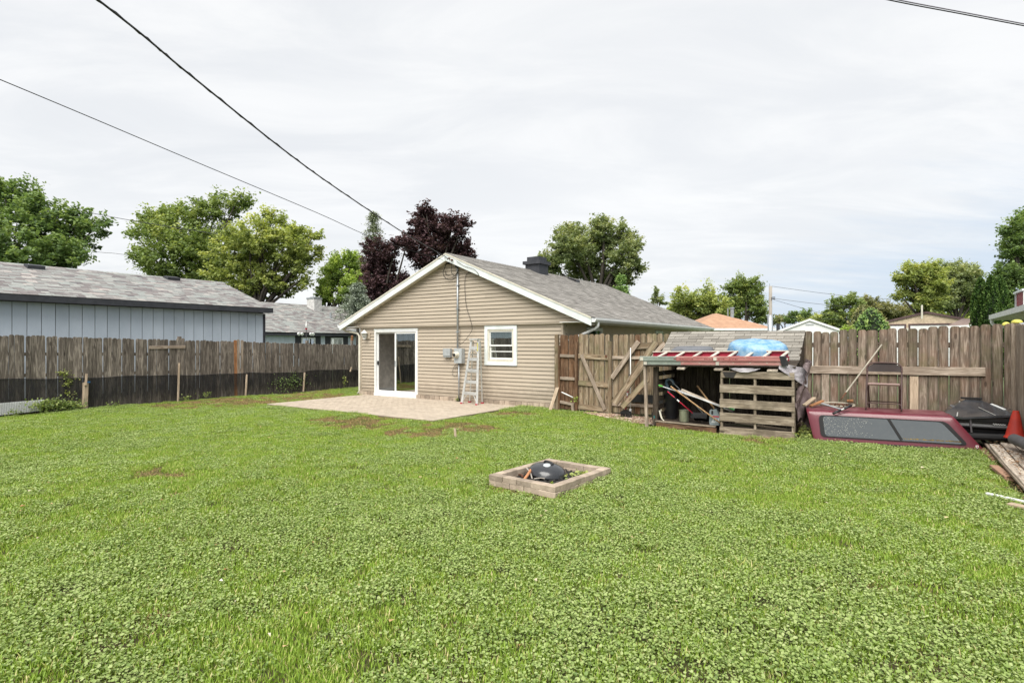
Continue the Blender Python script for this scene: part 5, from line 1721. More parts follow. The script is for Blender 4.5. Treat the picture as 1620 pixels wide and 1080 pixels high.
MB().tube([ony(1067, 628.5, -1.435), ony(1070.5, 631.6, -1.43)], 0.014, 8).build('black_band', M_BLACK, rp)
poleo((1048, 588), (1116, 657), 0.005, M_GALV, 'thin_rod', 'thin dark metal rod slanting across the shelter', 'rod', 6, -1.2, -1.3)
o = MB().box((-0.10, 0, 0), (0.10, 0.02, 0.07), Matrix.Translation(ony(1153, 645, -1.38))).build('green_box', pm('green_card', (0.03, 0.35, 0.06), (0.7, 0.7, 0.7), rough=0.6, lo=0.3, hi=0.5))
o.rotation_euler[1] = R(25)
tag(o, 'green and white carton corner showing between the pallet slats', 'carton')

# broom, boards and plastic pipe by the fence left of the shelter
brm = thing('push_broom', ony(992, 652, -0.62), 'red-handled push broom with black bristles leaning on the fence by the gate', 'broom')
pa, pb_ = ony(989.5, 650, -0.62), ony(996, 592, -0.40)
pa.z = 0.14
MB().tube([pa, pa.lerp(pb_, 0.86)], 0.016, 8).build('handle', M_REDPL, brm, smooth=True)
MB().tube([pa.lerp(pb_, 0.86), pb_], 0.017, 8).build('grip', M_BLACK, brm, smooth=True)
MB().tube([pa.lerp(pb_, 0.42), pa.lerp(pb_, 0.50)], 0.0175, 8).build('white_band', M_WHITE, brm)
MB().extr([(-0.13, 0.10), (0.13, 0.10), (0.11, 0.15), (0.03, 0.19), (-0.03, 0.19), (-0.11, 0.15)], 0.05, Matrix(((1, 0, 0, pa.x + 0.01), (0, 0, -1, -0.60), (0, 1, 0, 0), (0, 0, 0, 1)))).build('broom_head', M_BLACK, brm)
br = MB()
for k in range(90):
    x = rnd.uniform(-0.12, 0.12)
    y = rnd.uniform(-0.025, 0.025)
    br.tube([(pa.x + 0.01 + x, -0.625 + y, 0.11), (pa.x + 0.01 + x * 1.25, -0.625 + y * 1.6, 0.005)], 0.0035, 3, caps=False)
br.build('bristles', M_CHARCOAL, brm, kind='stuff')
a_ = ony(997.5, 560, -0.27)
o = MB().tube([(a_.x, -0.27, 1.55), (a_.x, -0.27, 0.12)], 0.010, 8).tube([(a_.x, -0.27, 0.17), (a_.x, -0.27, 0.05)], 0.026, 8).tube([(a_.x - 0.06, -0.28, 0.07), (a_.x, -0.28, 0.09)], 0.02, 8).build('plastic_pipe', M_WHITE, smooth=True)
tag(o, 'white plastic pipe standing against the fence behind the red-handled broom', 'pipe')
for i, (a, b, w_, ya, yb, lab) in enumerate((((972, 638), (1018, 574), 0.17, -0.85, -0.55, 'wide brown board leaning left of the shelter, lower end by the gate post'), ((984, 644), (1024, 600), 0.13, -0.75, -0.5, 'second leaning brown board, its lower end beside the broom'),
                                         ((1005, 588), (1038, 541), 0.16, -0.42, -0.25, 'upper brown board leaning on the fence behind the ladder end'), ((1025, 570), (1052, 543), 0.10, -0.32, -0.22, 'narrow board slanting on the fence next to the shingled roof'))):
    tag(plank('leaning_board', ony(*a, ya), ony(*b, yb), w_, 0.03, W_GATE if i != 3 else W_GREY, None, (0, -1, 0.2)), lab, 'board', 'boards leaning beside the shelter')
o = MB().tube([ony(888.5, 620, FY - 0.10), ony(906.5, 628.5, FY - 0.10)], 0.014, 8).build('white_pipe', M_WHITE, smooth=True)
tag(o, 'short white pipe propped on the narrow brown fence panel', 'pipe')

# ---------------------------------------------------------------- truck cap
g0, g1 = gnd(1285, 697), gnd(1550, 714)
ang = math.atan2(g1.y - g0.y, g1.x - g0.x)
TLn = (g1 - g0).length + 0.10
MC = Matrix.Translation((g0.x, g0.y, 0.0)) @ Matrix.Rotation(ang, 4, 'Z')
cap = bpy.data.objects.new('truck_cap', None)
link(cap, None, MC)
tag(cap, 'faded maroon pickup truck canopy with smoked side window lying on the grass', 'truck canopy')
H, Dp = 0.535, 1.02
# cross sections from left end (x=0) to right end; outline in y (0 front .. Dp back) and z
secs = []
NS = 28


def cap_pt(x, s):
    """s from 0 (front foot) over the roof to 1 (back foot)."""
    L0, L1 = -0.05, TLn                      # foot of left and right ends
    pts = [(0.0, 0.0), (0.012, 0.06), (0.0535, 0.24), (0.095, 0.42), (0.115, 0.475), (0.16, 0.508), (0.24, 0.522), (0.40, 0.538), (0.62, 0.538), (0.80, 0.522), (0.88, 0.505), (0.92, 0.46), (0.97, 0.24), (1.02, 0.0)]
    q = s * (len(pts) - 1)
    i = min(int(q), len(pts) - 2)
    f = q - i
    y = pts[i][0] * (1 - f) + pts[i + 1][0] * f
    z = pts[i][1] * (1 - f) + pts[i + 1][1] * f
    return y, z


def xat(u, z):
    """Ends lean: left end leans out towards the top, right end slopes strongly inwards."""
    xl = 0.03 - 0.12 * (z / H)
    xr = TLn - 0.02 - 0.40 * (z / H) ** 0.95
    return xl + (xr - xl) * u


NU, NP = 30, 26
body = MB()
us = [0, 0.006, 0.02, 0.05] + [0.05 + 0.90 * k / 22 for k in range(1, 22)] + [0.95, 0.975, 0.99, 1.0]
# window opening bounds on the front face (z 0.09..0.45)


def bulge(u):
    e = min(u, 1 - u)
    return 1.0 - 0.035 * max(0, 1 - e / 0.03) ** 2


ss = [k / NP for k in range(NP + 1)]
vid = {}
for i, u in enumerate(us):
    for j, s in enumerate(ss):
        y, z = cap_pt(u, s)
        yc = Dp / 2
        k = bulge(u)
        y = yc + (y - yc) * k
        z = z * (0.985 if u in (0, 1.0) else 1) * (1 if k > 0.999 else (0.9 + 0.1 * k))
        vid[i, j] = len(body.v)
        body.v.append((xat(u, z), y, z))
ZW0, ZW1 = 0.085, 0.44


def inwin(u, s):
    y, z = cap_pt(u, s)
    return s < 0.3 and 0.075 < z < 0.455 and 0.085 < u < 0.90


roofb = MB()
roofb.v = body.v[:]
for i in range(len(us) - 1):
    for j in range(NP):
        f = [vid[i, j], vid[i + 1, j], vid[i + 1, j + 1], vid[i, j + 1]]
        top = 0.40 < ss[j] < 0.80
        body.f.append(f)
        body.t.append(0.5)
for i, rev in ((0, True), (len(us) - 1, False)):
    f = [vid[i, j] for j in range(NP + 1)]
    body.f.append(f if not rev else f[::-1])
    body.t.append(0.5)
bo = body.build('shell', M_MAROON, cap, smooth='auto', M=MC)
# dusty roof skin a few mm above the shell
rs_ = MB()
ri = [i for i, u in enumerate(us) if 0.012 < u < 0.985]
rj = [j for j, s in enumerate(ss) if 0.36 < s < 0.80]
idx = {}
for i in ri:
    for j in rj:
        idx[i, j] = len(rs_.v)
        v = body.v[vid[i, j]]
        rs_.v.append((v[0], v[1], v[2] + 0.004))
for a in range(len(ri) - 1):
    for b in range(len(rj) - 1):
        rs_.f.append([idx[ri[a], rj[b]], idx[ri[a + 1], rj[b]], idx[ri[a + 1], rj[b + 1]], idx[ri[a], rj[b + 1]]])
        rs_.t.append(0.5)
rs_.build('roof_panel', M_CAPROOF, cap, smooth=True, M=MC)


def facept(x, z, off):
    """Point on the cap's long front face at height z, pushed out by off."""
    prof_ = [(0.0, 0.0), (0.012, 0.06), (0.0535, 0.24), (0.095, 0.42), (0.115, 0.475)]
    for k in range(4):
        if z <= prof_[k + 1][1] or k == 3:
            f = (z - prof_[k][1]) / (prof_[k + 1][1] - prof_[k][1])
            y = prof_[k][0] + f * (prof_[k + 1][0] - prof_[k][0])
            break
    return (x, y - off, z)


def rrect(pts, r, n=5):
    """Rounded polygon through corner points."""
    o = []
    m = len(pts)
    for i in range(m):
        p, a, b = Vector(pts[i]), Vector(pts[i - 1]), Vector(pts[(i + 1) % m])
        da, db = (a - p).normalized() * r, (b - p).normalized() * r
        for k in range(n + 1):
            t = k / n
            o.append(tuple((p + da) * (1 - t) ** 2 + p * 2 * t * (1 - t) + (p + db) * t ** 2))
    return o


wl = [(0.13, 0.085), (TLn - 0.235, 0.085), (TLn - 0.50, 0.425), (0.10, 0.435)]
outer = rrect([Vector((a, b)) for a, b in wl], 0.07)
cw = Vector((sum(p[0] for p in wl) / 4, 0.26))
inner = rrect([Vector((a, b)) + (cw - Vector((a, b))).normalized() * 0.062 for a, b in wl], 0.06)
n_ = len(outer)
fr = MB()
fr.v = [facept(a, b, 0.020) for a, b in outer] + [facept(a, b, 0.020) for a, b in inner] + [facept(a, b, -0.004) for a, b in outer] + [facept(a, b, 0.0) for a, b in inner]
for k in range(n_):
    l = (k + 1) % n_
    fr.f += [[k, l, n_ + l, n_ + k], [2 * n_ + k, 2 * n_ + l, l, k], [n_ + k, n_ + l, 3 * n_ + l, 3 * n_ + k]]
    fr.t += [0.5] * 3
wfo = fr.build('side_window', M_RUBBER, cap, M=MC)
gl = MB()
gl.v = [facept(a, b, 0.010) for a, b in inner]
gl.f = [list(range(n_))]
gl.t = [0.5]
gl.build('smoked_glass', M_CAPGLASS, wfo, M=MC)
bk = MB()
bk.v = [facept(a, b, 0.006) for a, b in inner]
bk.f = [list(range(n_))]
bk.t = [0.5]
bk.build('dark_interior', M_BLACK, wfo, M=MC)
MB().beam(facept(1.27, 0.10, 0.014), facept(1.10, 0.425, 0.014), 0.04, 0.014, (0, -1, 0)).build('window_divider', M_RUBBER, wfo, M=MC)
sp = MB()  # pale flecks that paint a broken tree reflection onto the left glass
for k in range(260):
    x, z = 0.17 + rnd.random() ** 1.6 * 0.7, rnd.uniform(0.12, 0.41)
    r = rnd.uniform(0.001, 0.0045)
    sp.add([facept(x - r, z - r, 0.0125), facept(x + r, z - r, 0.0125), facept(x + r, z + r, 0.0125), facept(x - r, z + r, 0.0125)], [(0, 1, 2, 3)])
sp.build('reflection_flecks', pm('reflection_fleck_paint', (0.42, 0.42, 0.38), rough=0.9), wfo, kind='stuff', M=MC)
# leaf dirt along the glass foot
ld = MB()
for k in range(170):
    x = TLn - 0.33 - rnd.random() ** 1.5 * 0.75
    z = 0.125 + rnd.random() ** 2 * 0.012
    r = rnd.uniform(0.003, 0.008)
    ld.add([facept(x - r, z - r * 0.6, 0.013), facept(x + r, z - r, 0.013), facept(x + r, z + r * 0.5, 0.015), facept(x - r, z + r, 0.015)], [(0, 1, 2, 3)])
ld.build('leaf_litter', pm('ochre_litter', (0.30, 0.20, 0.06), (0.12, 0.08, 0.03), rough=0.9), wfo, kind='stuff', M=MC)
# small shield badge
bdg = MB().extr([(-0.018, 0.02), (0.018, 0.02), (0.018, -0.005), (0, -0.026), (-0.018, -0.005)], 0.004, MC @ Matrix.Translation(facept(TLn - 0.13, 0.07, 0.006)) @ Matrix.Rotation(R(82), 4, 'X')).build('badge', M_WHITE, cap)
MB().extr([(-0.009, 0.011), (0.009, 0.011), (0.009, -0.003), (0, -0.014), (-0.009, -0.003)], 0.006, MC @ Matrix.Translation(facept(TLn - 0.13, 0.07, 0.006)) @ Matrix.Rotation(R(82), 4, 'X')).build('badge_mark', M_REDPL, bdg)
# edge moulding along the foot
ft = MB().tube([facept(0.02, 0.012, 0.01), facept(TLn - 0.03, 0.012, 0.01)], 0.014, 6)
ft.build('foot_seal', M_RUBBER, cap, M=MC)

# folding chair on the cap roof
zc = 0.54
cc = ony(1398.5, 560, -1.02)
chx = cc.x
chr_ = bpy.data.objects.new('folding_chair', None)
MCh = Matrix.Translation((chx, -1.02, zc + 0.004)) @ Matrix.Rotation(R(-1), 4, 'Z')
link(chr_, None, MCh)
tag(chr_, 'brown steel folding chair standing on the maroon truck canopy', 'chair')
wch = 0.245
for s in (-1, 1):
    x = s * wch
    MB().tube(smooth([(x, -0.22, 0.0), (x, -0.12, 0.22), (x, 0.02, 0.46), (x, 0.085, 0.62)], 3), 0.0125, 8).build('front_leg', M_BROWNST, chr_, smooth=True, M=MCh)
    MB().tube([(x * 0.9, 0.25, 0.0), (x * 0.9, -0.10, 0.43)], 0.0125, 8).build('rear_leg', M_BROWNST, chr_, smooth=True, M=MCh)
MB().tube(smooth([(-wch, 0.085, 0.62), (-wch, 0.105, 0.70), (-wch + 0.04, 0.115, 0.755), (-0.12, 0.12, 0.775), (0.12, 0.12, 0.775), (wch - 0.04, 0.115, 0.755), (wch, 0.105, 0.70), (wch, 0.085, 0.62)], 4), 0.0125, 8).build('back_hoop', M_BROWNST, chr_, smooth=True, M=MCh)
bkp = MB()
nb = 12
for k in range(nb + 1):
    u = -1 + 2 * k / nb
    x = u * (wch - 0.006)
    zt = 0.765 - 0.06 * max(0, abs(u) - 0.62) / 0.38
    for z_, dy in ((0.625, 0.088), (0.625, 0.096), (zt, 0.118), (zt, 0.112)):
        bkp.v.append((x, dy + 0.018 * (1 - u * u), z_))
for k in range(nb):
    b = k * 4
    for a in range(4):
        bkp.f.append([b + a, b + (a + 1) % 4, b + 4 + (a + 1) % 4, b + 4 + a])
        bkp.t.append(0.5)
bkp.build('backrest', M_DARKSEAT, chr_, smooth='auto', M=MCh)
st = MB()
sec = [(-0.20, 0.445), (-0.205, 0.43), (-0.19, 0.405), (-0.185, 0.42), (0.15, 0.405), (0.16, 0.42), (0.15, 0.43)]
n_ = len(sec)
for x in (-wch + 0.025, -wch + 0.035, wch - 0.035, wch - 0.025):
    e = 0.006 if abs(x) > wch - 0.03 else 0
    st.v += [(x, y, z - e if z > 0.42 else z) for y, z in sec]
for a in range(3):
    for k in range(n_):
        st.f.append([a * n_ + k, a * n_ + (k + 1) % n_, (a + 1) * n_ + (k + 1) % n_, (a + 1) * n_ + k])
        st.t.append(0.5)
st.f += [list(range(n_)), [3 * n_ + k for k in range(n_)][::-1]]
st.t += [0.5, 0.5]
st.build('seat', M_BROWNPLATE, chr_, M=MCh)
for yz in (((-wch, -0.175, 0.10), 0.13), ((-wch * 0.9, 0.17, 0.10), 0.12)):
    (x, y, z), _h = yz
    MB().tube(smooth([(x, y, z - 0.04), (x * 0.93, y, z), (x * 0.8, y, z + 0.012), (0, y, z + 0.012), (-x * 0.8, y, z + 0.012), (-x * 0.93, y, z), (-x, y, z - 0.04)], 3), 0.009, 6).build('stretcher', M_BROWNST, chr_, smooth=True, M=MCh)

# junk at the cap's left end
a_, b_ = ony(1331, 631, -0.75), ony(1395, 545, FY - 0.06)
rk = MB().tube([ony(1338, 621, -0.65), b_], 0.013, 8).build('long_handle', pm('grey_bare_wood', (0.46, 0.42, 0.34), rough=0.8))
tag(rk, 'long pale tool handle leaning from the canopy roof onto the fence', 'handle')
MB().tube([a_, ony(1338.5, 620.5, -0.65)], 0.011, 8).build('rusty_socket', M_RUST, rk)
a_, b_ = ony(1318, 654, -1.58), ony(1347, 641, -1.35)
gr = MB().tube([a_, a_.lerp(b_, 0.42)], 0.020, 8).tube([a_.lerp(b_, 0.58), b_], 0.020, 8).build('lug_wrench', M_BLACK, smooth=True)
tag(gr, 'T-shaped bar with black grips lying on the canopy edge', 'wrench')
MB().tube([a_.lerp(b_, 0.4), a_.lerp(b_, 0.6)], 0.016, 8).build('bright_sleeve', M_ALU, gr)
MB().tube([ony(1300, 638, -1.30), a_.lerp(b_, 0.48)], 0.014, 8).build('shaft', M_GALV, gr)
for i, (a, b, w_, lab) in enumerate((((1272, 641), (1288, 629), 0.07, 'splintered brown stick end at the canopy corner'), ((1282, 642), (1302, 634), 0.06, 'broken reddish wood scrap beside the splintered stick'))):
    tag(plank('wood_scrap', ony(*a, -1.35), ony(*b, -1.15), w_, 0.03, W_ORANGE if i else W_PALE, None, (0, 0, 1)), lab, 'wood scrap')
p = ony(1325, 634, -0.95)
sawl = []
for k in range(20):
    a = 2 * math.pi * k / 19
    sawl.append((p.x + 0.26 * math.cos(a), -0.95 + 0.14 * math.sin(a), 0.575 + 0.02 * math.sin(a)))
o = MB().tube(sawl, 0.016, 6).build('bent_hoop', pm('weathered_hoop', (0.42, 0.38, 0.30), rough=0.8), smooth=True)
tag(o, 'flat pale oval hoop lying on the canopy roof', 'hoop')
o = MB().beam(ony(1340, 634, -0.9), ony(1350, 634, -0.9), 0.05, 0.05, (0, 0, 1), ch=0.3).build('wood_block', W_ORANGE)
tag(o, 'small orange-brown block at the right end of the pale hoop', 'block')
pts = [Vector((p.x - 0.12 + 0.3 * k / 16 + 0.03 * math.sin(k * 1.9), -1.1 + 0.06 * math.cos(k * 1.3), 0.575 + 0.02 * math.sin(k * 2.1) + 0.012)) for k in range(17)]
o = MB().tube(smooth(pts, 3), 0.006, 5).build('rusty_wire', M_RUST, smooth=True)
tag(o, 'tangle of rusty wire in front of the pale hoop', 'wire')
# black carrier behind the cap: hull and sloping cover
car = thing('cargo_carrier', (15.1, -0.7, 0.15), 'black fibreglass shell with a sloping glossy cover behind the canopy', 'cargo carrier')


def cw_(px, py, D):
    return at(px, py, D)


hl = MB()
# local box: x 14.45..15.78, y -0.95..-0.32
Lx0, Lx1, Ly0, Ly1 = 14.86, 15.70, -1.02, -0.30
rings = [(0.16, 0.10), (0.30, 0.06), (0.34, 0.0), (0.36, 0.0), (0.40, 0.02), (0.50, 0.0)]
nr_ = 0
for z, ins in rings:
    for x, y in ((Lx0 + ins * 1.5, Ly0 + ins), (Lx1 - ins * 1.2, Ly0 + ins), (Lx1 - ins * 1.2 + 0.02, Ly0 + ins + 0.1), (Lx1 - ins * 1.2, Ly1), (Lx0 + ins * 1.5, Ly1)):
        hl.v.append((x, y, z))
for i in range(len(rings) - 1):
    for k in range(5):
        hl.f.append([i * 5 + k, i * 5 + (k + 1) % 5, (i + 1) * 5 + (k + 1) % 5, (i + 1) * 5 + k])
        hl.t.append(0.5)
hl.f += [[4, 3, 2, 1, 0], [(len(rings) - 1) * 5 + k for k in range(5)]]
hl.t += [0.5, 0.5]
hull = hl.build('hull', M_BLACK, car)
M_COVER = pm('glossy_grey_cover', (0.055, 0.058, 0.065), (0.035, 0.037, 0.042), rough=0.18, scale=4, bump=0.02, rand=0, coat=0.4)
pk0, pk1 = ony(1527, 634, -0.36), ony(1545, 634, -0.36)
cv = MB()
f0, f1_, f2_ = Vector((Lx0 - 0.05, Ly0 - 0.03, 0.50)), Vector((Lx0 + 0.22, Ly0 - 0.05, 0.49)), Vector((Lx1 + 0.03, Ly0 + 0.0, 0.565))
b0_, b1_, b2_ = Vector((Lx0 + 0.1, Ly1, 0.60)), Vector((pk0.x, -0.36, 0.72)), Vector((pk1.x + 0.05, -0.36, 0.72))
b3_ = Vector((Lx1 + 0.04, Ly1 - 0.05, 0.60))
cv.v = [tuple(q) for q in (f0, f1_, f2_, b3_, b2_, b1_, b0_)]
cv.v += [tuple(Vector(q) - Vector((0, 0, 0.03))) for q in cv.v[:]]
cv.f = [[0, 1, 5, 6], [1, 4, 5], [1, 2, 4], [2, 3, 4], [0, 7, 8, 1], [1, 8, 9, 2], [2, 9, 10, 3], [7, 13, 12, 8], [8, 12, 11], [8, 11, 9], [9, 11, 10], [3, 10, 11, 4], [4, 11, 12, 5], [5, 12, 13, 6], [6, 13, 7, 0]]
cv.t = [0.5] * len(cv.f)
cvo = cv.build('cover', M_COVER, car)
up_ = Vector((0, 0, 0.008))
for a, b in ((f1_.lerp(f0, 0.25) + up_, b1_.lerp(b0_, 0.35) + up_), (f1_.lerp(f2_, 0.62) + up_, b1_.lerp(b2_, 0.2).lerp(f1_.lerp(f2_, 0.5), 0.52) + up_)):
    MB().beam(a, b, 0.014, 0.008, (0, 0, 1)).build('silver_strip', M_ALU, cvo)
MB().beam(f2_.lerp(b2_, 0.30) + up_, f2_.lerp(b2_, 0.68) + up_, 0.035, 0.010, (0, -0.4, 1)).build('white_strip', M_WHITE, cvo)
MB().beam(b1_ + Vector((-0.06, 0, 0.02)), b2_ + Vector((0.02, 0, 0.02)), 0.05, 0.03, (0, 0, 1)).build('ridge_cap', M_RUBBER, cvo)
MB().tube([ony(1535, 662, -1.03), ony(1537, 684, -1.03)], 0.013, 8).build('strut', M_DKGREY, car)
for z in (0.42, 0.45):
    MB().box((Lx0 + 0.12, Ly0 - 0.006, z), (Lx1 - 0.06, Ly0 + 0.01, z + 0.008)).build('hull_rib', M_BLACK, car)
sc_ = []
p = ony(1579, 667, Ly0 - 0.008)
for k in range(60):
    t = k / 59
    sc_.append((p.x - 0.06 + 0.15 * t, Ly0 - 0.010, 0.405 + 0.013 * math.sin(t * 34) * (1 - 0.7 * t)))
MB().tube(sc_, 0.0025, 4).build('white_script', M_WHITE, car)
MB().tube([(Lx0 + 0.25, Ly0 + 0.02, 0.19), (Lx1 - 0.05, Ly0 + 0.02, 0.21)], 0.055, 10).build('black_roll', M_RUBBER, car)

# lumber on the ground at the right edge
lbx = thing('lumber_stack', (15.55, -3.0, 0), 'low stack of weathered planks lying on the ground along the right fence', 'lumber')
for k, (x, dz, w_, y0_, y1_, mt) in enumerate(((15.44, 0.10, 0.13, -5.8, -1.35, W_LUMBER), (15.585, 0.115, 0.14, -5.2, -1.2, W_LUMBER), (15.735, 0.12, 0.13, -5.6, -0.75, W_LUMBER))):
    for j in range(3):
        ya = y0_ + (y1_ - y0_) * j / 3 + rnd.uniform(-0.1, 0.1) * (j > 0)
        yb = y0_ + (y1_ - y0_) * (j + 1) / 3
        plank('plank', (x + rnd.uniform(-0.01, 0.01), ya, dz), (x + rnd.uniform(-0.01, 0.01), yb - 0.02, dz + 0.03 * (j == 2)), w_, 0.03, mt, lbx, (0, 0, 1))
for y in (-5.0, -3.9, -2.8, -1.8, -1.3):
    plank('bearer', (15.37, y, 0.045), (15.79, y, 0.045), 0.09, 0.07, W_DARK, lbx, (0, 0, 1))
for k, (a, b, w_, lab) in enumerate((((1552, 693), (1624, 774), 0.045, 'outermost long grey strip on the grass edge'), ((1562, 691), (1627, 762), 0.05, 'long grey strip beside the outermost one'), ((1572, 690), (1632, 752), 0.04, 'inner long grey strip touching the plank stack'))):
    pa, pb_ = gnd(*a, 0.08), gnd(*b, 0.08)
    for j in range(1):
        o = plank('wood_strip', pa, pb_, w_, 0.03, W_GREY, None, (0, 0, 1))
        tag(o, lab, 'wood strip', 'long strips beside the plank stack')
o = plank('brick_red_board', gnd(1573, 738, 0.02), gnd(1598, 757, 0.02), 0.10, 0.05, pm('terracotta_board', (0.34, 0.20, 0.13), rough=0.9), None, (0, 0, 1))
tag(o, 'short terracotta coloured board half sunk in the grass', 'board')
o = plank('brick_red_board', gnd(1556, 712, 0.02), gnd(1577, 728, 0.02), 0.12, 0.04, pm('terracotta_board2', (0.30, 0.17, 0.11), rough=0.9), None, (0, 0, 1))
tag(o, 'broken reddish board next to the canopy corner', 'board')
o = plank('white_board', gnd(1561, 780, 0.02), gnd(1628, 795, 0.02), 0.05, 0.02, M_WHITE, None, (0, 0, 1))
tag(o, 'thin white strip lying in the grass at the right edge', 'board')
o = plank('pinkish_board', gnd(1597, 797, 0.02), gnd(1640, 806, 0.02), 0.09, 0.03, W_PALE, None, (0, 0, 1))
tag(o, 'pinkish board end lying below the thin white strip', 'board')
# debris and leaves on the planks
db = MB()
for k in range(900):
    x, y = rnd.uniform(15.32, 15.8), rnd.uniform(-5.5, -0.6)
    r = rnd.uniform(0.006, 0.02)
    db.add([(-r, -r * 0.5, 0), (r, -r * 0.6, 0.004), (r * 0.8, r * 0.5, 0), (-r * 0.7, r * 0.6, 0.006)], [(0, 1, 2, 3)], Matrix.Translation((x, y, 0.145 if x > 15.4 else 0.05)) @ Matrix.Rotation(rnd.uniform(0, 6), 4, 'Z') @ Matrix.Rotation(rnd.uniform(-.4, .4), 4, 'X'), tone=rnd.random())
o = db.build('leaf_litter', tonemat('litter_leaves', [(0.10, 0.06, 0.035), (0.22, 0.12, 0.06), (0.33, 0.22, 0.12)]), kind='stuff')
o['label'] = 'dead leaves scattered over the plank stack'
# cone and grey roll
cpx = Vector((15.685, -1.20, 0.235))
cone = MB().lathe([(0.130, 0.0), (0.131, 0.01), (0.116, 0.03), (0.110, 0.05), (0.082, 0.19), (0.056, 0.33), (0.042, 0.385), (0.038, 0.41), (0.030, 0.412), (0.028, 0.39)], 28, Matrix.Translation(cpx) @ Matrix.Rotation(R(2), 4, 'Y')).build('traffic_cone', M_CONE, smooth='auto')
tag(cone, 'faded red traffic cone standing on the planks in the fence corner', 'traffic cone')
ra = at(1601, 690, 8.15)
o = MB().tube(smooth([(ra.x, ra.y, 0.30), (ra.x + 0.10, ra.y - 0.5, 0.285), (ra.x + 0.14, ra.y - 1.2, 0.27)], 5), [0.05] + [0.075] * 10, 14).build('grey_roll', M_DKGREY, smooth=True)
tag(o, 'rolled dark grey mat lying on the planks in front of the cone', 'roll')

# ---------------------------------------------------------------- neighbouring buildings on the right


def frame_house(name, label, D, cx_px, half, depth, zbase, zeave, zpeak, wallmat, trim, parts=None, ang=None, over=0.3, roofmat=None, trimh=0.16, shed=None):
    """Gable-fronted building: its front is set square to the bearing, centred on a place at distance D."""
    c = at(cx_px, 543, D)
    c.z = 0
    ang = math.atan2(CB, CA) - math.atan((cx_px - 810) / F) if ang is None else ang
    M = Matrix.Translation(c) @ Matrix.Rotation(ang, 4, 'Z')
    o = bpy.data.objects.new(name, None)
    link(o, None, M)
    tag(o, label, 'garage' if 'garage' in name else 'house')
    sl = (zpeak - zeave) / (half + over)
    zw = zpeak - sl * half - 0.05
    MB().extr([(-half, 0), (half, 0), (half, zw), (0, zpeak - 0.07), (-half, zw)], depth, Matrix(((1, 0, 0, 0), (0, 0, 1, 0), (0, 1, 0, 0), (0, 0, 0, 1)))).build('wall', wallmat, o, M=M)
    rf = MB()
    for s in (-1, 1):
        vs = []
        for yv in (-over, depth + over):
            vs += [(s * (half + over), yv, zeave), (0, yv, zpeak), (0, yv, zpeak - 0.05), (s * (half + over), yv, zeave - 0.05)]
        rf.add(vs, [(0, 1, 2, 3), (7, 6, 5, 4), (0, 4, 5, 1), (3, 2, 6, 7), (0, 3, 7, 4)])
    rf.build('roof', roofmat or M_SH_GAR, o, M=M)
    for s in (-1, 1):
        vs = []
        for yv in (-over - 0.03, -over + 0.0):
            vs += [(s * (half + over), yv, zeave + 0.02), (0, yv, zpeak + 0.02), (0, yv, zpeak - trimh), (s * (half + over), yv, zeave - trimh)]
        MB().add(vs, [(0, 1, 2, 3), (7, 6, 5, 4), (0, 4, 5, 1), (3, 2, 6, 7), (0, 3, 7, 4)]).build('rake_board', trim, o, M=M)
    return o, M


wg, Mw = frame_house('white_garage', 'white gable-fronted garage beyond the fence, right of the utility pole', 40, 1281, 2.28, 6, 0, 2.42, 3.36, M_WHITE, M_WHITE, over=0.07, trimh=0.13)
MB().box((-0.25, -0.03, 2.92), (0.25, -0.0, 3.0)).build('gable_vent', M_METERBOX, wg, M=Mw)
MB().tube([(2.1, -0.35, 2.35), (2.1, -0.3, 2.1), (1.95, -0.1, 2.0), (1.95, -0.1, 0)], 0.05, 6).build('downspout', M_WHITE, wg, M=Mw)
M_BROWNTRIM = pm('dark_brown_trim', (0.10, 0.06, 0.06), rough=0.6)
tgd, Mg = frame_house('tan_garage', 'tan garage with two white doors and dark brown trim beyond the fence', 42, 1466, 2.70, 8, 0, 3.28, 3.98, M_TAN, M_BROWNTRIM, over=0.07, trimh=0.14)
for a, b in ((-2.35, -1.35), (-0.98, 2.3)):
    dn = MB().box((a, -0.05, 0), (b, -0.0, 2.98)).build('garage_door', M_WHITE, tgd, M=Mg)
    MB().box((a - 0.12, -0.08, 0), (a, 0, 3.1)).box((b, -0.08, 0), (b + 0.12, 0, 3.1)).box((a, -0.08, 2.98), (b, 0, 3.1)).build('door_trim', M_BROWNTRIM, dn, M=Mg)
    for k in range(1, 6):
        MB().box((a, -0.056, k * 0.5), (b, -0.051, k * 0.5 + 0.02)).build('panel_joint', M_METERBOX, dn, M=Mg)
MB().tube([(-0.28, -0.42, 3.45), (-0.28, -0.42, 4.45)], 0.06, 8).build('flue_pipe', M_CREAM, tgd, M=Mg)
MB().box((-1.22, -0.12, 2.55), (-1.1, 0, 2.8)).build('wall_light', M_CREAM, tgd, M=Mg)
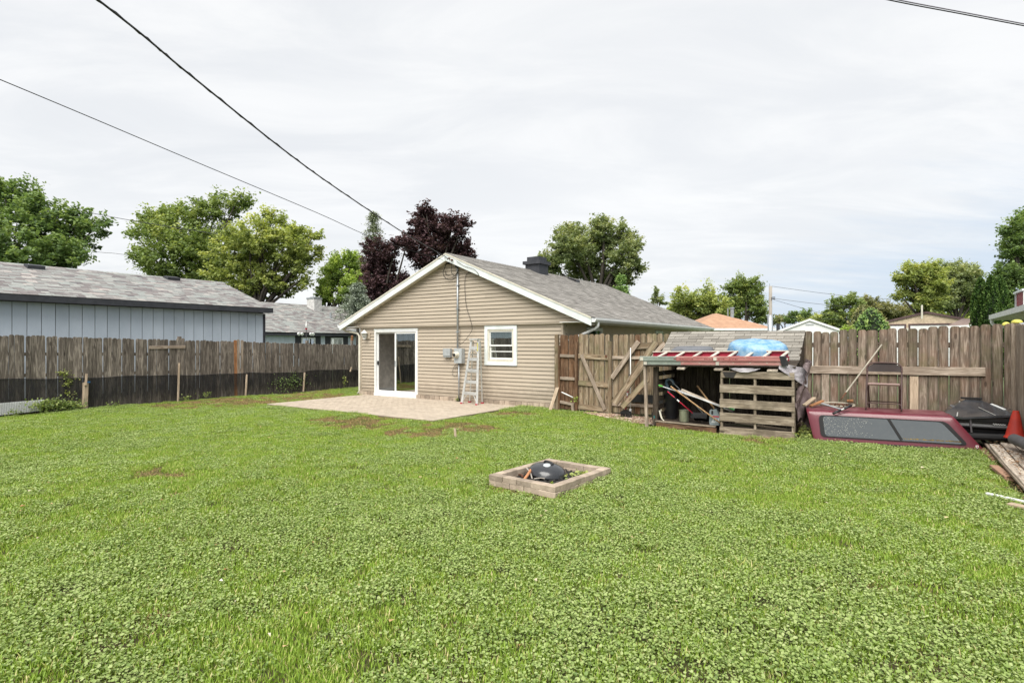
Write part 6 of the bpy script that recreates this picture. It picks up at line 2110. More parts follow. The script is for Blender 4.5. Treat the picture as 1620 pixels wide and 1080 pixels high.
# brown-roofed lean-to right of it
pl = at(1521, 508, 34)
o = MB().add([tuple(at(1497, 516, 34)), tuple(at(1540, 514, 34)), tuple(at(1545, 503.5, 37)), tuple(at(1522, 504, 37)), tuple(at(1497, 519, 34)), tuple(at(1540, 517, 34)), tuple(at(1545, 506, 37)), tuple(at(1522, 506, 37))],
             [(0, 1, 2, 3), (7, 6, 5, 4), (0, 4, 5, 1), (1, 5, 6, 2), (2, 6, 7, 3), (3, 7, 4, 0)])
pr = at(1497, 519, 34)
o = o.build('carport', pm('brown_shingle_far', (0.26, 0.19, 0.165), rough=0.9))
tag(o, 'small brown-roofed carport beside the arborvitae, in front of the tan garage', 'carport')
MB().add([tuple(at(1497, 515.6, 33.9)), tuple(at(1540, 513.6, 33.9)), tuple(at(1540, 517.2, 33.9)), tuple(at(1497, 519.2, 33.9))] + [tuple(at(1497, 515.6, 33.97)), tuple(at(1540, 513.6, 33.97)), tuple(at(1540, 517.2, 33.97)), tuple(at(1497, 519.2, 33.97))], [(0, 1, 2, 3), (7, 6, 5, 4), (0, 4, 5, 1), (3, 2, 6, 7)]).build('gutter', M_WHITE, o)
for q in (1499, 1538):
    t_ = at(q, 518, 34.1)
    MB().tube([(t_.x, t_.y, 0), (t_.x, t_.y, t_.z)], 0.05, 6).build('post', M_WHITE, o)

# orange hip-roofed house
oc = at(1163, 543, 44)
Mo = Matrix.Translation((oc.x, oc.y, 0)) @ Matrix.Rotation(math.atan2(CB, CA), 4, 'Z')
oh = bpy.data.objects.new('orange_roofed_house', None)
link(oh, None, Mo)
tag(oh, 'cream house with an orange-brown hip roof behind the shelter, left of the utility pole', 'house')
MB().box((-2.9, 0.35, 0), (2.9, 6.5, 2.72)).build('wall', M_CREAMWALL, oh, M=Mo)
ro = MB()
ez, pz = 2.80, 4.12
ro.add([(-3.35, 0, ez), (3.15, 0, ez), (3.15, 7, ez), (-3.35, 7, ez), (-0.35, 3.0, pz), (-0.35, 4.0, pz), (-3.35, 0, ez - 0.03), (3.15, 0, ez - 0.03), (3.15, 7, ez - 0.03), (-3.35, 7, ez - 0.03)],
       [(0, 1, 4), (1, 2, 5, 4), (2, 3, 5), (3, 0, 4, 5), (9, 8, 7, 6)], tone=0.5)
ror = ro.build('roof', pm('orange_shingle_roof', (0.42, 0.255, 0.165), (0.35, 0.205, 0.13), rough=0.9, scale=2.5, fine=14, speck=0.12, rand=0.0), oh, M=Mo)
MB().box((-3.4, -0.08, ez - 0.16), (3.2, 0.0, ez + 0.01)).build('gutter', M_TRIM, oh, M=Mo)
MB().box((-0.7, 0.28, 1.2), (1.4, 0.34, 2.62)).build('window_surround', pm('rust_trim', (0.36, 0.13, 0.05), rough=0.7), oh, M=Mo)
wn = MB().box((-0.6, 0.24, 1.25), (1.3, 0.275, 2.52)).build('window', M_CREAM, oh, M=Mo)
MB().box((-0.5, 0.22, 1.3), (0.3, 0.235, 2.45)).build('pane', M_GLASS, wn, M=Mo)
MB().box((0.4, 0.22, 1.3), (1.2, 0.235, 2.45)).build('pane', M_GLASS, wn, M=Mo)
MB().tube([(0.62, 2.2, 3.6), (0.62, 2.2, 4.45)], 0.14, 10).tube([(0.62, 2.2, 4.45), (0.62, 2.2, 4.55)], 0.19, 10).build('metal_flue', M_GALV, oh, M=Mo)
MB().tube([(0.35, 2.4, 3.7), (0.35, 2.4, 4.5)], 0.05, 8).build('metal_flue', M_GALV, oh, M=Mo)
# another small dark flue
pf = at(1231, 515, 42)
o = MB().tube([(pf.x, pf.y, 0.0), (pf.x, pf.y, 3.1)], 0.12, 10).build('dark_flue', M_DARKTRIM)
tag(o, 'short dark flue between the utility pole and the white garage', 'flue')

# house at the right edge: its eave runs towards the camera, only the far corner shows
rh = thing('corner_house', (17.6, 4.0, 0), 'cream house at the right edge with white gutter, grey roof and a red chimney chase', 'house')
ex0, ey0, ey1, ezt, esl = 16.72, -3.0, 10.75, 2.54, 0.43
MB().box((17.5, ey0, 0), (24.0, ey1 - 0.3, ezt + 0.05)).build('wall', M_CREAM, rh)
for k in range(20):
    z = 0.3 + k * 0.11
    MB().add([(17.478, ey0, z), (17.478, ey1 - 0.3, z), (17.492, ey1 - 0.3, z + 0.105), (17.492, ey0, z + 0.105), (17.499, ey0, z), (17.499, ey1 - 0.3, z), (17.499, ey1 - 0.3, z + 0.105), (17.499, ey0, z + 0.105)],
             [(1, 0, 3, 2), (0, 1, 5, 4), (3, 7, 6, 2), (0, 4, 7, 3), (1, 2, 6, 5)]).build('siding_board', M_CREAM, rh)
rr = MB()
xr = 20.8
zr_ = ezt + (xr - ex0) * esl
for xe in (ex0, 2 * xr - ex0):
    rr.add([(xe, ey0, ezt), (xr, ey0, zr_), (xr, ey1, zr_), (xe, ey1, ezt), (xe, ey0, ezt - 0.05), (xr, ey0, zr_ - 0.05), (xr, ey1, zr_ - 0.05), (xe, ey1, ezt - 0.05)],
           [(0, 1, 2, 3), (7, 6, 5, 4), (0, 4, 5, 1), (2, 6, 7, 3), (0, 3, 7, 4)])
rr.build('roof', pm('blue_grey_roof', (0.20, 0.21, 0.235), rough=0.9, scale=3, fine=25, speck=0.12), rh)
MB().box((ex0 - 0.11, ey0, ezt - 0.15), (ex0 - 0.002, ey1 - 0.02, ezt - 0.012)).build('gutter', M_WHITE, rh)
MB().box((ex0, ey0, ezt - 0.17), (17.5, ey1 - 0.02, ezt - 0.155)).build('soffit', M_CREAM, rh)
MB().tube(smooth([(ex0 - 0.05, 10.55, ezt - 0.14), (ex0 - 0.05, 10.55, ezt - 0.26), (ex0 + 0.05, 10.5, ezt - 0.36), (ex0 + 0.40, 10.3, ezt - 0.42), (17.40, 10.0, ezt - 0.52), (17.43, 9.95, ezt - 0.75), (17.43, 9.95, 0.1)], 3), 0.045, 8).build('downspout', M_WHITE, rh, smooth=True)
dx_ = at(1608, 480, 17.6)
MB().box((dx_.x, dx_.y - 1.4, ezt), (dx_.x + 1.3, dx_.y, 3.16)).build('chimney_chase', pm('barn_red_siding', (0.34, 0.045, 0.06), rough=0.6, scale=3), rh)
MB().box((dx_.x - 0.035, dx_.y - 1.435, ezt), (dx_.x + 0.03, dx_.y - 1.37, 3.16)).box((dx_.x - 0.035, dx_.y - 0.05, ezt), (dx_.x + 0.03, dx_.y + 0.03, 3.16)).box((dx_.x - 0.07, dx_.y - 1.47, 3.16), (dx_.x + 1.37, dx_.y + 0.07, 3.22)).build('chase_trim', M_TRIM, rh)

# utility pole and wires
pp_ = at(1218.5, 543, 42)
pole = thing('utility_pole', (pp_.x, pp_.y, 0), 'bare grey wooden utility pole with a metal-sleeved foot beyond the fence', 'utility pole')
MB().tube([(pp_.x, pp_.y, 0), (pp_.x + 0.02, pp_.y, 5.85)], [0.13, 0.11], 12).build('shaft', M_POLE, pole, smooth=True)
MB().tube([(pp_.x, pp_.y, 0), (pp_.x, pp_.y, 3.72)], [0.19, 0.185], 12).build('metal_sleeve', M_GALV, pole, smooth=True)
MB().tube([(pp_.x - 0.04, pp_.y, 5.85), (pp_.x - 0.04, pp_.y, 6.02)], 0.02, 6).build('top_pin', M_GALV, pole)
for z in (5.0, 4.88):
    MB().tube([(pp_.x + 0.1, pp_.y - 0.1, z), (pp_.x + 0.35, pp_.y - 0.15, z)], 0.035, 6).build('insulator', M_DARKTRIM, pole)


def wire(pts, r, lab, mat=M_WIREGREY, k=8, name='overhead_wire', n=6, wob=0):
    ps = smooth(pts, k)
    o = MB().tube(ps, r, n).build(name, mat, smooth=True)
    tag(o, lab, 'wire')
    return o


w1 = [Vector((CX + CA * X - CB * D_, CY + CB * X + CA * D_, z)) for X, D_, z in ((-4.6, -2.0, 5.15), (-4.09, 2.0, 4.84))] + [at(155, 0, 5.0), at(300, 118, 6.11), at(450, 238, 7.94), at(540, 303, 9.7), at(640, 369, 12.8)] + [ony(703, 405, -0.29)]
wire(w1, 0.0105, 'thick twisted black service cable running down to the house gable peak', M_CABLE, 14)
w1b = [p + Vector((0.012 * math.sin(i * 2.1), 0, 0.014 * math.cos(i * 2.1))) for i, p in enumerate(smooth(w1, 10))]
MB().tube(w1b, 0.006, 5).build('messenger_strand', M_WIREGREY, bpy.data.objects['overhead_wire'], smooth=True)
w2 = [Vector((CX + CA * X - CB * D_, CY + CB * X + CA * D_, z)) for X, D_, z in ((-8.2, 3.0, 5.3),)] + [at(0, 126, 7.0), at(300, 252, 9.25), at(500, 336, 11.7), at(600, 380, 13.6), ony(700, 411, -0.29)]
wire(w2, 0.0065, 'thin black cable running from the left edge to the house gable', M_CABLE, 8)
w3 = [at(1300, -26, 7.6), at(1420, 0, 7.9), at(1520, 19, 8.1), at(1620, 38, 8.3), at(1760, 64, 8.6)]
wire(w3, 0.008, 'pale grey upper wire crossing the top right corner', pm('pale_wire', (0.22, 0.2, 0.24), rough=0.5), 6)
wire([p + Vector((0, 0, -0.028)) for p in w3], 0.008, 'dark lower wire just beneath the grey one, top right corner', M_CABLE, 6)
wire([at(-60, 285, 38), at(90, 325, 40), at(215, 350, 42), at(380, 376, 45)], 0.022, 'upper thin distant wire between the two left trees', M_WIREGREY, 5)
wire([at(-60, 372, 44), at(150, 398, 46), at(215, 405, 47), at(520, 446, 54)], 0.016, 'lower thin distant wire behind the left trees', M_WIREGREY, 5)
wire([at(430, 410, 50), at(515, 411, 50), at(600, 414, 51)], 0.014, 'faint wire right of the large left tree', M_WIREGREY, 4)
ptop = Vector((pp_.x, pp_.y, 5.9))
for a, b, lab in (((1219, 452.5), (1420, 474), 'topmost wire leaving the utility pole to the right'), ((1224, 474), (1360, 508), 'steepest wire dropping right from the pole insulators'), ((1224, 472), (1400, 488), 'wire running right from the upper pole insulator'),
                  ((1219, 497), (1330, 505), 'short low wire from the top of the pole sleeve')):
    m_ = ((a[0] + b[0]) / 2, (a[1] + b[1]) / 2 + 2.5)
    wire([at(*a, 42), at(*m_, 44), at(*b, 48)], 0.013, lab, M_WIREGREY, 4)
p = onx(484.5, 548, -3.0)
orn = tag(MB().tube([(p.x, p.y, 0.0), (p.x, p.y, 2.15)], 0.012, 6).build('ornament_pole', M_CABLE, smooth=True), 'thin black pole with a small white and red ornament behind the left fence', 'garden ornament')
MB().lathe([(0.0005, 0), (0.03, 0.02), (0.028, 0.10), (0.012, 0.22), (0.0005, 0.26)], 8, Matrix.Translation((p.x, p.y, 2.18))).build('white_ornament', M_WHITE, orn, smooth=True)
MB().box((p.x - 0.02, p.y - 0.03, 2.14), (p.x + 0.02, p.y + 0.03, 2.18)).build('red_clip', M_REDPL, orn)
p = onx(557, 540, -2.79)
tag(MB().lathe([(0.05, 0), (0.055, 0.03), (0.045, 0.12), (0.055, 0.15), (0.0005, 0.2)], 10, Matrix.Translation((-2.79, p.y, 1.92 - 0.0235 * (p.y + 8.2) + 0.08))).build('fence_finial', W_ORANGE, smooth='auto'), 'small orange-brown finial on the left fence post nearest the house', 'finial')
# ================================================================ TREES


def leafmat(name, cols, trans=0.46):
    cols = [(a * 1.62 + 0.042, b * 1.40 + 0.040, c * 1.75 + 0.042) for a, b, c in cols]
    return tonemat(name, cols, rough=0.55, spec=0.25, scale=2.0, amt=0.10, leaf=True, trans=trans)


L_GREEN = leafmat('mid_green_leaves', [(0.051, 0.093, 0.02), (0.102, 0.178, 0.034), (0.178, 0.264, 0.06), (0.289, 0.365, 0.093)])
L_DARK = leafmat('deep_green_leaves', [(0.031, 0.068, 0.017), (0.071, 0.145, 0.031), (0.128, 0.221, 0.048), (0.204, 0.306, 0.076)])
L_LIGHT = leafmat('light_green_leaves', [(0.076, 0.128, 0.027), (0.162, 0.238, 0.048), (0.264, 0.348, 0.076), (0.425, 0.493, 0.136)])
L_DUSTY = leafmat('dusty_green_leaves', [(0.068, 0.111, 0.037), (0.136, 0.204, 0.065), (0.212, 0.281, 0.102), (0.323, 0.374, 0.153)])
L_YELL = leafmat('yellow_green_leaves', [(0.058, 0.113, 0.02), (0.139, 0.242, 0.037), (0.254, 0.388, 0.06), (0.393, 0.517, 0.102)])
L_PURP = tonemat('purple_leaves', [(0.03, 0.016, 0.02), (0.068, 0.036, 0.043), (0.121, 0.068, 0.075), (0.209, 0.128, 0.138)], rough=0.5, spec=0.35, scale=2, amt=0.1, leaf=True, trans=0.25)
L_BLUE = leafmat('blue_green_needles', [(0.046, 0.077, 0.045), (0.104, 0.155, 0.089), (0.177, 0.238, 0.145), (0.26, 0.332, 0.21)], 0.1)
L_SPR = leafmat('spruce_needles', [(0.034, 0.06, 0.024), (0.085, 0.128, 0.051), (0.153, 0.204, 0.093), (0.238, 0.289, 0.153)], 0.1)
L_ARB = leafmat('arborvitae_sprays', [(0.02, 0.06, 0.01), (0.06, 0.145, 0.02), (0.128, 0.246, 0.037), (0.238, 0.357, 0.076)], 0.15)
L_ARBD = tonemat('dark_arborvitae_sprays', [(0.012, 0.032, 0.008), (0.035, 0.080, 0.016), (0.075, 0.140, 0.028), (0.13, 0.20, 0.05)], rough=0.6, spec=0.2, scale=2, amt=0.1, leaf=True, trans=0.2)
L_OLIVE = leafmat('olive_leaves', [(0.06, 0.085, 0.024), (0.128, 0.162, 0.048), (0.196, 0.23, 0.076), (0.289, 0.306, 0.119)])


def leafmesh(name, P, size, tones, mat, up=0.7, asp=0.6, dirs=None, spread=0.35):
    """Leaf-shaped quads at points P with random tilt."""
    n = len(P)
    nrm = rng.normal(size=(n, 3))
    nrm[:, 2] = np.abs(nrm[:, 2]) + up
    nrm /= np.linalg.norm(nrm, axis=1, keepdims=True)
    a = rng.normal(size=(n, 3)) if dirs is None else dirs + rng.normal(size=(n, 3)) * spread
    a -= nrm * (a * nrm).sum(1, keepdims=True)
    a /= np.linalg.norm(a, axis=1, keepdims=True) + 1e-9
    b = np.cross(nrm, a)
    s = (size * rng.uniform(0.6, 1.35, n))[:, None]
    V = np.empty((n, 4, 3))
    V[:, 0] = P - a * s * 0.5
    V[:, 1] = P + b * s * asp * 0.5 + a * s * 0.05
    V[:, 2] = P + a * s * 0.5
    V[:, 3] = P - b * s * asp * 0.5 + a * s * 0.05
    Fq = np.arange(n * 4).reshape(n, 4)
    return arrmesh(name, V.reshape(-1, 3), Fq, tones, mat)


def treething(name, label, base, group=None):
    return thing(name, base, label, 'tree' if 'shrub' not in name else 'shrub', group)


def tree(label, D, base_px, lobes, mat, n=14000, leaf=0.26, cl=0.55, name='tree', holes=0.0, limbs=True, trunk_r=0.22, fork=0.45, droop=0.0, density=1.0, flat=0.7, gapk=0.5, cat=None):
    """lobes: (px, py, rx, ry) in picture units at distance D; each becomes a foliage mass of real depth."""
    base = at(base_px, 543, D)
    base.z = 0
    t = treething(name, label, base)
    sc = D / F
    cen, rad = [], []
    for i, (px, py, rx, ry) in enumerate(lobes):
        dd = rnd.uniform(-1, 1) * rx * sc * 0.7
        c = at(px, py, D + dd)
        c = at(px, py, D + dd)
        cen.append(c)
        rx, ry = rx * 0.93, ry * 0.93
        rad.append((rx * sc, min(rx, ry * 1.2) * sc * 0.9, ry * sc))
    vol = np.array([r[0] * r[2] for r in rad])
    vol = vol / vol.sum()
    ncl = max(20, int(n / 55 * density))
    right = np.array([CA, CB, 0])
    fwd = np.array([-CB, CA, 0])
    upv = np.array([0, 0, 1.0])
    P, T, CC = [], [], []
    for i, (c, r) in enumerate(zip(cen, rad)):
        k = max(4, int(ncl * vol[i]))
        u = rng.normal(size=(k, 3))
        u /= np.linalg.norm(u, axis=1, keepdims=True)
        rr = rng.uniform(0.12, 1.12, k) ** 0.5
        u *= rr[:, None]
        cc = np.array(c) + right * (u[:, 0:1] * r[0]) + fwd * (u[:, 1:2] * r[1]) + upv * (u[:, 2:3] * r[2])
        CC.append(cc)
        for j in range(k):
            m = int(rng.integers(34, 76))
            cs = cl * rng.uniform(0.5, 1.15)
            q = rng.normal(size=(m, 3)) * np.array([cs, cs, cs * flat]) * 0.30
            # clumps stretch outward from the crown centre and droop
            outd = (cc[j] - np.array(c))
            outd = outd / (np.linalg.norm(outd) + 1e-6)
            q = q + (outd + np.array([0, 0, 0.35])) * np.clip(rng.normal(size=(m, 1)), -1.5, 1.5) * cs * 0.46
            q[:, 2] -= droop * (q[:, 0] ** 2 + q[:, 1] ** 2)
            P.append(cc[j] + q)
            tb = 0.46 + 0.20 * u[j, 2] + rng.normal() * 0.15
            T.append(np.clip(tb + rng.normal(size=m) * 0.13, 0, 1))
    P = np.concatenate(P)
    T = np.concatenate(T)
    me = leafmesh('crown', P - np.array(base), leaf, T, mat)
    o = bpy.data.objects.new('crown', me)
    link(o, t, Matrix.Translation(base))
    # trunk and limbs
    allc = np.concatenate(CC)
    ctr = Vector(allc.mean(axis=0))
    zf = max(1.2, min(c.z - r[2] for c, r in zip(cen, rad)) * 0.62 + ctr.z * 0.1)
    tr = MB()
    fk = Vector((base.x, base.y, zf))
    tr.tube(smooth([base + Vector((0, 0, -0.1)), base.lerp(fk, 0.5) + Vector((0.05, 0, 0)), fk], 3), [trunk_r * (1.15 - 0.35 * k / 6) for k in range(7)], 8)
    if limbs:
        for c, r in zip(cen, rad):
            mid_ = fk.lerp(c, 0.5) + Vector((rnd.uniform(-.3, .3), rnd.uniform(-.3, .3), rnd.uniform(0.0, 0.5)))
            pts = smooth([fk, mid_, c], 4)
            tr.tube(pts, [trunk_r * (0.6 - 0.48 * k / (len(pts) - 1)) for k in range(len(pts))], 6)
            sel = allc[rng.choice(len(allc), 10)]
            for s_ in sel:
                s_ = Vector(s_)
                if (s_ - c).length < max(r) * 1.3:
                    st_ = mid_.lerp(c, rnd.uniform(0, 0.9))
                    m2 = st_.lerp(s_, 0.5) + Vector((0, 0, rnd.uniform(0, 0.3)))
                    tr.tube([st_, m2, s_], [trunk_r * 0.2, trunk_r * 0.12, trunk_r * 0.05], 4)
    tr.build('trunk', M_BARK, t, smooth=True)
    return t


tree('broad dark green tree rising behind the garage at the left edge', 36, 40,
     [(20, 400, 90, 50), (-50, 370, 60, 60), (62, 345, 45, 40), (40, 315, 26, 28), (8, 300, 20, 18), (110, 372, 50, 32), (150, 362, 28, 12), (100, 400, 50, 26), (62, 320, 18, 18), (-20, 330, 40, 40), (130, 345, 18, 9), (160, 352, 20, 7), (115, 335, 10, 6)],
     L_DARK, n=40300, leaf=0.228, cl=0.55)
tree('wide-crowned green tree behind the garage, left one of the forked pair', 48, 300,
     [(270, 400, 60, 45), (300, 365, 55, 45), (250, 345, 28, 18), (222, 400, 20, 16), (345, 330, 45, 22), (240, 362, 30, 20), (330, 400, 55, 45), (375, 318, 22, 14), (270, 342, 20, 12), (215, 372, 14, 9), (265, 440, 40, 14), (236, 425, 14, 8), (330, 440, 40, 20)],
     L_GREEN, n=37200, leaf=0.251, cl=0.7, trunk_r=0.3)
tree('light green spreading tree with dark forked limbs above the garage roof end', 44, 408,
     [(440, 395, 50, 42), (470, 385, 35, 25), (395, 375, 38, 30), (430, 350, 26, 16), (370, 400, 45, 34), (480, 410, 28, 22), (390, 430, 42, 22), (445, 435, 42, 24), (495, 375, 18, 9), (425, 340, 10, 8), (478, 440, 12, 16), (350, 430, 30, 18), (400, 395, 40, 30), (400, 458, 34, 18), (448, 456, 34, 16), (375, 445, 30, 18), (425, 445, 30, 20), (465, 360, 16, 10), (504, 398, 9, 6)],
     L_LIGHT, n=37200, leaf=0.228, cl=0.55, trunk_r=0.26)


def conifer(label, D, px, top, bot, wpx, mat, n=13950, leaf=0.122, name='tree', sparse=1.0, droopy=0.25, base_z=None, label_cat=None):
    """Layered conifer: whorls of drooping boughs on a straight stem."""
    base = at(px, 543, D)
    base.z = 0
    t = treething(name, label, base)
    zt = at(px, top, D).z
    zb = at(px, bot, D).z
    W = wpx * D / F
    P, T, Dr = [], [], []
    tr = MB()
    tr.tube([base, Vector((base.x, base.y, zt - 0.1))], [0.16, 0.02], 8)
    nl = max(10, int((zt - zb) / 0.32 * sparse))
    for i in range(nl):
        q = (i + rnd.random() * 0.6) / nl
        z = zt - (zt - zb) * q
        ln = W * (0.10 + 0.90 * q ** 0.8)
        nb_ = 6 if q > 0.15 else 4
        a0 = rnd.uniform(0, 6.28)
        for k in range(nb_):
            a = a0 + k * 6.283 / nb_ + rnd.uniform(-0.25, 0.25)
            L_ = ln * rnd.uniform(0.6, 1.2)
            d = np.array([math.cos(a), math.sin(a), 0])
            m = max(10, int(n / nl / nb_))
            s = rng.uniform(0.12, 1.0, m)
            zz4 = z + 0.10 * L_ * s - droopy * L_ * s * s
            pts = np.array([base.x, base.y, 0]) + d * (s * L_)[:, None]
            pts[:, 2] = zz4
            pts += rng.normal(size=(m, 3)) * np.array([0.10, 0.10, 0.07]) * (0.5 + W * 0.35)
            pts[:, 2] -= np.abs(rng.normal(size=m)) * 0.09
            P.append(pts)
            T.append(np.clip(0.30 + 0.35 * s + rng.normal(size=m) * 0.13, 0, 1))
            Dr.append(np.tile(d, (m, 1)))
            e_ = Vector((base.x, base.y, z))
            tr.tube([e_, e_ + Vector(tuple(d)) * L_ * 0.9 + Vector((0, 0, 0.10 * L_ - droopy * L_ * 0.8))], [0.03, 0.008], 4, caps=False)
    P, T, Dr = np.concatenate(P), np.concatenate(T), np.concatenate(Dr)
    me = leafmesh('crown', P - np.array(base), leaf, T, mat, dirs=Dr, asp=0.45, spread=0.7)
    o = bpy.data.objects.new('crown', me)
    link(o, t, Matrix.Translation(base))
    tr.build('trunk', M_BARK, t, smooth=True)
    return t


conifer('tall thin spruce with a see-through top beside the purple trees', 50, 591, 335, 500, 50, L_SPR, n=8060, leaf=0.182)
tree('yellow-green tree between the white chimney and the purple trees', 46, 540, [(540, 425, 26, 26), (520, 455, 16, 26), (560, 450, 22, 28), (548, 470, 26, 14), (530, 425, 14, 18), (556, 410, 12, 14), (515, 468, 12, 14)], L_YELL, n=18600, leaf=0.182, cl=0.4)
tree('mid green bushy tree left of the yellow-green one, above the white chimney', 50, 515, [(520, 440, 14, 26), (512, 466, 12, 16), (570, 425, 16, 22), (578, 440, 12, 20), (532, 410, 8, 12)], L_GREEN, n=10075, leaf=0.182, cl=0.4)
conifer('low blue spruce in front of the left purple tree', 38, 566, 448, 505, 37, L_BLUE, n=12400, leaf=0.137, droopy=0.05)
tree('smaller purple-leaved tree in front of the spruce', 41, 605, [(602, 400, 30, 22), (600, 430, 32, 28), (615, 455, 34, 24), (590, 455, 20, 24), (628, 385, 16, 10), (636, 448, 22, 16), (645, 380, 10, 8), (610, 480, 30, 20)], L_PURP, n=26350, leaf=0.198, cl=0.42)
tree('larger purple-leaved tree above the house gable', 43, 690, [(675, 345, 22, 18), (690, 370, 40, 28), (715, 360, 28, 22), (665, 365, 24, 20), (700, 395, 42, 22), (728, 395, 24, 20), (670, 395, 30, 20), (668, 412, 24, 14), (735, 352, 12, 9), (645, 383, 16, 10), (742, 405, 10, 12), (674, 330, 10, 9)], L_PURP, n=32550, leaf=0.198, cl=0.42)
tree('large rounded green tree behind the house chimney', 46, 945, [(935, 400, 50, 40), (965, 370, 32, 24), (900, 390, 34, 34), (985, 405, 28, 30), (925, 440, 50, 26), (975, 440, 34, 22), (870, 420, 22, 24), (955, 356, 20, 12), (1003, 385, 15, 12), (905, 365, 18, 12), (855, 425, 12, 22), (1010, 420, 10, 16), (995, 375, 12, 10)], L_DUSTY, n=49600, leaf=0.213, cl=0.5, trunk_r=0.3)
conifer('bright green conifer tip poking above the far end of the house roof', 34, 983, 435, 520, 27, L_ARB, n=10850, leaf=0.129, droopy=-0.2)
tree('small isolated sapling above the house roof line', 38, 1039, [(1039, 470, 9, 12), (1034, 480, 8, 9), (1046, 478, 8, 9), (1040, 458, 5, 6)], L_DUSTY, n=2325, leaf=0.122, cl=0.25, trunk_r=0.07)
tree('pale green tree behind the orange roof, leftmost of that clump', 58, 1085, [(1085, 475, 22, 20), (1070, 490, 18, 16), (1105, 485, 26, 22), (1125, 470, 18, 20), (1130, 490, 28, 24), (1095, 500, 40, 14)], L_LIGHT, n=21700, leaf=0.228, cl=0.6)
tree('darker green tree behind the orange roof, left of the utility pole', 60, 1178, [(1170, 470, 30, 24), (1180, 450, 24, 14), (1195, 485, 22, 22), (1160, 455, 16, 12), (1155, 490, 24, 20), (1200, 460, 10, 10), (1205, 500, 14, 14)], L_GREEN, n=21700, leaf=0.228, cl=0.6, trunk_r=0.25)
tree('open-branched tree right of the white garage', 56, 1335, [(1325, 485, 18, 15), (1345, 478, 18, 12), (1335, 500, 26, 16), (1318, 475, 8, 7), (1360, 485, 12, 12), (1312, 500, 14, 14), (1350, 470, 8, 6)], L_GREEN, n=10075, leaf=0.205, cl=0.42)
tree('hazy olive tree behind the round evergreen bush', 64, 1385, [(1378, 482, 18, 14), (1392, 495, 22, 16), (1368, 476, 8, 7), (1405, 490, 16, 12), (1420, 500, 20, 14), (1435, 490, 12, 10)], L_OLIVE, n=13950, leaf=0.205, cl=0.5)
tree('tall spreading tree behind the tan garage, its left half open', 52, 1462, [(1460, 440, 28, 20), (1440, 435, 20, 14), (1475, 425, 24, 12), (1450, 465, 24, 16), (1430, 445, 12, 10), (1425, 468, 12, 8), (1478, 455, 26, 24), (1470, 480, 26, 14), (1435, 425, 10, 6)], L_LIGHT, n=26350, leaf=0.22, cl=0.5, trunk_r=0.28)
tree('broad dusty green tree behind the tan garage, right of the open one', 58, 1515, [(1515, 430, 26, 18), (1530, 445, 24, 22), (1500, 450, 28, 26), (1520, 475, 34, 22), (1535, 430, 14, 12), (1490, 480, 26, 18), (1545, 470, 20, 24), (1500, 422, 12, 9)], L_DUSTY, n=34100, leaf=0.228, cl=0.55)
tree('dark tall tree at the right edge above the red dormer', 34, 1630, [(1620, 400, 34, 32), (1610, 365, 22, 18), (1640, 350, 30, 24), (1600, 430, 26, 22), (1630, 450, 40, 24), (1600, 395, 16, 12), (1650, 400, 30, 60), (1612, 345, 10, 9), (1590, 448, 14, 12), (1596, 480, 18, 24), (1597, 372, 8, 7)], L_DARK, n=40300, leaf=0.167, cl=0.42)
tree('low dark shrubby tree between the arborvitae and the red dormer', 40, 1590, [(1585, 478, 18, 26), (1600, 490, 18, 18), (1575, 460, 10, 14)], L_DARK, n=7750, leaf=0.167, cl=0.4)
tree('bright green low tree behind the white garage roof', 60, 1305, [(1300, 507, 18, 9), (1318, 510, 14, 12), (1280, 508, 14, 7)], L_LIGHT, n=5425, leaf=0.228, cl=0.5)
tree('rounded distant tree just right of the utility pole', 80, 1266, [(1262, 500, 12, 8), (1275, 497, 8, 7), (1255, 505, 14, 8)], L_DARK, n=3875, leaf=0.266, cl=0.6)
tree('far grey-green tree directly right of the utility pole', 85, 1240, [(1240, 506, 16, 6), (1228, 508, 10, 6), (1290, 505, 14, 7)], L_OLIVE, n=3410, leaf=0.304, cl=0.6)


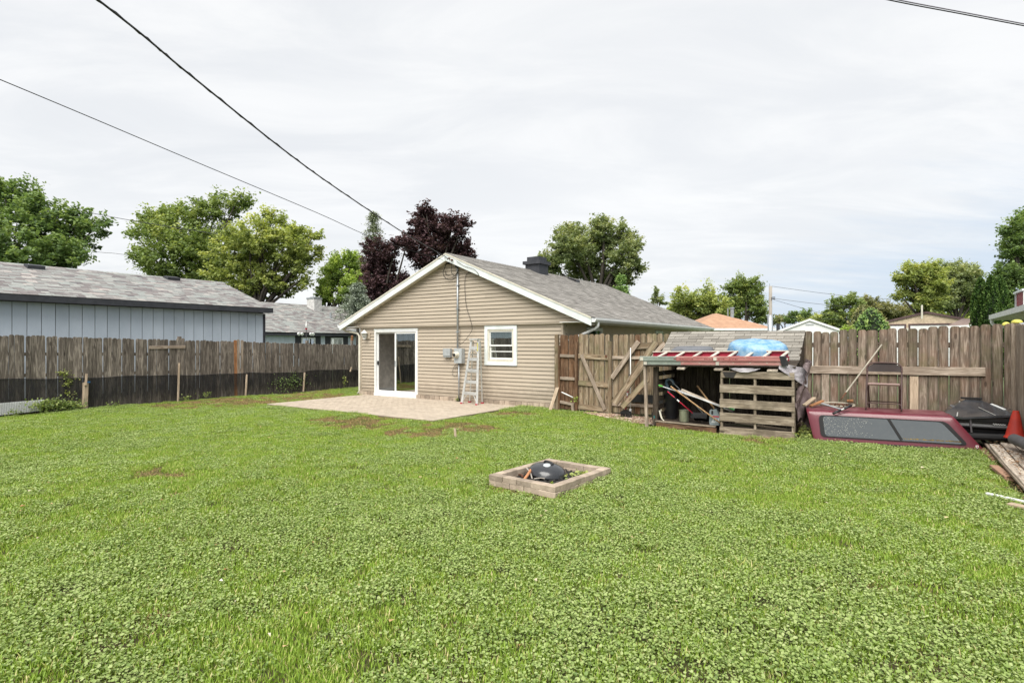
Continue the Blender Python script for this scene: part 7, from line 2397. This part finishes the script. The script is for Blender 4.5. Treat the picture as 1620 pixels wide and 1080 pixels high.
def dense_evergreen(label, D, lobes, mat, n, leaf, name='evergreen_shrub'):
    """Tight upright evergreen: sprays packed over a solid surface of lobes."""
    px = lobes[0][0]
    base = at(px, 543, D)
    base.z = 0
    t = treething(name, label, base)
    P, T, Dr = [], [], []
    core = MB()
    tot = sum(w * (b - a) for _, a, b, w in lobes)
    for (cx, top, bot, w) in lobes:
        c = at(cx, 543, D)
        zt, zb = at(cx, top, D).z, min(0.05, at(cx, bot, D).z)
        W = w * D / F
        m = int(n * w * (bot - top) / tot)
        q = rng.uniform(0.0, 1, m) ** 0.8
        a = rng.uniform(0, 2 * math.pi, m)
        prof_ = np.minimum(1.0, (q * 3.2) ** 0.55) * (1 - 0.12 * q)
        lump = 1 + 0.13 * np.sin(a * 5 + q * 21) + 0.10 * np.sin(a * 9 - q * 33) + rng.normal(size=m) * 0.05
        r = W * prof_ * lump * rng.uniform(0.86, 1.0, m)
        pts = np.stack([c.x + r * np.cos(a), c.y + r * np.sin(a), zt - (zt - zb) * q], 1)
        P.append(pts)
        d_ = np.stack([np.cos(a) * 0.5, np.sin(a) * 0.5, np.ones(m)], 1)
        Dr.append(d_)
        T.append(np.clip(0.45 + (lump - 1) * 1.8 + rng.normal(size=m) * 0.13, 0, 1))
        core.lathe([(0.02, zb)] + [(W * 0.80 * min(1.0, ((1 - k / 10) * 3.2) ** 0.55), zb + (zt - zb) * k / 10) for k in range(0, 10)] + [(0.02, zt - 0.1)], 12, Matrix.Translation((c.x, c.y, 0)))
    P, T, Dr = np.concatenate(P), np.concatenate(T), np.concatenate(Dr)
    me = leafmesh('crown', P - np.array(base), leaf, T, mat, dirs=Dr, asp=0.5, spread=0.35, up=0.1)
    o = bpy.data.objects.new('crown', me)
    link(o, t, Matrix.Translation(base))
    core.build('inner_growth', pm('dark_inner_foliage', (0.010, 0.020, 0.005), rough=0.9), t)
    MB().tube([base, base + Vector((0, 0, 0.6))], 0.08, 6).build('trunk', M_BARK, t)
    return t


dense_evergreen('left column of the arborvitae clump beside the red dormer', 27, [(1551, 438, 530, 12.5)], L_ARBD, 11000, 0.10)
dense_evergreen('tall middle column of the arborvitae clump beside the red dormer', 26.5, [(1567, 435.5, 530, 13)], L_ARBD, 12000, 0.10)
dense_evergreen('right column of the arborvitae clump beside the red dormer', 27.2, [(1583, 437, 530, 12.5)], L_ARBD, 11000, 0.10)
dense_evergreen('small rounded evergreen bush above the fence', 24, [(1378, 486, 545, 24), (1366, 498, 545, 18), (1390, 498, 545, 18)], L_ARB, 7000, 0.11)
dense_evergreen('larger olive green bush behind the small rounded one', 29, [(1366, 482, 545, 22), (1385, 490, 545, 20)], L_OLIVE, 5500, 0.14)
tree('yellow flowering bush above the fence beside the white garage', 24, 1343, [(1343, 521, 9, 5), (1335, 523, 6, 4)], L_YELL, n=1395, leaf=0.076, cl=0.16, trunk_r=0.03, name='flowering_shrub')
# filler greenery between roofs far off
tree('distant mixed green tree line behind the round bushes', 75, 1430, [(1410, 508, 30, 10), (1450, 500, 30, 12), (1500, 500, 30, 14), (1545, 500, 30, 20)], L_LIGHT, n=7000, leaf=0.36, cl=0.7)

# ---------------------------------------------------------------- weeds on the left fence


def weed(lab, pts, n, size, mat, spread, name='creeper', stems=True):
    P, T = [], []
    b0 = Vector(pts[0])
    m_ = n // len(pts)
    for p in pts:
        q = rng.normal(size=(m_, 3)) * np.array(spread)
        P.append(np.array(p) + q)
        T.append(np.clip(rng.normal(0.55, 0.2, m_), 0, 1))
    P, T = np.concatenate(P), np.concatenate(T)
    P[:, 2] = np.maximum(P[:, 2], 0.01)
    P[:, 0] = np.maximum(P[:, 0], -2.69)
    t = thing(name, b0, lab, 'plant')
    me = leafmesh('foliage', P - np.array(b0), size, T, mat, asp=0.75)
    o = bpy.data.objects.new('foliage', me)
    link(o, t, Matrix.Translation(b0))
    if stems and len(pts) > 1:
        MB().tube(smooth(pts, 3), 0.004, 4).build('stem', M_BARK, t)
    return t


weed('creeper climbing the netting left of the thick pale post', [onx(a, b, -2.66) for a, b in ((108, 622), (106, 608), (110, 600), (104, 590), (100, 591))], 170, 0.045, L_LIGHT, (0.02, 0.07, 0.05))
weed('tangled leafy weeds at the fence foot between mesh panel and thick post', [onx(a, b, -2.5) for a, b in ((68, 640), (78, 640), (88, 641), (98, 640), (108, 642), (116, 646))], 1500, 0.05, L_GREEN, (0.07, 0.16, 0.07), name='weeds')
weed('dark spindly creeper on the netting near the tall fence post', [onx(a, b, -2.62) for a, b in ((450, 612), (455, 604), (462, 600), (466, 606))], 300, 0.05, L_DARK, (0.03, 0.28, 0.14))
weed('small bright weed by the stake nearest the house', [onx(a, b, -2.6) for a, b in ((545, 606), (545, 600))], 60, 0.06, L_LIGHT, (0.02, 0.05, 0.06), name='weeds')
for q in ((294, 629, 'low weeds right of the long pale lath'), (325, 624, 'low weeds left of the orange-brown board'), (180, 640, 'small weeds right of the thick pale post'), (24, 652, 'small weeds in front of the wire mesh panel')):
    weed(q[2], [onx(q[0], q[1], -2.52)], 60, 0.045, L_GREEN, (0.03, 0.09, 0.04), name='weeds')
weed('leafy seedling growing at the narrow brown fence panel', [ony(909, 633, -0.32), ony(911, 629, -0.3)], 40, 0.04, L_YELL, (0.04, 0.02, 0.03), name='seedling', stems=False)
weed('small green plant at the foot of the lower conduit', [Vector((4.08, -0.13, 0.09))], 60, 0.03, L_LIGHT, (0.04, 0.03, 0.03), name='seedling', stems=False)
weed('leafy weeds growing inside the fire pit behind the lid', [O_ + ex_ * (LX - 0.25) + ey_ * (LY - 0.3) + Vector((0, 0, 0.05)), O_ + ex_ * (LX - 0.2) + ey_ * (LY - 0.45) + Vector((0, 0, 0.05))], 90, 0.05, L_LIGHT, (0.07, 0.07, 0.025), name='weeds', stems=False)
weed('single yellow-green sprout at the near wall of the fire pit', [O_ + ex_ * (LX - 0.16) + ey_ * 0.18 + Vector((0, 0, 0.07))], 8, 0.06, L_YELL, (0.015, 0.015, 0.03), name='seedling', stems=False)
weed('green weeds between the shelter and the canopy', [Vector((12.95, -1.35, 0.08)), Vector((12.9, -1.6, 0.06)), Vector((12.85, -1.1, 0.1))], 160, 0.06, L_LIGHT, (0.07, 0.12, 0.05), name='weeds', stems=False)

# wood-chip strip in front of the gate and brace panel
M_CHIP = tonemat('wood_chips', [(0.14, 0.09, 0.06), (0.30, 0.20, 0.145), (0.46, 0.33, 0.25), (0.60, 0.50, 0.42)], scale=30)
cm = MB()
for k in range(3200):
    u = rnd.random()
    x = 8.1 + 2.2 * u ** 0.8
    y = -0.25 - rnd.random() * (0.12 + 0.95 * min(1, (x - 8.1) / 1.6))
    r = rnd.uniform(0.010, 0.032)
    cm.box((-r, -r * 0.5, 0), (r, r * 0.5, r * 0.35), Matrix.Translation((x, y, hump(x, y) + 0.012 + rnd.uniform(0, 0.018))) @ Matrix.Rotation(rnd.uniform(0, 6), 4, 'Z') @ Matrix.Rotation(rnd.uniform(-.5, .5), 4, 'X'), tone=rnd.random())
for k in range(500):
    x, y = rnd.uniform(11.4, 12.8), rnd.uniform(-1.85, -1.55)
    r = rnd.uniform(0.008, 0.02)
    cm.box((-r, -r * 0.5, 0), (r, r * 0.5, r * 0.35), Matrix.Translation((x, y, hump(x, y) + 0.01)) @ Matrix.Rotation(rnd.uniform(0, 6), 4, 'Z'), tone=rnd.random() * 0.6)
o = cm.build('wood_chips', M_CHIP, kind='stuff')
o['label'] = 'pinkish wood chips strewn along the foot of the gate and fence'

# ================================================================ GRASS AND CLOVER
M_CLOVER = tonemat('clover_leaves', [(0.129, 0.203, 0.051), (0.241, 0.332, 0.086), (0.321, 0.404, 0.137), (0.386, 0.449, 0.191)], rough=0.55, spec=0.35, scale=90, amt=0.12, leaf=True, trans=0.22, use_rand=0.25)
M_BLADE = tonemat('grass_blades', [(0.116, 0.197, 0.025), (0.214, 0.336, 0.04), (0.328, 0.477, 0.065), (0.535, 0.523, 0.178), (0.711, 0.617, 0.339)], rough=0.55, spec=0.35, scale=60, amt=0.12, leaf=True, trans=0.35, use_rand=0.10)
M_THATCH = tonemat('dry_thatch', [(0.175, 0.1, 0.05), (0.3, 0.175, 0.094), (0.425, 0.263, 0.15), (0.2, 0.237, 0.062)], rough=0.8, scale=60, leaf=True, trans=0.2, use_rand=0.3)


def clump_clover(seed, n=200, R_=0.16, big=1.0):
    r2 = np.random.default_rng(seed)
    V, Fc, T = [], [], []
    for i in range(n):
        a, r = r2.uniform(0, 6.283), R_ * math.sqrt(r2.uniform())
        c = np.array([r * math.cos(a), r * math.sin(a), r2.uniform(0.012, 0.052)])
        ls = r2.uniform(0.0045, 0.0106) * big
        nz = r2.normal(size=3) * np.array([0.42, 0.42, 0.0]) + np.array([0, 0, 1])
        nz /= np.linalg.norm(nz)
        x = np.cross(nz, [math.cos(a * 3), math.sin(a * 3), 0.1])
        x /= np.linalg.norm(x)
        y = np.cross(nz, x)
        k = len(V)
        m = 7
        V.append(c - nz * ls * 0.32)
        for j in range(m):
            b = 6.283 * (j + 0.5) / m - 0.0
            rr = ls * (0.62 if j == 0 else r2.uniform(0.9, 1.1))
            V.append(c + x * rr * math.cos(b) + y * rr * math.sin(b) + nz * ls * 0.06 * (-1) ** j)
        t = float(np.clip(r2.normal(0.52, 0.27), 0, 1))
        for j in range(m):
            Fc.append((k, k + 1 + j, k + 1 + (j + 1) % m))
            T.append(t)
    V, Fc = np.array(V), np.array(Fc)
    return V, Fc, np.array(T)


def clump_grass(seed, n=190, R_=0.16, h=(0.018, 0.045), w=0.0034, dry=0.12, lean=0.6):
    r2 = np.random.default_rng(seed)
    V, Fc, T = [], [], []
    for i in range(n):
        a, r = r2.uniform(0, 6.283), R_ * math.sqrt(r2.uniform())
        b = np.array([r * math.cos(a), r * math.sin(a), 0.0])
        d = r2.uniform(0, 6.283)
        dv = np.array([math.cos(d), math.sin(d), 0])
        sv = np.array([-math.sin(d), math.cos(d), 0]) * w * r2.uniform(0.6, 1.3)
        H_ = r2.uniform(*h)
        le = r2.uniform(0.1, lean) * H_ * 1.3
        k = len(V)
        p1 = b + dv * le * 0.3 + np.array([0, 0, H_ * 0.6])
        p2 = b + dv * le + np.array([0, 0, H_ * (1.0 if le < H_ else 0.75)])
        V += [b - sv, b + sv, p1 + sv * 0.9, p1 - sv * 0.9, p2 + sv * 0.15, p2 - sv * 0.15]
        Fc += [(k, k + 1, k + 2, k + 3), (k + 3, k + 2, k + 4, k + 5)]
        t = float(np.clip(r2.normal(0.36, 0.15), 0, 0.65)) if r2.uniform() > dry else r2.uniform(0.7, 1.0)
        T += [t, t]
    return np.array(V), np.array(Fc), np.array(T)


lib = bpy.data.collections.new('turf_sources')


def srcobj(name, V, Fc, T, mat):
    me = arrmesh(name, V, Fc, T, mat)
    o = bpy.data.objects.new(name, me)
    lib.objects.link(o)
    return o


srcs = []
for i in range(5):
    srcs.append(srcobj('a_clover_%d' % i, *clump_clover(10 + i), M_CLOVER))
for i in range(4):
    srcs.append(srcobj('b_blades_%d' % i, *clump_grass(30 + i), M_BLADE))
for i in range(2):
    srcs.append(srcobj('c_thatch_%d' % i, *clump_grass(50 + i, 150, 0.16, (0.008, 0.03), 0.003, 0.9, 1.6), M_THATCH))
for i in range(2):
    srcs.append(srcobj('d_tall_%d' % i, *clump_grass(60 + i, 60, 0.10, (0.05, 0.11), 0.004, 0.10, 0.9), M_BLADE))
srcs.append(srcobj('e_broad_leaf', *clump_clover(99, 14, 0.09, 2.4), M_CLOVER))
NSRC = len(srcs)

from mathutils import noise as mn


def fbm(x, y, s, o=0):
    return mn.fractal(Vector((x * s + o, y * s - o, o)), 1.0, 2.0, 4)


PATCH = [(gnd(665, 683), 0.9, 0.35), (gnd(735, 674), 1.0, 0.30), (gnd(560, 668), 1.4, 0.30), (gnd(370, 636), 1.6, 0.6), (gnd(480, 628), 1.6, 0.7), (gnd(300, 640), 1.2, 0.5), (gnd(930, 690), 0.22, 0.14), (gnd(470, 615 + 4), 1.6, 0.6),
         (gnd(290, 785), 0.16, 0.10), (gnd(240, 962), 0.18, 0.12), (gnd(250, 750), 0.5, 0.2), (gnd(1420, 935), 0.12, 0.08), (gnd(1210, 697), 0.6, 0.12), (gnd(810, 655), 0.7, 0.15), (gnd(800, 775), 0.2, 0.08), (gnd(1600, 770), 0.5, 0.5)]
pts, idxs, scl, rots = [], [], [], []
sp = 0.155


def blocked(x, y):
    if 0.22 < x < 6.18 and y > -3.47:
        return True
    if x > -0.15 and x < 7.9 and y > -0.10:
        return True
    if y > -0.22 and x > 7.3:
        return True
    if x > 15.30 and y > -5.9:
        return True
    q = Vector((x, y, 0)) - O_
    a, b = q.dot(ex_), q.dot(ey_)
    if -0.10 < a < LX + 0.10 and -0.10 < b < LY + 0.10:
        return not (a < -0.05 or a > LX + 0.05 or b < -0.06 or b > LY + 0.05) or rnd.random() < 0.6
    if 9.95 < x < 12.85 and y > -1.66:
        return True
    c, s_ = math.cos(ang), math.sin(ang)
    dx, dy = x - g0.x, y - g0.y
    u, v = dx * c + dy * s_, -dx * s_ + dy * c
    if -0.02 < u < TLn + 0.05 and v > -0.13 and y < 0:
        return True
    if 8.1 < x < 10.2 and y > -0.3 - 0.85 * min(1, (x - 8.1) / 1.6) and rnd.random() < 0.72:
        return True
    return False


y = -12.4
while y < 5.0:
    x = -2.66
    while x < 16.3:
        px_r, py_r = x + rnd.uniform(-0.5, 0.5) * sp, y + rnd.uniform(-0.5, 0.5) * sp
        x += sp
        dx, dy = px_r - CX, py_r - CY
        D_ = -CB * dx + CA * dy
        X_ = CA * dx + CB * dy
        if D_ < 1.2 or abs(X_) > D_ * 0.895 + 1.6:
            continue
        if px_r < -2.60 or blocked(px_r, py_r):
            continue
        xx, yy = px_r, py_r
        dry = -1.0
        for c, rx, ry in PATCH:
            e = ((xx - c.x) / rx) ** 2 + ((yy - c.y) / (rx if ry > 0.4 else (rx * 0.7))) ** 2
            dry = max(dry, 1 - e)
        dry += (0.35 if dry > -0.5 else 0.12) * fbm(xx, yy, 1.9, 7.7)
        clov = 0.22 + max(0.0, min(0.33, (7.5 - D_) * 0.09)) + 1.25 * fbm(xx, yy, 0.32, 3.1) + 0.5 * fbm(xx, yy, 1.3, 9.0) + 0.035 * (9 - D_) + (0.10 if X_ > 0 else 0.0)
        # short bright lawn grass in a band at the left mid distance
        if 7.5 < D_ < 13 and X_ < -2.5:
            clov -= 0.35 * math.sin((D_ - 7.5) / 5.5 * math.pi)
        if D_ > 9.0 and X_ > 0.5:
            clov -= 0.35
        r_ = rnd.random()
        z = hump(xx, yy)
        g_tall = 1.0
        if dry > 0.20 and r_ < min(0.88, 0.30 + dry):
            i_ = 9 + rnd.randrange(2)
            s_ = rnd.uniform(0.8, 1.1)
        elif r_ < min(0.9, max(0.06, clov)):
            i_ = rnd.randrange(5)
            s_ = rnd.uniform(0.8, 1.15)
        else:
            i_ = 5 + rnd.randrange(4)
            s_ = rnd.uniform(0.75, 1.1)
        pts.append((xx, yy, z))
        idxs.append(i_)
        scl.append(s_)
        rots.append(rnd.uniform(0, 6.283))
        # grass everywhere underneath the clover
        if i_ < 5 and rnd.random() < 0.85:
            pts.append((xx + rnd.uniform(-.06, .06), yy + rnd.uniform(-.06, .06), z))
            idxs.append(5 + rnd.randrange(4))
            scl.append(rnd.uniform(0.8, 1.15))
            rots.append(rnd.uniform(0, 6.283))
        elif 5 <= i_ < 9 and rnd.random() < 0.9:
            pts.append((xx + rnd.uniform(-.08, .08), yy + rnd.uniform(-.08, .08), z))
            idxs.append(5 + rnd.randrange(4) if rnd.random() < 0.75 else rnd.randrange(5))
            scl.append(rnd.uniform(0.7, 1.0))
            rots.append(rnd.uniform(0, 6.283))
        if rnd.random() < 0.004 or (D_ > 4 and rnd.random() < 0.01):
            pts.append((xx, yy, z))
            idxs.append(13 if rnd.random() < 0.35 else 11 + rnd.randrange(2))
            scl.append(rnd.uniform(0.45, 0.8))
            rots.append(rnd.uniform(0, 6.283))
    y += sp
# ragged tufts against fences, patio edge, skirt, shelter and pit


def edge_tufts(a, b, n, s0=0.5, s1=1.0, jit=0.05):
    a, b = Vector(a), Vector(b)
    for k in range(n):
        p = a.lerp(b, rnd.random()) + Vector((rnd.uniform(-jit, jit), rnd.uniform(-jit, jit), 0))
        pts.append((p.x, p.y, hump(p.x, p.y) - 0.01))
        idxs.append(rnd.choice((11, 12, 11, 12, 5, 0)))
        scl.append(rnd.uniform(s0, s1))
        rots.append(rnd.uniform(0, 6.283))


edge_tufts((-2.6, -12, 0), (-2.6, 4.5, 0), 90, 0.35, 0.8)
edge_tufts((6.2, -0.2, 0), (8.4, -0.35, 0), 26, 0.5, 0.9)
edge_tufts((0.2, -3.52, 0), (6.2, -3.52, 0), 60, 0.3, 0.5, 0.03)
edge_tufts((6.22, -3.4, 0), (6.22, -0.1, 0), 30, 0.3, 0.6, 0.03)
edge_tufts((10.2, -1.68, 0), (12.8, -1.68, 0), 34, 0.35, 0.75)
edge_tufts((g0.x, g0.y - 0.09, 0), (g1.x, g1.y - 0.09, 0), 34, 0.25, 0.45, 0.03)
edge_tufts((15.3, -0.9, 0), (15.28, -5.5, 0), 40, 0.4, 0.9)
for a, b in (((0, 0), (LX, 0)), ((LX, 0), (LX, LY)), ((LX, LY), (0, LY)), ((0, LY), (0, 0))):
    pa, pb_ = O_ + ex_ * a[0] + ey_ * a[1], O_ + ex_ * b[0] + ey_ * b[1]
    ctr_ = O_ + ex_ * LX / 2 + ey_ * LY / 2
    off_ = ((pa + pb_) / 2 - ctr_).normalized() * 0.05
    edge_tufts(pa + off_, pb_ + off_, 12, 0.3, 0.5, 0.03)

gn = bpy.data.node_groups.new('scatter_turf', 'GeometryNodeTree')
gn.interface.new_socket('Geometry', in_out='INPUT', socket_type='NodeSocketGeometry')
gn.interface.new_socket('Geometry', in_out='OUTPUT', socket_type='NodeSocketGeometry')
N = gn.nodes
gi, go = N.new('NodeGroupInput'), N.new('NodeGroupOutput')
ci = N.new('GeometryNodeCollectionInfo')
ci.inputs['Collection'].default_value = lib
ci.inputs['Separate Children'].default_value = True
ci.inputs['Reset Children'].default_value = True
ip = N.new('GeometryNodeInstanceOnPoints')


def attr(nm, ty):
    q = N.new('GeometryNodeInputNamedAttribute')
    q.data_type = ty
    q.inputs['Name'].default_value = nm
    return q.outputs['Attribute']


gn.links.new(gi.outputs[0], ip.inputs['Points'])
gn.links.new(ci.outputs[0], ip.inputs['Instance'])
ip.inputs['Pick Instance'].default_value = True
gn.links.new(attr('pick', 'INT'), ip.inputs['Instance Index'])
gn.links.new(attr('turn', 'FLOAT_VECTOR'), ip.inputs['Rotation'])
gn.links.new(attr('size', 'FLOAT'), ip.inputs['Scale'])
gn.links.new(ip.outputs[0], go.inputs[0])


def scatter(name, sel, label):
    P = np.array([pts[i] for i in sel])
    me = bpy.data.meshes.new(name)
    me.vertices.add(len(P))
    me.vertices.foreach_set('co', P.astype(np.float32).ravel())
    a = me.attributes.new('pick', 'INT', 'POINT')
    a.data.foreach_set('value', np.array([idxs[i] for i in sel], dtype=np.int32))
    a = me.attributes.new('size', 'FLOAT', 'POINT')
    a.data.foreach_set('value', np.array([scl[i] for i in sel], dtype=np.float32))
    a = me.attributes.new('turn', 'FLOAT_VECTOR', 'POINT')
    tv = np.zeros((len(P), 3), dtype=np.float32)
    tv[:, 2] = [rots[i] for i in sel]
    a.data.foreach_set('vector', tv.ravel())
    o = bpy.data.objects.new(name, me)
    C.objects.link(o)
    md = o.modifiers.new('scatter', 'NODES')
    md.node_group = gn
    o['kind'] = 'stuff'
    o['label'] = label
    return o


scatter('clover', [i for i in range(len(pts)) if idxs[i] < 5 or idxs[i] == 13], 'pale green round-leaved clover spreading through the lawn')
scatter('grass', [i for i in range(len(pts)) if 5 <= idxs[i] < 9 or idxs[i] in (11, 12)], 'short bright green grass of the yard')
scatter('dry_grass', [i for i in range(len(pts)) if idxs[i] in (9, 10)], 'brown dry thatch in worn patches of the lawn')

# litter: a few pale leaf scraps and clover heads
sc_ = MB()
for k in range(150):
    D_ = 3 + rnd.random() * 11
    X_ = rnd.uniform(-0.9, 0.9) * D_
    x, y = CX + CA * X_ - CB * D_, CY + CB * X_ + CA * D_
    if x < -2.5 or x > 15.2 or y > -0.4 or blocked(x, y):
        continue
    r = rnd.uniform(0.008, 0.02)
    sc_.add([(-r, -r * 0.5, 0), (r, -r * 0.4, 0.006), (r * 0.9, r * 0.5, 0.0), (-r * 0.8, r * 0.6, 0.01)], [(0, 1, 2, 3)], Matrix.Translation((x, y, hump(x, y) + 0.055)) @ Matrix.Rotation(rnd.uniform(0, 6), 4, 'Z') @ Matrix.Rotation(rnd.uniform(-.5, .5), 4, 'X'), tone=rnd.random())
o = sc_.build('fallen_leaves', tonemat('pale_scraps', [(0.30, 0.14, 0.06), (0.45, 0.33, 0.16), (0.60, 0.56, 0.46)]), kind='stuff')
o['label'] = 'scattered pale dead leaves and scraps on the lawn'
print('turf instances', len(pts))
